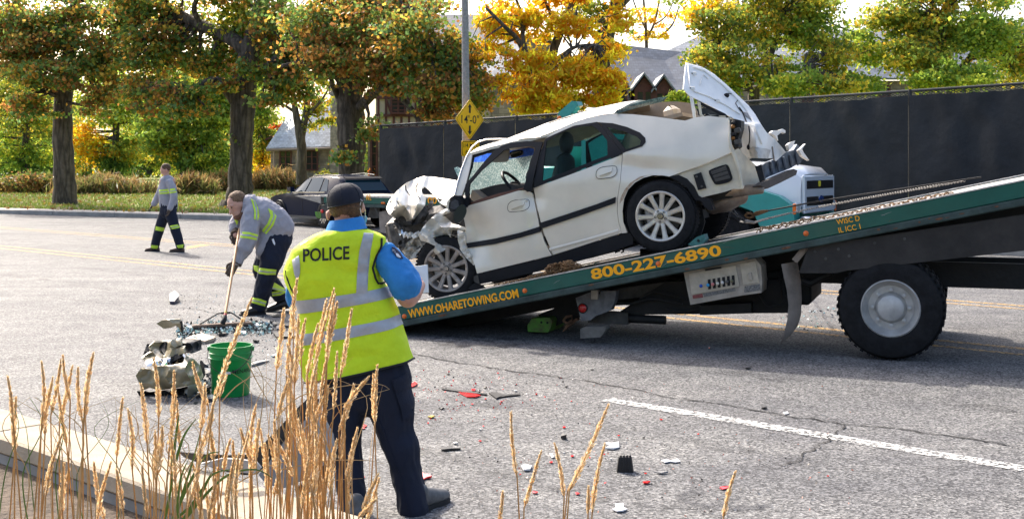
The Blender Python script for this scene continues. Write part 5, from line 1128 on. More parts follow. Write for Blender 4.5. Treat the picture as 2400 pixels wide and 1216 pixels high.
# exhaust
mb = MB(); mb.limb([PL(1672, 482, V0+.5), PL(1700, 470, V0+.5), PL(1735, 462, V0+.55)], [(.09, .14), (.12, .17), (.08, .12)], 16); ex = mb.build('silencer', mat('rusty_exhaust', (.20, .15, .11), .55, metal=.6, col2=(.34, .28, .22), vscale=9), wc, 60)
mb = MB(); mb.tube([PL(1690, 462, V0+.3), PL(1722, 452, V0+.3), PL(1750, 446, V0+.3), PL(1775, 444, V0+.3), PL(1790, 447, V0+.3)], [.035, .05, .055, .05, .03], 12); mb.build('tailpipe', MATS['rusty_exhaust'], ex)
mb = MB(); mb.box(BP(2.55, VC, .3), (.35, .7, .05), BX); mb.tube([BP(2.15, V0+.1, .33), BP(2.15, V0+CW-.1, .33)], .06, 10); mb.build('rear_axle', M_BLACKS, wc)
# bumper beam across the tail
M_BEAM = mat('bent_bumper_beam', (.10, .125, .165), .45, metal=.5, var=.35, vscale=7, bump=.3, bscale=14)
beam = panel('bumper_beam', [(1786, 388), (1795, 381), (1830, 368), (1842, 357), (1860, 352), (1868, 338), (1880, 350), (1886, 366), (1878, 380), (1850, 396), (1828, 404), (1800, 415), (1793, 420), (1790, 402)], M_BEAM, wc, lambda x, y: PL(x, y, V0+.66+(x-1790)/95*1.0+.03*noise.noise(V((x*.09, y*.06, 5)))), BA*-.06+TW*.02, 6)
rr = random.Random(9)
for k in range(5):
    x = 1806+k*15; y0_ = 378-k*5; mb = MB(); f_ = lambda X, Y: PL(X, Y, V0+.62+(X-1790)/95*1.0); mb.tube([f_(x, y0_), f_(x+2, y0_+12), f_(x+4, y0_+30)], [.012, .02, .008], 6); mb.build('beam_rib', M_BEAM, beam)
panel('beam_bracket', [(1769, 390), (1784, 386), (1792, 422), (1781, 428)], M_TRIM, wc, lambda x, y: PL(x, y, V0+.12), TW*.08, 6)
panel('bumper_foam', [(1781, 434), (1796, 424), (1830, 409), (1860, 396), (1869, 400), (1866, 410), (1830, 428), (1800, 442)], mat('dark_foam', (.06, .052, .048), .8, var=.25, vscale=12), wc, lambda x, y: PL(x, y, V0+.2+(x-1781)/90*1.1), BA*-.08, 7)
for pts in ([(1806, 312), (1816, 318), (1824, 330), (1822, 318), (1832, 310), (1841, 312), (1841, 306), (1834, 302), (1824, 306), (1812, 306)], [(1872, 352), (1888, 337), (1880, 350), (1884, 358), (1897, 376), (1880, 366)], [(1846, 340), (1852, 334), (1864, 330), (1858, 345), (1850, 352)]):
    panel('torn_bracket', pts, M_CARI, wc, lambda x, y: PL(x, y, V0+.5+(x-1790)/95*1.0), BA*-.03+TW*.02, 5)
# --- trunk lid thrown open and folded, its inner skin to the camera
LID = [(1608, 147), (1622, 151), (1642, 156), (1656, 163), (1674, 174), (1702, 198), (1732, 226), (1754, 247), (1770, 268), (1784, 292), (1797, 311), (1816, 326), (1830, 342), (1842, 357), (1830, 368), (1819, 378), (1812, 371), (1790, 371), (1770, 370), (1752, 369), (1748, 372), (1738, 352), (1728, 334), (1733, 312), (1737, 292), (1732, 285), (1697, 266), (1661, 247), (1615, 224), (1602, 209), (1604, 184)]
def lidv(x, y):
    # near edge runs (1602,209)->(1732,285)->(1745,369); far edge (1642,156)->(1784,292)->(1842,357)
    t = ((x-1602)*.62-(y-209)*.62)/86 if y < 290 else .15+(x-1735)/600
    v = V0+.32+1.0*max(0, min(1.15, t))
    cr = 0
    if y > 255: k = min(1, (y-255)/70); cr = k*(.15*math.sin(x*.075-y*.012+1.2)+.06*noise.noise(V((x*.05, y*.02, 4)))-.05)
    return v+cr+.015*noise.noise(V((x*.03, y*.03, 9)))
lid = panel('trunk_lid', LID, M_CARI, wc, lambda x, y: PL(x, y, lidv(x, y)), BA*-.010+TW*.012, 6, smooth=60)
LF = lambda e: (lambda x, y: PL(x, y, lidv(x, y)+e))
def lidtube(pts, r, name, m): mb = MB(); mb.tube([LF(-.015)(*p) for p in resample_open(pts, 7)], r, 6); return mb.build(name, m, lid)
lidtube([(1612, 150), (1617, 200), (1626, 214), (1660, 226), (1700, 246), (1735, 268)], .008, 'pressed_rib', M_CARI)
lidtube([(1625, 158), (1650, 166), (1690, 196), (1728, 232), (1748, 256), (1764, 282), (1775, 312), (1786, 338)], .012, 'pressed_rib', M_CARI)
lidtube([(1640, 200), (1648, 175), (1660, 185)], .005, 'pressed_rib', M_CARI)
for q in ((1622, 173), (1618, 207), (1676, 236)):
    MB().lathe(LF(-.008)(*q), -TW, [(.007, 0), (.007, .003), (.001, .003)], 8).build('bolt_hole', M_BLACKS, lid)
    mb = MB(); mb.cbox(LF(.0)(*q), (.05, .008, .018), ((BA+BB*-.25).normalized(), TW, BB), .004); mb.build('pad', M_CARI, lid)
MB().ell(LF(-.02)(1703, 224), (.03, .025, .026)).build('grommet', M_TRIM, lid)
lidtube([(1706, 219), (1718, 221), (1730, 234), (1724, 242), (1732, 256), (1738, 262)], .004, 'wiring', M_TRIM)
lidtube([(1733, 252), (1740, 262), (1748, 282), (1755, 297), (1757, 312), (1757, 330), (1754, 346)], .007, 'wiring', M_TRIM)
MB().ell(LF(-.02)(1755, 345), (.022, .02, .03)).build('connector', M_TRIM, lid)
panel('lock_plate', [(1742, 262), (1756, 266), (1763, 276), (1760, 280), (1748, 272)], mat('grey_plate', (.2, .19, .18), .5), lid, LF(-.02), TW*.01, 5)
panel('inner_bracket', [(1756, 348), (1764, 344), (1798, 349), (1806, 352), (1800, 372), (1770, 370), (1758, 366)], mat('number_plate_back', (.5, .48, .44), .5, metal=.3, var=.2, vscale=12), lid, LF(-.03), TW*.01, 6)
lidtube([(1810, 344), (1812, 360), (1814, 374)], .008, 'tear_edge', MATS['rusty_exhaust'])
for pts, m in (([(1616, 226), (1622, 226), (1629, 262), (1630, 290), (1626, 288)], M_CARI), ([(1634, 238), (1640, 240), (1644, 268), (1652, 276), (1646, 278), (1640, 270)], M_CARL)):
    panel('lid_hinge', pts, m, wc, lambda x, y: PL(x, y, V0+.2), TW*.04, 6)
panel('boot_seal', [(1634, 236), (1660, 248), (1698, 266), (1710, 276), (1700, 276), (1672, 262), (1640, 246)], M_TRIM, wc, lambda x, y: PL(x, y, V0+.4), TW*.03, 6)
panel('boot_gutter', [(1640, 276), (1652, 268), (1700, 272), (1700, 277), (1660, 278)], M_CARL, wc, lambda x, y: PL(x, y, V0+.36), TW*.5, 7)
panel('boot_bits', [(1648, 272), (1658, 266), (1664, 272), (1684, 270), (1682, 274), (1652, 277)], M_TRIM, wc, lambda x, y: PL(x, y, V0+.3), TW*.05, 6)
# --- crushed nose
def ridge(x, y, s, seed): return abs(noise.noise(V((x*s, y*s, seed))))*2-.45
def crum(v, amp, s, seed):
    def f(x, y):
        vv = v(x, y) if callable(v) else v
        return PL(x, y, vv+amp*(ridge(x, y, s, seed)+.5*ridge(x, y, s*2.1, seed+3)))
    return f
def hoodv(x, y):
    base = V0+.42+max(0, (480-y))/70*.75-(.35*max(0, (1000-x)/95) if x < 1000 else 0)
    w = min(1, max(0, (1015-x)/40))      # folded and crushed at the nose, nearly flat by the cowl
    fold = .24*abs(math.sin(x*.058+y*.018+.6))-.10+.13*(abs(noise.noise(V((x*.024, y*.024, 2))))*2-.5)+.05*noise.noise(V((x*.06, y*.06, 5)))
    return base+w*fold+.02*noise.noise(V((x*.03, y*.03, 7)))
HOODF = lambda x, y: PL(x, y, hoodv(x, y))
hood = panel('bonnet', [(905, 488), (912, 470), (926, 453), (938, 440), (953, 428), (972, 420), (993, 413), (1012, 414), (1040, 418), (1070, 423), (1067, 450), (1058, 470), (1045, 484), (1030, 474), (1016, 456), (1004, 444), (994, 437), (987, 443), (990, 452), (998, 464), (996, 478), (985, 494), (974, 508), (962, 514), (950, 519), (940, 517), (924, 508), (910, 500)], M_CAR, wc,
   HOODF, UP*-.012+TW*.012, 5, smooth=48)
for pts in ([(950, 432), (952, 446), (962, 458), (968, 462)], [(980, 428), (975, 440), (978, 456), (986, 470)], [(930, 470), (936, 482), (932, 494)], [(912, 476), (920, 470)]):
    f_ = lambda x, y: HOODF(x, y)-TW*.006
    mb = MB(); mb.tube([f_(*p) for p in resample_open(pts, 4)], [.004]+[.009]*(len(resample_open(pts, 4))-2)+[.003], 5); mb.build('torn_crease', M_BLACKS, hood)
panel('bonnet_liner', [(930, 512), (950, 521), (974, 510), (996, 482), (1002, 500), (990, 520), (965, 530), (950, 533), (940, 526)], M_BLACKS, hood, crum(V0+.25, .1, .04, 5), TW*.04, 6)
panel('front_fender', [(981, 550), (990, 534), (1005, 516), (1021, 503), (1030, 504), (1043, 507), (1060, 523), (1078, 529), (1092, 533), (1090, 544), (1074, 541), (1060, 538), (1056, 553), (1053, 573), (1046, 583), (1038, 588), (1030, 592), (1021, 596), (1016, 588), (1020, 576), (1003, 568), (985, 563)], mat('crumpled_fender', (.62, .6, .54), .4, coat=.4, col2=(.44, .41, .34), vscale=5, detail=7), wc, lambda x, y: PL(x, y, V0-.02+.14*abs(math.sin(x*.05-y*.05))+.10*(abs(noise.noise(V((x*.03, y*.03, 11))))*2-.4)+.03*noise.noise(V((x*.1, y*.1, 1)))), TW*.008+UP*-.005, 4, smooth=45)
panel('fender_rear', [(1072, 539), (1091, 545), (1091, 573), (1102, 595), (1113, 618), (1110, 622), (1091, 603), (1078, 584), (1073, 562)], MATS['crumpled_fender'], wc, crum(V0+.03, .05, .06, 14), TW*.02, 5, smooth=32)
panel('bumper_cover', [(965, 559), (982, 553), (998, 570), (990, 580), (979, 592), (975, 606), (953, 605), (942, 588), (950, 572)], M_TORN, wc, crum(V0+.25, .08, .06, 17), TW*.02, 5, smooth=36)
# engine bay wreckage
mb = MB(); mb.cbox(PL(1030, 540, V0+.95), (.42, .55, .26), BX, .08); mb.build('engine_block', M_ENG, wc)
mb = MB(); mb.cbox(PL(985, 548, V0+1.15), (.16, .6, .2), BX, .05); mb.build('radiator', M_BLACKS, wc)
rr = random.Random(21)
for k in range(26):
    x, y = rr.uniform(932, 1062), rr.uniform(472, 598)
    if y < 500 and x < 985: continue
    a = rr.uniform(0, 6.28); l = rr.uniform(9, 26); w = rr.uniform(3, 9); v = V0+rr.uniform(.22, .55)
    pts = [(x+l*math.cos(a+q)*c1-w*math.sin(a+q)*c2, y+l*math.sin(a+q)*c1+w*math.cos(a+q)*c2) for c1, c2, q in ((1, .2, 0), (.5, 1, .2), (-.4, .8, 0), (-1, .3, .1), (-.8, -.9, 0), (.3, -1, .1))]
    panel('wreckage_piece', pts, (M_ENG, M_BLACKS, M_GREYS, M_CHROME if k % 7 == 0 else M_ENG, M_CARI if k % 9 == 0 else M_BLACKS)[k % 5], wc, crum(v, .05, .08, k), TW*.02, 6, smooth=35)
for k in range(9):
    x, y = rr.uniform(985, 1060), rr.uniform(462, 560); mb = MB(); v = V0+rr.uniform(.3, .6)
    mb.tube([PL(x, y, v), PL(x+rr.uniform(-22, 22), y+rr.uniform(-12, 12), v+.05), PL(x+rr.uniform(-30, 30), y+rr.uniform(8, 26), v+.1)], rr.uniform(.006, .018), 7); mb.build('hose', M_BLACKS, wc)
for k in range(6):
    x, y = 935+k*7+rr.uniform(-3, 3), 540+rr.uniform(-10, 14)
    panel('lamp_fragment', [(x, y), (x+9, y-5), (x+13, y+4), (x+4, y+11)], (M_CHROME, M_CARI, mat('clear_lens', (.7, .72, .72), .1, spec=.8))[k % 3], wc, crum(V0+.2, .05, .09, k), TW*.02, 5, smooth=30)
# mirror hanging off
mo = panel('wing_mirror', [(1047, 488), (1049, 475), (1056, 464), (1066, 458), (1076, 459), (1082, 468), (1083, 478), (1078, 488), (1066, 496), (1055, 497)], M_TRIM, wc, lambda x, y: PL(x, y, V0-.10-.05*math.sin((x-1047)/36*3.1)), TW*.09, 6, 1)
panel('mirror_shell', [(1046, 488), (1047, 474), (1055, 463), (1064, 458), (1058, 466), (1052, 476), (1051, 488), (1055, 497)], M_CAR, mo, lambda x, y: PL(x, y, V0-.13), TW*.08, 5)
panel('mirror_motor', [(1055, 488), (1057, 474), (1066, 468), (1074, 472), (1075, 483), (1066, 491)], mat('dark_mechanism', (.035, .038, .045), .5, var=.5, vscale=40, bump=.6, bscale=40), mo, lambda x, y: PL(x, y, V0-.16), TW*.02, 5)
panel('mirror_glass', [(1063, 512), (1065, 497), (1073, 484), (1084, 478), (1092, 484), (1093, 497), (1087, 512), (1076, 524), (1068, 523)], mat('dark_mirror', (.04, .05, .06), .12, metal=.6), mo, lambda x, y: PL(x, y, V0-.17), TW*.014, 6, 1)
panel('mirror_base', [(1082, 470), (1093, 462), (1098, 478), (1094, 486), (1084, 482)], M_TRIM, wc, lambda x, y: PL(x, y, V0-.03), TW*.1, 5)
# far side by symmetry (seen through the windows)
for o in (quarter, rdoor, sill): mirror(o)
for o in (rglass, qglass, rframe, qframe): mirror(o)
fd2 = mirror(fdoor)
# --- alloy wheels
def wheel(name, c, R_, rim, wd, out, up, m_rim, squash=None):
    s_ = out.cross(up).normalized(); mb = MB()
    mb.lathe(c, out, [(rim, -wd), (R_*.86, -wd), (R_*.95, -wd*.86), (R_*.985, -wd*.6), (R_, -wd*.2), (R_, wd*.2), (R_*.985, wd*.6), (R_*.95, wd*.86), (R_*.86, wd), (rim*1.03, wd*.96), (rim*1.0, wd*.86)], 56, up)
    if squash: mb.v = [p-up*min(0, (p-c).dot(up)+squash) for p in mb.v]
    w_ = mb.build(name, M_RUBBER, wc, 40)
    tr = MB()
    for k in range(60):
        q = 2*math.pi*k/60; e1 = up*math.cos(q)+s_*math.sin(q); e2 = out.cross(e1)
        if squash and R_*math.cos(q) < -squash: continue
        for sgn in (-.55, 0, .55): tr.box(c+e1*(R_*.996)+out*(sgn*wd), (.0035, wd*.24, .012), (e1, out, e2))
    tag(tr.build('tread', M_RUBBER, w_), kind='stuff')
    k = MB(); k.lathe(c, out, [(rim*1.0, wd*.80), (rim*1.02, wd*.98), (rim*.99, wd*1.02), (rim*.93, wd*.98), (rim*.91, wd*.86), (rim*.9, -wd*.5)], 56, up)
    rm = k.build('rim', m_rim, w_, 40)
    for j in range(11):
        q = 2*math.pi*(j+.5)/11; e1 = up*math.cos(q)+s_*math.sin(q); e2 = out.cross(e1); sp_ = MB()
        r0, r1 = rim*.24, rim*.95; rings = []
        for t in (0, .25, .5, .75, 1):
            r = r0+(r1-r0)*t; hw = rim*(.098+.02*(t-.4)**2+(.035*max(0, t-.75)*4)); f0 = wd*(.74+.20*t); dpt = .03
            rings.append([c+e1*r+e2*hw+out*(f0-.012), c+e1*r+e2*hw*.6+out*f0, c+e1*r-e2*hw*.6+out*f0, c+e1*r-e2*hw+out*(f0-.012), c+e1*r-e2*hw*.9+out*(f0-dpt), c+e1*r+e2*hw*.9+out*(f0-dpt)])
        sp_.loft(rings); sp_.build('spoke', m_rim, w_, 40)
    k = MB(); k.lathe(c, out, [(rim*.30, wd*.60), (rim*.30, wd*.74), (rim*.27, wd*.79), (rim*.16, wd*.80), (.001, wd*.80)], 32, up); hb_ = k.build('hub', m_rim, w_, 40)
    for j in range(5):
        q = 2*math.pi*j/5+.3; MB().lathe(c+(up*math.cos(q)+s_*math.sin(q))*(rim*.22), out, [(rim*.052, wd*.78), (rim*.052, wd*.81), (rim*.03, wd*.80), (.001, wd*.78)], 10).build('wheel_bolt', M_BLACKS, w_)
    k = MB(); k.lathe(c, out, [(rim*.135, wd*.8), (rim*.135, wd*.86), (rim*.11, wd*.89), (.001, wd*.9)], 24, up); cp = k.build('centre_cap', mat('black_cap', (.02, .02, .022), .3), w_)
    k = MB(); k.lathe(c, out, [(rim*.098, wd*.905), (rim*.098, wd*.915), (rim*.082, wd*.915), (rim*.082, wd*.9)], 20, up); e = (up*.8+s_*.6).normalized(); k.box(c+out*wd*.91, (rim*.1, rim*.012, .003), (s_, up, out))
    for dx in (-.045, 0, .045): k.box(c+out*wd*.91+s_*(rim*dx), (rim*.012, rim*.055, .003), (s_, up, out))
    k.build('cap_emblem', M_CHROME, w_)
    k = MB(); k.lathe(c, out, [(rim*.78, wd*.1), (rim*.78, wd*.2), (rim*.3, wd*.22), (.001, wd*.22)], 36, up); k.build('brake_disc', mat('brake_steel', (.05, .048, .045), .5, metal=.5, var=.3, vscale=20), w_)
    k = MB(); k.cbox(c+s_*rim*.5+out*wd*.3+up*rim*.1, (rim*.13, rim*.3, .04), (s_, up, out), .015); k.build('brake_caliper', mat('caliper_grey', (.25, .24, .22), .5), w_)
    return w_
OUT = -TW
cR = PL(1553, 506, V0+.07); RT = .365
wheel('rear_wheel', cR, RT, .25, .115, OUT, BB, M_ALLOY)
cF = PL(1053, 627, V0+.17); of = (OUT+TT*.05-UP*.03).normalized(); uf = (BB-of*BB.dot(of)).normalized()
wheel('front_wheel', cF, RT*.985, .25, .115, of, uf, mat('dirty_alloy', (.30, .265, .235), .5, metal=.4, var=.3, vscale=14), squash=.315)
def farwheel(c):
    mb = MB(); mb.lathe(c, TW, [(.001, -.1), (.22, -.11), (.25, -.115), (RT*.86, -.115), (RT*.96, -.09), (RT, -.03), (RT, .03), (RT*.96, .09), (RT*.86, .115), (.25, .115), (.22, .1), (.001, .1)], 48); w_ = mb.build('rear_wheel', M_RUBBER, wc, 40); tr = MB()
    for k in range(60):
        q = 2*math.pi*k/60; e1 = BB*math.cos(q)+BA*math.sin(q); e2 = TW.cross(e1)
        for sg in (-.06, 0, .06): tr.box(c+e1*(RT*.997)+TW*sg, (.007, .022, .012), (e1, TW, e2))
    tag(tr.build('tread', M_RUBBER, w_), kind='stuff')
farwheel(cR+TW*(CW-.15)); farwheel(cF+TW*(CW-.12))
# red and dark underbody odds
for pts, m in (([(1110, 664), (1130, 668), (1140, 680), (1118, 688), (1096, 676)], M_TRIM), ([(1440, 572), (1450, 570), (1452, 590), (1444, 592)], M_TRIM)):
    panel('loose_liner', pts, m, wc, lambda x, y: PL(x, y, V0+.05), TW*.03, 6)
for x in (1446, 1460): MB().tube([PL(x, 572, V0+.2), PL(x+1, 590, V0+.2), PL(x-4, 592, V0+.2)], .01, 6).build('hanger', M_BLACKS, wc)
# ================================================================ loose chains and chocks on the bed
def linkmesh():
    mb = MB(); pts = []
    for i in range(14):
        q = 2*math.pi*i/14; x = math.cos(q); y = math.sin(q); pts.append(V((.022*math.copysign(abs(x)**.8, x)+(.010 if x > 0 else -.010), .016*y, 0)))
    mb.tube(pts+[pts[0]], .0052, 5, False); me = bpy.data.meshes.new('link'); me.from_pydata(mb.v, [], mb.f); me.polygons.foreach_set('use_smooth', [True]*len(me.polygons)); return me
M_CHAIN = mat('grey_chain_steel', (.17, .16, .15), .45, metal=.7, var=.3, vscale=30); M_RCHAIN = mat('rusty_chain', (.23, .13, .06), .75, metal=.3, var=.4, vscale=30)
LK = {}
def chain(label, path, m, group=None, pitch=.047):
    t = thing('chain', label, 'chain', path[0], group)
    if m.name not in LK: me = linkmesh(); me.materials.append(m); LK[m.name] = me
    L_ = [0]
    for a, b in zip(path, path[1:]): L_.append(L_[-1]+(b-a).length)
    d = 0; i = 0; rr = random.Random(len(path))
    while d < L_[-1]:
        k = max(j for j in range(len(L_)-1) if L_[j] <= d+1e-9); f = (d-L_[k])/max(1e-6, L_[k+1]-L_[k]); p = path[k].lerp(path[k+1], f); tx = (path[k+1]-path[k]).normalized()
        ty = tx.cross(UP).normalized(); tz = tx.cross(ty); q = (math.pi/2*(i % 2))+.5+rr.uniform(-.25, .25); y_ = ty*math.cos(q)+tz*math.sin(q); z_ = tx.cross(y_)
        o = bpy.data.objects.new('link', LK[m.name]); COL.objects.link(o); o.parent = t
        M_ = Matrix((tx, y_, z_)).transposed().to_4x4(); M_.translation = p-path[0]; o.matrix_local = M_; d += pitch; i += 1
    return t
def DK(x, y, lift=.02):           # pixel on the deck surface
    r = ray(x, y); n = BB; k = (BO+BB*lift-CAM).dot(n)/r.dot(n); return CAM+r*k
chain('grey steel chain pulled taut from under the wrecked car along the deck', [DK(1640, 531), DK(1690, 516), DK(1766, 522), DK(1800, 512), DK(1850, 500), DK(1920, 485), DK(2000, 470), DK(2130, 447), DK(2260, 424)], M_CHAIN, 'chains on the tow truck bed')
chain('grey chain hooked to the wrecked car tow eye and hanging slack', [PL(1712, 488, V0+.9), PL(1728, 505, V0+.9), PL(1745, 518, V0+.85), DK(1768, 522)], M_CHAIN, 'chains on the tow truck bed')
rr = random.Random(2); pth = [BP((PL(1777, 546, .1)-BO).dot(BA), .16, .02)]
a0_ = (PL(1777, 546, .1)-BO).dot(BA)
for k in range(1, 46): pth.append(BP(a0_+k*.04, .15+.03*math.sin(k*.7)+rr.uniform(-.03, .03)+(.05*math.sin(k) if k < 16 else .0), .018+(.03*abs(math.sin(k*1.3)) if k < 16 else 0)))
chain('rusty chain strewn along the near edge of the tilted deck', pth, M_RCHAIN, 'chains on the tow truck bed')
a1_ = (PL(1160, 672, .1)-BO).dot(BA); pth = []
for k in range(34): pth.append(BP(a1_+k*.027, .17+.02*math.sin(k), .016+.01*(k > 12)))
for lay in range(4):
    for k in range(22): q = k/22*6.28; pth.append(BP(a1_+.72+.16*math.cos(q*1.3+lay)*(1-.1*lay)+.03*rr.uniform(-1, 1), .24+.11*math.sin(q*2+lay*1.7), .02+lay*.022+.02*abs(math.sin(q*3))))
chain('heap of rusty chain piled on the deck below the front door', pth, M_RCHAIN, 'chains on the tow truck bed')
hk = thing('tow_hook', 'rust-orange tow hook joining the winch cable to the chain', 'hook', PL(1780, 500, V0+.9))
mb = MB(); mb.tube([PL(x, y, V0+.9) for x, y in ((1745, 506), (1752, 500), (1762, 502), (1765, 508), (1756, 511), (1748, 508))], .014, 7); mb.tube([PL(x, y, V0+.9) for x, y in ((1762, 505), (1772, 501), (1785, 497), (1800, 494))], [.012, .024, .022, .012], 8); mb.build('hook', M_RCHAIN, hk)
wcb = thing('winch_cable', 'thin dark winch cable running up the deck from the tow hook', 'cable', PL(1800, 494, V0+.9))
MB().tube([PL(1800, 494, V0+.9), PL(1900, 475, V0+.9), PL(2000, 459, V0+.9), PL(2300, 415, V0+.9)], .008, 6).build('cable', M_BLACKS, wcb)
ck = thing('wheel_chock', 'teal painted chock plate standing behind the rear wheel of the wrecked car', 'wheel chock', PL(1640, 565, .4))
p_ = panel('plate', [(1612, 573), (1632, 556), (1650, 549), (1654, 562), (1648, 571), (1626, 578)], mat('worn_teal_paint', (.05, .17, .15), .55, var=.4, vscale=18), ck, lambda x, y: PL(x, y, .42), TW*.16, 6, smooth=30)
MB().lathe(PL(1637, 564, .418), -TW, [(.014, 0), (.014, .003), (.001, .003)], 10).build('bolt_hole', M_BLACKS, ck)
# ================================================================ SECOND TOW TRUCK (parked across the road, bed slid back)
M_TEAL = mat('teal_paint', (0.02, 0.26, 0.235), 0.35, var=.08, vscale=4, coat=.4)
M_WHITEP = mat('white_truck_paint', (.72, .73, .74), .25, coat=.8)
QT = V((.84, -.5426, 0)); QN = V((.5426, .84, 0)); Q0 = P(690, 456, 31.5); Q0 = V((Q0.x, Q0.y, 0))
def QP_(a, v, z): return Q0+QT*a+QN*v+UP*z
QX = (QT, QN, UP)
t2 = thing('tow_truck', 'teal and white tow truck parked behind the wreck, its bed slid back', 'tow truck', QP_(7, 1.2, 0), 'tow trucks on the road')
def qb(name, a0, a1, v0_, v1_, z0_, z1_, m, par=None, ch=0):
    c = QP_((a0+a1)/2, (v0_+v1_)/2, (z0_+z1_)/2); h = ((a1-a0)/2, (v1_-v0_)/2, (z1_-z0_)/2); mb = MB()
    (mb.cbox(c, h, QX, ch) if ch else mb.box(c, h, QX)); return mb.build(name, m, par or t2)
def qpl(x, y, v):
    r = ray(x, y); k = (v+(Q0-CAM).dot(QN))/r.dot(QN); return CAM+r*k
ZD = 1.0
qb('deck', .9, 8, .06, 2.44, ZD-.06, ZD, M_DECK)
qb('side_rail', 1.0, 8, 0, .06, ZD-.19, ZD-.03, M_GREEN, ch=.01); qb('side_rail', 1.0, 8, 2.44, 2.5, ZD-.19, ZD-.03, M_GREEN, ch=.01)
qb('rail_edge', .9, 8, -.01, .07, ZD-.028, ZD+.014, M_EDGE); qb('rail_lip', 1.05, 8, -.01, .07, ZD-.27, ZD-.192, M_LIP)
mb = MB(); mb.prism([QP_(0, 0, ZD-.02), QP_(.9, 0, ZD), QP_(.9, 0, ZD-.2)], QN*2.5); mb.build('tail_ramp', M_DECK, t2)
def qtext(body, x0, x1, yb, h): return lettering('lettering', body, lambda s, t: (lambda p: QP_((p-Q0).dot(QT), -.014, p.z+h*t))(qpl(x0+(x1-x0)*s, yb, -.014)), M_ORANGE, t2, .02)
qtext('WI.', 857, 870, 470, .15); qtext('00', 1002, 1024, 478, .16)
for x, y in ((898, 476), (1004, 484)): MB().cbox(qpl(x, y, -.02), (.06, .02, .025), QX, .01).build('marker_light', M_AMBER, t2)
for a in (1.6, 4.2, 7): qb('cross_member', a, a+.1, .1, 2.4, ZD-.3, ZD-.07, M_BLACKS)
for v in (.75, 1.6): qb('chassis_rail', 2.2, 12.5, v, v+.1, .5, .76, M_BLACKS)
panel('mud_flap', [(888, 497), (926, 490), (928, 524), (926, 548), (890, 545)], M_FLAP, t2, lambda x, y: qpl(x, y, .05), QN*.02+QT*.5, 8)
MB().tube([qpl(876, 480, .02), qpl(886, 504, .02)], .012, 6).build('bracket_stay', M_GREYS, t2)
panel('bracket', [(868, 484), (890, 484), (890, 510), (876, 512), (862, 508)], M_GREYS, t2, lambda x, y: qpl(x, y, .3), QN*.1, 8)
lb = panel('tail_bracket', [(752, 482), (768, 480), (768, 513), (753, 512)], M_GREYS, t2, lambda x, y: qpl(x, y, .1), QN*.1, 7)
MB().lathe(qpl(755.5, 495, .09), -QN, [(.045, 0), (.045, .02), (.03, .03), (.001, .032)], 14).build('tail_light', mat('lit_red_lens', (.8, .02, .015), .25, coat=.5), lb)
panel('tow_hooks', [(738, 496), (752, 499), (752, 512), (742, 511), (739, 504)], M_FOOT, t2, lambda x, y: qpl(x, y, .12), QN*.2, 5, smooth=30)
for a, vs in ((4.4, (.2, 2.3)), (12.0, (.2, 2.2))):
    for v in vs:
        c = QP_(a, v, .46); mb = MB(); mb.lathe(c, -QN, [(.25, -.14), (.42, -.13), (.46, -.06), (.46, .06), (.42, .13), (.26, .14), (.22, .08), (.001, .06)], 36); mb.build('wheel', M_RUBBER, t2)
qb('headboard', 8.05, 8.2, .1, 2.4, ZD, 2.2, M_TEAL, ch=.02); qb('tool_box', 7.3, 8.05, .15, .7, ZD, 1.75, M_TEAL, ch=.03)
bm_ = panel('light_pylon', [(1308, 284), (1307, 270), (1311, 262), (1340, 237), (1352, 238), (1355, 247), (1338, 266), (1337, 283), (1328, 286)], M_TEAL, t2, lambda x, y: qpl(x, y, .1), QN*.22, 8, smooth=30)
MB().lathe(qpl(1312, 277, .09), -QN, [(.045, 0), (.05, .02), (.04, .05), (.001, .06)], 14).build('beacon', M_AMBER, bm_)
a_ = (qpl(1338, 276, .1)-Q0).dot(QT); qb('pylon_beam', a_-.2, a_+.6, .1, 2.3, qpl(1338, 283, .1).z, qpl(1338, 273, .1).z, M_TEAL)
cabm = MB()
for v0_, v1_, prof in ((.15, 2.25, [(8.45, .75), (8.45, 2.35), (8.6, 2.62), (10.0, 2.62), (10.25, 2.5), (10.75, 1.8), (10.95, 1.75), (10.95, .75)]),): cabm.prism([QP_(a, v0_, z) for a, z in prof], QN*(v1_-v0_))
cab = cabm.build('cab', M_TEAL, t2)
panel('cab_window', [(0, 0), (60, 0), (60, 40), (0, 45)], M_GLASSD, cab, lambda x, y: QP_(9.2+x/60, .14, 1.75+y/75), QN*.01, 15)
panel('windscreen', [(0, 0), (180, 0), (170, 60), (10, 60)], M_GLASSD, cab, lambda x, y: QP_(10.78-.45*y/60, .3+x/100, 1.82+.62*y/60)+QT*.02, QT*.01, 20)
lbp = qpl(1381, 262, .5); aL = (lbp-Q0).dot(QT)
lbm = MB(); lbm.cbox(QP_(aL+.05, 1.15, lbp.z), (.13, .75, .09), QX, .05); lbar = lbm.build('light_bar', mat('clear_light_dome', (.62, .58, .5), .2, coat=.6), cab)
for v in (.50, .62): MB().cbox(QP_(aL-.085, v, lbp.z), (.02, .04, .05), QX, .01).build('lamp', mat('amber_lamp', (1, .42, .06), .3, emit=2.5), lbar)
MB().box(QP_(aL+.05, 1.15, (2.62+lbp.z-.09)/2), (.08, .5, (lbp.z-.09-2.6)/2+.005), QX).build('light_bar_stand', M_BLACKS, cab)
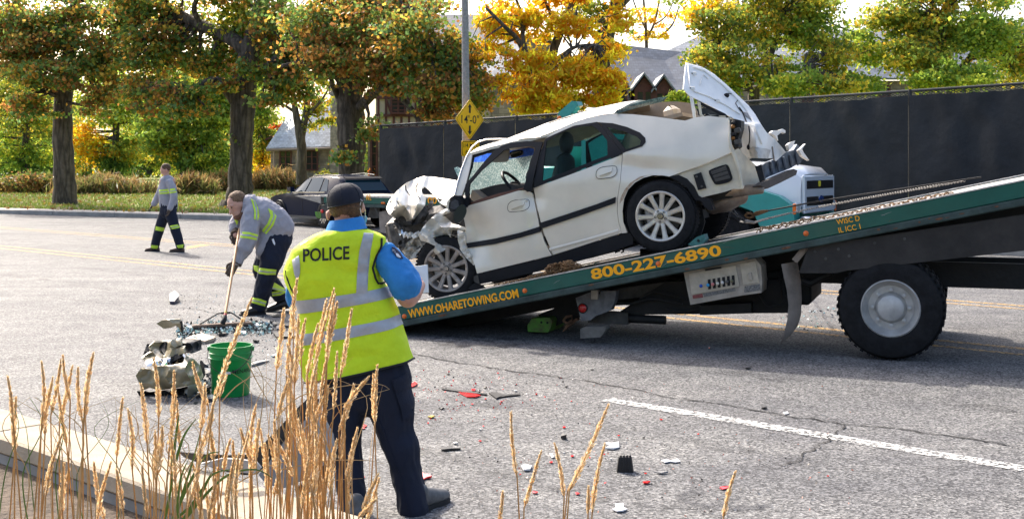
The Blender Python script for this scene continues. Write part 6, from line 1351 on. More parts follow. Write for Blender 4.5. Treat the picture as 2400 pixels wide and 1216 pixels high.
# bonnet, wings, grille
AF = 13.45
def hoodsec(a, zt, hw):
    pr = [(-hw, .95), (-hw*1.0, zt-.32), (-hw*.93, zt-.12), (-hw*.75, zt-.03), (0, zt), (hw*.75, zt-.03), (hw*.93, zt-.12), (hw, zt-.32), (hw, .95)]
    return [QP_(a, 1.2+v, z) for v, z in pr]
mb = MB(); mb.loft([hoodsec(10.95, 1.90, 1.0), hoodsec(11.8, 1.88, 1.0), hoodsec(12.8, 1.83, .99), hoodsec(13.3, 1.76, .98), hoodsec(AF, 1.62, .96)]); hd = mb.build('bonnet', M_WHITEP, t2, 40)
qb('grille', AF+.002, AF+.07, .28, 2.15, .80, 1.58, mat('blue_grey_chrome', (.66, .73, .79), .2, metal=.25, coat=.6), ch=.03); gz = [o for o in t2.children if o.name.startswith('grille')][0]
for za, zb in ((1.30, 1.46), (.96, 1.14)):
    qb('grille_opening', AF+.06, AF+.078, .40, 2.04, za, zb, M_BLACKS, gz)
    for k in range(4): qb('grille_bar', AF+.078, AF+.083, .42, 2.02, za+.02+k*.045, za+.03+k*.045, M_TRIM, gz)
ov = QP_(AF+.08, 1.22, 1.08); mb = MB(); el = [QN*(.15*math.cos(q))+UP*(.075*math.sin(q)) for q in [2*math.pi*i/28 for i in range(28)]]
mb.prism([ov+e for e in el], QT*.016); mb.build('emblem_rim', M_CHROME, gz)
mb = MB(); mb.prism([ov+e*.9+QT*.014 for e in el], QT*.006); mb.build('emblem', mat('emblem_blue', (.01, .05, .22), .25, coat=.5), gz)
lettering('emblem_script', 'Ford', lambda s, t: ov+QT*.0225+QN*(-.10+.2*s)+UP*(-.032+.07*t+.0*s), M_CHROME, gz, .015)
ylw = MB(); ylw.cbox(QP_(AF+.09, 1.12, 1.40), (.015, .05, .06), QX, .01); ylw.build('yellow_rag', mat('yellow_rag', (.55, .5, .03), .8), gz)
for v0_, sgn in ((-.05, -1), (2.12, 1)):
    mb = MB(); mb.prism([QP_(a, v0_, z) for a, z in ((11.2, .6), (11.3, 1.15), (11.8, 1.32), (12.6, 1.30), (13.1, 1.16), (13.42, .95), (13.42, .55), (12.7, .55), (12.55, .85), (12.1, 1.0), (11.65, .85), (11.5, .55))], QN*.32); fw = mb.build('wing', M_TEAL, t2)
    qb('headlight', 13.40, 13.47, v0_+.02, v0_+.28, .83, 1.03, mat('headlight_glass', (.55, .58, .6), .12, metal=.3, var=.3, vscale=30), fw, .02)
    qb('turn_signal', 13.40, 13.46, v0_-.03 if sgn < 0 else v0_+.29, v0_+.015 if sgn < 0 else v0_+.34, .80, 1.02, M_AMBER, fw, .01)
qb('bumper', 13.45, 13.72, .05, 2.4, .45, .76, M_CHROME, ch=.05)
panel('wing_guard', [(0, 0), (30, 0), (24, 60), (6, 70)], M_CHROME, t2, lambda x, y: QP_(13.25+x/200, .42, .95+y/150), QN*.04, 10)
# ================================================================ BLACK PARKED CAR
M_BLK_CAR = mat('black_blue_paint', (.005, .010, .028), .22, spec=.10)
sv_r = G(762, 535); SA = V((.63, -.7766, 0)); SN_ = V((.7766, .63, 0))
def SV(x, y, v=0): return sv_r+SA*(.92-x/100)+SN_*v+UP*(y/100)      # x cm forward from the tail, y cm up, v m across
suv = thing('parked_car', 'black compact crossover parked by the kerb behind the officer', 'car', SV(220, 0, .9))
def svp(name, poly, m, par=suv, v=0.0, tum=True, th=.05, step=9, rnd=0, ex=0): 
    return panel(name, poly, m, par, lambda x, y: SV(x, y, v+ex+(max(0, y-92)/60*.24 if tum else 0)+.02*((y-70)/40)**2+max(0, (x-400)/40)**2*.12+max(0, (25-x)/25)**2*.10), SN_*th, step, rnd, smooth=50)
body = [(4, 40), (6, 70), (2, 90), (12, 98), (30, 104), (80, 101), (140, 98), (210, 96), (285, 94), (320, 95), (380, 88), (420, 78), (436, 62), (438, 40), (428, 26), (392, 24), (390, 45), (378, 62), (356, 70), (334, 62), (322, 45), (320, 24), (128, 24), (126, 45), (114, 62), (92, 70), (70, 62), (58, 45), (56, 24), (20, 24)]
for v_, s_ in ((0, 1), (1.8, -1)):
    if s_ > 0: svp('body_side', body, M_BLK_CAR)
    else: panel('body_side', body, M_BLK_CAR, suv, lambda x, y: SV(x, y, 1.8-.02*((y-70)/40)**2-max(0, (x-400)/40)**2*.12-max(0, (25-x)/25)**2*.10), -SN_*.05, 12)
def svsec(x, pts): return [SV(x, z, v) for v, z in pts]
mb = MB(); secs = []
for x, zt, hw in ((2, 84, .8), (8, 97, .86), (20, 103, .88), (100, 100, .88), (285, 94, .88), (330, 94, .87), (390, 86, .83), (420, 76, .76), (434, 60, .66)): secs.append(svsec(x, [(.9-hw, 30), (.9-hw*.99, zt-8), (.9-hw*.9, zt-1), (.9, zt+1), (.9+hw*.9, zt-1), (.9+hw*.99, zt-8), (.9+hw, 30)]))
mb.loft(secs); mb.build('body_shell', M_BLK_CAR, suv, 45)
mb = MB(); secs = []
for x, zt, hw in ((14, 102, .80), (40, 132, .70), (62, 145, .66), (130, 150, .66), (200, 148, .66), (235, 141, .67), (265, 122, .72), (310, 95, .80)): secs.append(svsec(x, [(.9-.84, 95), (.9-hw, zt-5), (.9-hw*.85, zt-.5), (.9, zt+1), (.9+hw*.85, zt-.5), (.9+hw, zt-5), (.9+.84, 95)]))
mb.loft(secs); gh = mb.build('greenhouse', M_BLK_CAR, suv, 45)
M_CGL = mat('reflective_car_glass', (.008, .03, .045), .06, spec=.35)
def ghw(x, y, o): 
    hw = np.interp(x, [14, 40, 62, 130, 200, 235, 265, 310], [.80, .70, .66, .66, .66, .67, .72, .80]); zt = np.interp(x, [14, 40, 62, 130, 200, 235, 265, 310], [102, 132, 145, 150, 148, 141, 122, 95])
    t = (y-95)/max(1, zt-5-95); return SV(x, y, .9-(.84+(hw-.84)*min(1.2, max(0, t)))-o)
for nm, poly in (('side_window', [(222, 100), (278, 99), (252, 122), (232, 134), (212, 140), (206, 138)]), ('side_window', [(140, 102), (214, 100), (198, 140), (150, 143), (134, 141)]), ('side_window', [(96, 104), (132, 102), (126, 141), (108, 136)])):
    panel(nm, poly, M_CGL, gh, lambda x, y: ghw(x, y, .012), SN_*.01, 10)
panel('rear_window', [(-66, 0), (66, 0), (58, 32), (-58, 32)], M_CGL, gh, lambda x, y: SV(16+y*.78, 106+y*.95, .9+x/100)+SA*.03, -SA*.01, 12)
panel('roof_spoiler', [(-60, 0), (60, 0), (62, 8), (-62, 8)], M_TRIM, gh, lambda x, y: SV(36+y*1.6, 138+y*.7, .9+x/100)+SA*.06, UP*.02, 12)
MB().tube([SV(70, 147, .9-.6), SV(130, 151, .9-.61), SV(210, 146, .9-.61)], .01, 6).build('roof_rail', M_TRIM, gh); MB().tube([SV(70, 149, .9+.6), SV(130, 153, .9+.61), SV(210, 148, .9+.61)], .016, 6).build('roof_rail', M_TRIM, gh)
svp('sill_trim', [(124, 24), (322, 24), (322, 31), (124, 31)], mat('silver_trim', (.10, .105, .11), .35, metal=.6), v=-.02, th=.03)
svp('chrome_strip', [(96, 100), (280, 97), (280, 98.4), (96, 101.6)], M_CHROME, v=-.012, th=.01, tum=False)
svp('wing_mirror', [(264, 100), (284, 100), (286, 112), (268, 114)], M_BLK_CAR, v=-.16, th=.13, tum=False)
for x in (206, 118): svp('door_handle', [(x-20, 88), (x, 88), (x, 91), (x-20, 91)], M_CHROME, v=-.02, th=.015, tum=False, step=6)
for x in (136, 220): svp('door_gap', [(x, 30), (x+1.4, 30), (x+1.4, 96), (x, 96)], M_TRIM, v=-.006, th=.01, tum=False)
panel('tail_lamp', [(0, 0), (26, 0), (24, 14), (0, 12)], M_REDL, suv, lambda x, y: SV(1+x*.02, 80+y, .08+x/100)+SA*.02, -SA*.03, 8)
panel('rear_bumper', [(-80, 0), (80, 0), (84, 34), (-84, 34)], M_BLK_CAR, suv, lambda x, y: SV(-2+abs(x)**2*.002, 30+y, .9+x/100), -SA*.06, 14)
panel('headlight', [(396, 70), (424, 66), (420, 76), (398, 82)], MATS['headlight_glass'], suv, lambda x, y: SV(x, y, .02+max(0, (x-400)/40)**2*.12), SN_*.04, 8)
def suvwheel(x, far):
    c = SV(x, 34, .02 if not far else 1.78); ax = -SN_ if not far else SN_; mb = MB(); mb.lathe(c, ax, [(.22, -.1), (.31, -.1), (.34, -.06), (.34, .06), (.31, .1), (.235, .105), (.22, .06)], 36); w_ = mb.build('wheel', M_RUBBER, suv)
    k = MB(); k.lathe(c, ax, [(.225, .07), (.23, .1), (.215, .1), (.205, .02), (.001, .02)], 32); k.build('rim', M_BLACKS, w_)
    for j in range(5):
        q = 2*math.pi*j/5+.3; e1 = SA*math.cos(q)+UP*math.sin(q); e2 = ax.cross(e1)
        for sg in (-1, 1):
            k = MB(); k.prism([c+ax*.08+e1*.03+e2*.015*sg, c+ax*.08+e1*.03+e2*.035*sg, c+ax*.095+e1*.21+e2*.075*sg, c+ax*.095+e1*.21+e2*.035*sg], -ax*.03); k.build('spoke', M_ALLOY, w_)
    MB().lathe(c, ax, [(.05, .03), (.05, .09), (.03, .1), (.001, .1)], 16).build('hub', M_ALLOY, w_)
for x in (92, 356):
    suvwheel(x, False); suvwheel(x, True)
    mb = MB(); mb.tube([SV(x+38*math.cos(q), 34+38*math.sin(q), -.005) for q in [math.pi*i/14 for i in range(15)]], .03, 6); mb.build('arch_trim', M_TRIM, suv)
# ================================================================ PEOPLE
def skinmat(name, c): return mat(name, c, .5, var=.10, vscale=30, bump=.1, bscale=200)
def cloth(name, c, v=.12, b=.5, bs=60, rough=.85): 
    m = mat(name, c, rough, var=v, vscale=7, bump=b, bscale=bs, bdist=.012 if bs < 30 else .004); return m
M_SKIN = skinmat('fair_skin', (.52, .27, .19)); M_SKINB = skinmat('ruddy_skin', (.55, .30, .22))
M_NAVY = cloth('navy_twill', (.0065, .010, .024), .2, .4, 90); M_NAVY2 = cloth('dark_navy_work_cloth', (.008, .012, .028), .2, .4, 60)
M_HIVIS = mat('fluorescent_yellow_mesh', (.62, .80, .015), .75, var=.07, vscale=5, bump=.8, bscale=9, bdist=.035)
M_SILV = mat('silver_reflective_tape', (.40, .41, .43), .42, metal=.2, var=.10, vscale=22, bump=.25, bscale=24, bdist=.006)
M_BLUE = cloth('police_blue_shirt', (.03, .22, .55), .16, .9, 12); M_PIPE = mat('black_binding', (.012, .012, .014), .7)
M_CAP = cloth('black_cap_cloth', (.009, .011, .020), .3, .6, 120); M_HAIR = mat('short_brown_hair', (.10, .055, .03), .75, var=.5, vscale=60, bump=1.0, bscale=160, bdist=.006)
M_BOOT = mat('black_leather', (.012, .012, .012), .4, var=.3, vscale=12, bump=.2, bscale=40)
M_LIME = mat('lime_reflective_band', (.60, .82, .06), .6, var=.06, vscale=12, bump=.2, bscale=40); M_GREYSH = cloth('grey_work_shirt', (.34, .33, .36), .12, .7, 16)
M_GLOVE = mat('brown_work_glove', (.085, .06, .045), .7, var=.4, vscale=14, bump=.3, bscale=40)
def bvh_of(o):
    b = base_of(o); me = o.data; return BVHTree.FromPolygons([v.co+b for v in me.vertices], [list(p.vertices) for p in me.polygons])
class Onto:
    def __init__(s, o, d): s.t = bvh_of(o); s.d = d; s.last = None
    def __call__(s, off):
        def f(x, y):
            r = ray(x, y).normalized(); h = s.t.ray_cast(CAM, r)
            if h[0] is None:
                n = s.t.find_nearest(P(x, y, s.d)); return n[0]-r*off
            return h[0]-r*off
        return f
def wrinkle(amp, sc, seed, amp2=0.0):
    def f(p, n):
        q = p*sc; w = noise.noise(V((q.x, q.y, q.z*1.0+seed)))
        w2 = noise.noise(V((q.x*2.4, q.y*2.4, q.z*1.1+seed+9)))
        return p+n*(amp*w+amp*.6*(1-abs(w2)*2)+amp2*noise.noise(q*4))
    return f
def hand(par, wrist, direction, palm_n, size, m, curl=1.0, name='hand', thumb=1):
    """palm, four unequal bent fingers and a thumb from the side of the palm; size = hand length"""
    d = V(direction).normalized(); n = V(palm_n); n = (n-d*n.dot(d)).normalized(); s = d.cross(n)
    w = V(wrist); L = size; mb = MB()
    mb.limb([w-d*.04*L*5*.2, w+d*.12*L, w+d*.42*L], [(L*.12, L*.15), (L*.13, L*.2), (L*.09, L*.215)], 12, n)
    for i, (off, ln) in enumerate(((-.33, .42), (-.11, .48), (.11, .45), (.32, .36))):
        b0 = w+d*(.40*L)+s*(off*.52*L); a = curl
        dirs = []; ang = .35*a
        p = b0; pts = [w+d*.25*L+s*off*.4*L, p]
        for seg, da in ((.45, .55*a), (.32, .75*a), (.23, .55*a)):
            v = d*math.cos(ang)+n*math.sin(ang); p = p+v*(ln*L*seg*1.15); pts.append(p); ang += da
        mb.limb(pts, [L*.05, L*.056, L*.052, L*.046, L*.036], 8)
    t0_ = w+d*.10*L+s*(-.16*L*thumb); pts = [t0_, t0_+d*.16*L-s*.13*L*thumb+n*.06*L, t0_+d*.32*L-s*.12*L*thumb+n*.18*L*a, t0_+d*.42*L-s*.04*L*thumb+n*.25*L*a]
    mb.limb(pts, [L*.075, L*.066, L*.056, L*.042], 8)
    return blob(name, mb, m, par, L*.022, 1)
# ---------------------------------------------------------------- the officer, seen from behind
D0 = 6.3; S0 = F/D0
def O(x, y, dd=0.0): return P(x, y, D0+dd)
of_ = thing('person', 'police officer from behind in yellow POLICE vest and dark cap, writing on a pad', 'person', V((O(880, 1200).x, D0, 0)))
# body: one continuous figure (head, neck, trunk, arms, legs)
mb = MB(); r = 1/S0
mb.limb([O(812, 590, .11), O(812, 650, .11), O(815, 760, .11), O(835, 860, .10)], [(.10, .06), (.13, .09), (.13, .10), (.15, .11)], 18, V((1, 0, 0)))
mb.limb([O(812, 560, .10), O(812, 528, .10), O(812, 500, .12)], [(.066, .066), (.062, .066), (.062, .066)], 14)
hx = V((1, 0, .14)).normalized(); hz = V((-.14, .12, 1)).normalized(); hy = hz.cross(hx)
mb.ell(O(811, 480, .12), (.084, .102, .100), (hx, hy, hz), 24, 16); mb.ell(O(815, 500, .17), (.062, .068, .07), (hx, hy, hz), 18, 12)
mb.ell(O(815, 492, .235), (.014, .022, .02), (hx, hy, hz), 10, 8)                         # nose
for x, y, sg in ((768, 506, -1), (851.5, 487, 1)):                                          # ears
    mb.ell(O(x, y, .115), (.012, .022, .032), ((hx+hy*.45*sg).normalized(), hy, hz), 12, 10)
for k, leg in enumerate(([(803, 900, .10), (805, 960, .09), (812, 1060, .06), (826, 1150, -.03), (838, 1212, -.10)], [(900, 900, .10), (914, 950, .09), (935, 1035, .07), (955, 1115, .04), (974, 1188, .0)])):
    mb.limb([O(*q) for q in leg], [.08, .082, .058, .05, .045], 14)
ar = [O(908, 618, .09), O(930, 648, .07), O(952, 699, .05), O(968, 692, .16), O(984, 668, .30)]
mb.limb(ar, [.045, .05, .047, .042, .032], 14)
al = [O(725, 600, .12), O(708, 650, .15), O(698, 700, .18), O(730, 690, .28), O(800, 660, .38)]
mb.limb(al, [.062, .056, .047, .042, .032], 14)
bodyo = blob('body', mb, M_SKIN, of_, .011, 2)
def hand_dir(a, b): return (b-a).normalized()
hand(of_, O(984, 668, .30), V((-.25, 1, .25)), V((-1, 0, .1)), .18, M_SKIN, 1.0, 'hand', 1)
hand(of_, O(800, 660, .38), V((1, .4, .1)), V((0, -.2, 1)), .18, M_SKIN, .9, 'hand', 1)
# hair, cap, mask
mb = MB(); mb.ell(O(811, 482, .112), (.092, .102, .078), (hx, hy, hz), 28, 16); mb.ell(O(813, 500, .105), (.072, .072, .05), (hx, hy, hz), 22, 12)
blob('hair', mb, M_HAIR, of_, .008, 1, lambda p, n: p+n*(.002*noise.noise(p*90)))
cz = V((-.20, -.02, 1)).normalized(); cx_ = V((1, 0, .20)).normalized(); cy_ = cz.cross(cx_); cc = O(811.5, 478, .115)
rings = []
for i, (h, k) in enumerate(((-.001, 1.0), (.012, 1.012), (.03, 1.0), (.05, .95), (.068, .86), (.083, .72), (.094, .54), (.101, .32), (.104, .08))):
    h *= 1.06; rings.append([cc+cz*h+cx_*(.097*k*math.cos(q))+cy_*(.114*k*math.sin(q)) for q in [2*math.pi*j/36 for j in range(36)]])
mb = MB(); mb.loft(rings); cap = mb.build('cap', M_CAP, of_, 60)
MB().ell(cc+cz*.1115, (.008, .008, .005)).build('cap_button', M_CAP, cap)
for j in range(6):
    q = 2*math.pi*j/6+.5; mb = MB(); mb.tube([cc+cz*h*1.06+cx_*(.0975*k*math.cos(q))+cy_*(.1145*k*math.sin(q)) for h, k in ((.0, 1.005), (.03, 1.005), (.05, .955), (.068, .865), (.083, .725), (.094, .545), (.103, .1))], .0016, 4); mb.build('cap_seam', M_CAP, cap)
mb = MB(); mb.tube([cc+cx_*(.098*math.cos(q))+cy_*(.115*math.sin(q)) for q in [2*math.pi*j/36 for j in range(37)]], .0035, 6); mb.build('cap_band', M_PIPE, cap)
mb = MB(); a = [cc+cx_*(.092*math.cos(q))+cy_*(.108*math.sin(q)) for q in [math.pi*(.2+.6*j/10) for j in range(11)]]; b_ = [p+cy_*.065*math.sin(math.pi*j/10)-cz*.012 for j, p in enumerate(a)]; mb.loft([a+[p-cz*.003 for p in a[::-1]], b_+[p-cz*.003 for p in b_[::-1]]]); mb.build('cap_peak', M_CAP, cap)
mb = MB(); mb.cbox(O(843, 467, .06), (.018, .003, .004), (V((.8, .2, -.5)).normalized(), V((-.2, 1, 0)), V((.5, 0, .8))), .001); mb.build('cap_tag', M_SILV, cap)
mb = MB(); mb.tube([O(846, 472, .06), O(843, 484, .07), O(846, 500, .08), O(852, 520, .12), O(855, 530, .15)], .0022, 5); mb.build('mask_loop', mat('white_elastic', (.75, .75, .75), .7), of_)
mb = MB(); mb.tube([O(856, 490, .12), O(856, 505, .15), O(859, 515, .17)], .002, 5); mb.build('mask_loop', MATS['white_elastic'], of_)
panel('face_mask', [(848, 528), (853, 514), (859, 506), (861, 512), (857, 527), (850, 536)], mat('pale_blue_mask', (.25, .52, .68), .85), of_, lambda x, y: O(x, y, .16), V((-.06, .06, 0)), 4)
# trousers
mb = MB()
mb.limb([O(838, 830, .10), O(852, 880, .10), O(860, 915, .10)], [(.185, .135), (.20, .145), (.17, .13)], 22, V((1, 0, 0)))
mb.limb([O(812, 885, .10), O(804, 940, .09), O(812, 1055, .06), (O(824, 1147, -.03)), O(837, 1232, -.12)], [(.115, .125), (.112, .12), (.076, .085), (.072, .08), (.062, .075)], 18, V((1, 0, 0)))
mb.limb([O(905, 880, .10), O(916, 945, .09), O(934, 1025, .07), O(953, 1107, .04), O(971, 1200, .0)], [(.125, .13), (.124, .125), (.094, .10), (.078, .088), (.076, .088)], 18, V((1, 0, 0)))
tro = blob('trousers', mb, M_NAVY, of_, .011, 3, wrinkle(.011, 8, 3))
OT = Onto(tro, D0)
pk = panel('cargo_pocket', [(921, 903), (962, 886), (966, 925), (973, 962), (970, 974), (946, 988), (940, 960), (930, 930)], M_NAVY, tro, OT(.010), V((0, .006, 0)), 7, smooth=60)
panel('pocket_flap', [(919, 892), (955, 874), (961, 892), (963, 908), (930, 918), (925, 914)], M_NAVY, pk, OT(.018), V((0, .006, 0)), 7, smooth=60)
for pts in ([(935, 918), (942, 950), (948, 984)], [(956, 912), (962, 940), (970, 970)], [(852, 905), (868, 940), (900, 1010), (940, 1120), (958, 1200)], [(852, 880), (853, 930), (856, 950)]):
    f_ = OT(.002); mb = MB(); mb.tube([f_(*p) for p in resample_open(pts, 8)], .003, 5); mb.build('seam', M_NAVY, tro)
def boot(par, heel, toe, m, L=.29, name='boot', lift=0.0, wd=1.0):
    h, t = V(heel), V(toe); d = (t-h); d.normalize(); s = d.cross(UP); s = V((d.y, -d.x, 0)).normalized(); mb = MB()
    mb.limb([h+d*.03*L/.29+UP*.05, h+d*.10+UP*.06, h+d*.19*L/.29+UP*.045, h+d*.255*L/.29+UP*.036], [(.042, .042*wd), (.052, .046*wd), (.042, .050*wd), (.034, .044*wd)], 14, UP)
    mb.limb([h+d*.055+UP*.05, h+d*.05+UP*.10], [.045, .045], 14)
    b_ = blob(name, mb, m, par, .009, 2)
    k = MB(); rg = []
    for z in (0, .024): rg.append([h+d*(x*L/.29)+s*(y*wd)+UP*z for x, y in ((-.01, 0), (.0, .036), (.06, .042), (.13, .04), (.2, .052), (.26, .045), (.295, .02), (.30, 0), (.295, -.02), (.26, -.045), (.2, -.052), (.13, -.04), (.06, -.042), (.0, -.036))])
    k.loft(rg); k.build('sole', M_PIPE, b_); return b_
boot(of_, V((O(972, 1200, 0).x, D0-.02, 0)), V((O(1034, 1200).x, D0+.20, 0)), mat('grey_dusty_boot', (.10, .10, .10), .55, var=.3, vscale=20))
boot(of_, V((O(838, 1230, -.12).x, D0-.22, 0)), V((O(842, 1230).x, D0+.07, 0)), MATS['grey_dusty_boot'])
# shirt: collar and sleeves
mb = MB(); mb.limb([O(812, 560, .10), O(812, 640, .11), O(815, 740, .11)], [(.12, .075), (.14, .085), (.14, .09)], 22, V((1, 0, 0)))
mb.limb([O(890, 592, .10), O(908, 604, .075), O(930, 636, .06), O(945, 658, .05), O(949, 667, .05)], [(.045, .05), (.07, .075), (.08, .08), (.082, .08), (.087, .082)], 18)
for x, y, r_ in ((914, 585, .03), (922, 600, .035)): mb.ell(O(x, y, .06), (r_, r_, r_))
mb.limb([O(735, 600, .12), O(712, 630, .14), O(702, 670, .15), O(695, 700, .17)], [(.05, .05), (.06, .06), (.06, .06), (.055, .055)], 18)
shirt = blob('shirt', mb, M_BLUE, of_, .011, 2, wrinkle(.011, 13, 5))
rings = []
for (y, hw, dp, dd) in ((548, .098, .088, .09), (530, .088, .082, .095), (515, .083, .078, .105), (512, .086, .081, .105), (522, .096, .09, .10), (540, .112, .10, .09)):
    c = O(811, y, dd); rings.append([c+V((hw*math.cos(q), -dp*math.sin(q), .012*math.cos(q)-.02*max(0, -math.sin(q)))) for q in [2*math.pi*j/36 for j in range(36)]])
mb = MB(); mb.loft(rings, False); mb.build('collar', M_BLUE, shirt, 60)
# vest
VR = [(533, 786, 848, .085, .095), (540, 762, 868, .105, .095), (549, 733, 890, .125, .095), (560, 709, 903, .14, .10), (578, 686, 906, .155, .105), (605, 672, 897, .162, .11), (632, 665, 890, .168, .11), (660, 673, 893, .165, .11), (685, 689, 905, .16, .11), (712, 696, 919, .158, .11), (750, 696, 935, .158, .11), (800, 698, 950, .16, .105), (840, 706, 960, .165, .10), (866, 714, 966, .17, .10)]
VT = [(533, .0), (560, -.04), (605, -.04), (660, -.12), (712, -.17), (800, -.19), (866, -.21)]
vy = [q[0] for q in VR]
def VS(y, q, off=0.0):
    i_ = lambda k: float(np.interp(y, vy, [w[k] for w in VR])); xl, xr, dp, dd = i_(1), i_(2), i_(3), i_(4)
    tl = float(np.interp(y, [a[0] for a in VT], [a[1] for a in VT])); hw = (xr-xl)/2*(D0+dd)/F
    c, s = math.cos(q), math.sin(q); X = (hw+off)*math.copysign(abs(c)**.82, c); Y = (dp+off)*math.copysign(abs(s)**.85, s)
    p = O((xl+xr)/2, y, dd)+V((X, -Y, -tl*X))
    yy = (y-533)/333; fold = noise.noise(V((q*1.6, y*.012, 1)))*.020*yy+(noise.noise(V((X*9, y*.045, 4)))*.008+(.5-abs(noise.noise(V((X*7+y*.02, y*.02-X*3, 8)))))*.014-.004)*min(1, (y-533)/40)
    rn = V((c*.6, -s, 0)); rn.normalize(); return p+rn*fold
yy_ = list(np.linspace(533, 866, 64)); nq = 96
mb = MB(); mb.loft([[VS(y, 2*math.pi*j/nq) for j in range(nq)] for y in yy_], False); vest = mb.build('vest', M_HIVIS, of_, 80, False)
mb = MB(); mb.tube([VS(866, 2*math.pi*j/nq, .002) for j in range(nq+1)], .006, 6); mb.build('hem_binding', M_PIPE, vest)
mb = MB(); mb.tube([VS(534, 2*math.pi*j/nq, .002) for j in range(nq+1)], .004, 6); mb.build('neck_binding', M_HIVIS, vest)
def vband(y0_, y1_):
    mb = MB(); ys = np.linspace(y0_, y1_, 5); mb.loft([[VS(y, 2*math.pi*j/nq, .0035) for j in range(nq)] for y in ys], False); mb.build('reflective_band', M_SILV, vest, 80, False)
vband(686, 713); vband(758, 783)
OV = Onto(vest, D0)
panel('reflective_band', [(853, 545), (876, 547), (868, 590), (863, 640), (861, 688), (835, 688), (837, 640), (842, 590)], M_SILV, vest, OV(.004), V((0, .003, 0)), 7, smooth=80)
panel('reflective_band', [(684, 610), (700, 598), (703, 620), (703, 640), (696, 662), (689, 640)], M_SILV, vest, OV(.004), V((0, .003, 0)), 6, smooth=80)
panel('reflective_band', [(698, 566), (716, 553), (714, 564), (704, 575)], M_SILV, vest, OV(.004), V((0, .003, 0)), 5, smooth=80)
fo = OV(.004); lettering('police_lettering', 'POLICE', lambda s, t: fo(710+109*s, (614-31*t)-(6+1*t)*s+0*s), M_BLK, vest, .018, 14)
mb = MB(); ab_ = [(905, 566), (899, 576), (892, 596), (889, 626), (893, 650), (901, 662), (912, 665)]
mb = MB(); mb.tube([OV(.002)(x, y) for x, y in ((669, 634), (674, 655), (682, 676), (691, 690))], .005, 6); mb.build('armhole_binding', M_PIPE, vest)
OS = Onto(shirt, D0)
class Near:
    pass
def frontmost(x, y, off):
    a_, b_ = OV(off)(x, y), OS(off)(x, y); return a_ if (a_-CAM).length < (b_-CAM).length else b_
mb = MB(); mb.tube([VS(y, .42+.12*math.sin((y-560)/40), .004) for y in range(560, 676, 6)]+[VS(676, .30-.06*k, .004) for k in range(8)], .0055, 8); mb.build('armhole_binding', M_PIPE, vest)
pt = panel('shoulder_patch', [(918, 578), (926, 580), (939, 592), (945, 606), (938, 606), (928, 600), (920, 590)], mat('patch_navy', (.012, .016, .05), .7), shirt, OS(.009), V((0, .003, 0)), 4)
panel('patch_shield', [(927, 593), (933, 594), (940, 603), (937, 604), (930, 601)], mat('patch_white', (.62, .62, .64), .7), pt, OS(.013), V((0, .002, 0)), 4)
lettering('patch_lettering', 'PO', lambda s, t: OS(.0135)(920+7*s, 589-6*t+4*s), MATS['patch_white'], pt, .01)
pad = thing('notepad', 'white notepad held in the officer\'s hands in front of the crashed car', 'notepad', O(983, 655, .40))
nx_ = V((.75, .62, .05)).normalized(); nz_ = V((-.05, .1, 1)).normalized(); ny_ = nx_.cross(nz_)
MB().box(O(983, 655, .42), (.055, .004, .075), (nx_, ny_, nz_)).build('sheet', mat('white_paper', (.80, .80, .80), .7), pad)
MB().box(O(983, 656, .43)+V((0, .012, 0)), (.058, .003, .078), (nx_, ny_, nz_)).build('clipboard', mat('clipboard_grey', (.55, .56, .55), .6), pad)
# ---------------------------------------------------------------- the sweeper, bent over his broom
D1 = 14.6; S1 = F/D1
def W_(x, y, dd=0.0): return P(x, y, D1+dd)
sw = thing('person', 'bearded worker in grey shirt with lime bands bending over a push broom', 'person', V((W_(610, 735).x, D1, 0)), 'road clean-up workers')
k_ = 1/S1
mb = MB()
mb.limb([W_(645, 550, .05), W_(628, 524), W_(603, 500), W_(585, 483, -.02)], [.12, .12, .12, .08], 18)
mb.limb([W_(585, 486), W_(575, 483, -.02), W_(566, 482, -.04)], [.065, .062, .06], 12)
hn = V((-.42, -.1, .9)).normalized()       # crown direction of the bent head
fw_ = V((-.62, -.62, -.48)).normalized(); hz2 = V((-.28, -.12, .95)); hz2 = (hz2-fw_*hz2.dot(fw_)).normalized(); hx2 = fw_.cross(hz2)
hc = W_(557, 481, -.06); HS = 1.22
mb.ell(hc+hz2*.02*HS, (.076*HS, .094*HS, .10*HS), (hx2, fw_, hz2), 24, 16); mb.ell(hc+fw_*.03*HS-hz2*.06*HS, (.058*HS, .066*HS, .07*HS), (hx2, fw_, hz2), 18, 12)
mb.limb([hc+fw_*.088*HS+hz2*.015*HS, hc+fw_*.112*HS-hz2*.03*HS], [.010*HS, .015*HS], 10)        # nose
for sg in (-1, 1):
    mb.ell(hc+hx2*(sg*.078*HS)-fw_*.01-hz2*.01, (.012, .024, .036), ((hx2), (fw_), hz2), 10, 8)
    mb.ell(hc+hx2*(sg*.032*HS)+fw_*.083*HS+hz2*.035*HS, (.024*HS, .014*HS, .009*HS), (hx2, fw_, hz2), 10, 8)      # brow
mb.ell(hc+fw_*.088*HS-hz2*.066*HS, (.022*HS, .012*HS, .007*HS), (hx2, fw_, hz2), 10, 8)
for leg in ([(648, 560, .0), (640, 600, -.08), (625, 640, -.10), (612, 690, -.04), (606, 722, .0)], [(645, 560, .16), (625, 600, .10), (611, 632, .08), (640, 668, .22), (656, 696, .30)]):
    mb.limb([W_(*q) for q in leg], [.10, .095, .065, .055, .045], 12)
sa = [W_(588, 505, -.12), W_(582, 540, -.20), W_(578, 567, -.24), W_(563, 596, -.28), W_(553, 618, -.32)]
fa = [W_(567, 500, .14), W_(556, 525, .10), W_(553, 545, .02), W_(553, 552, -.06)]
mb.limb(sa, [.065, .06, .052, .045, .036], 12); mb.limb(fa, [.062, .055, .048, .036], 12)
blob('body', mb, M_SKINB, sw, .012, 2)
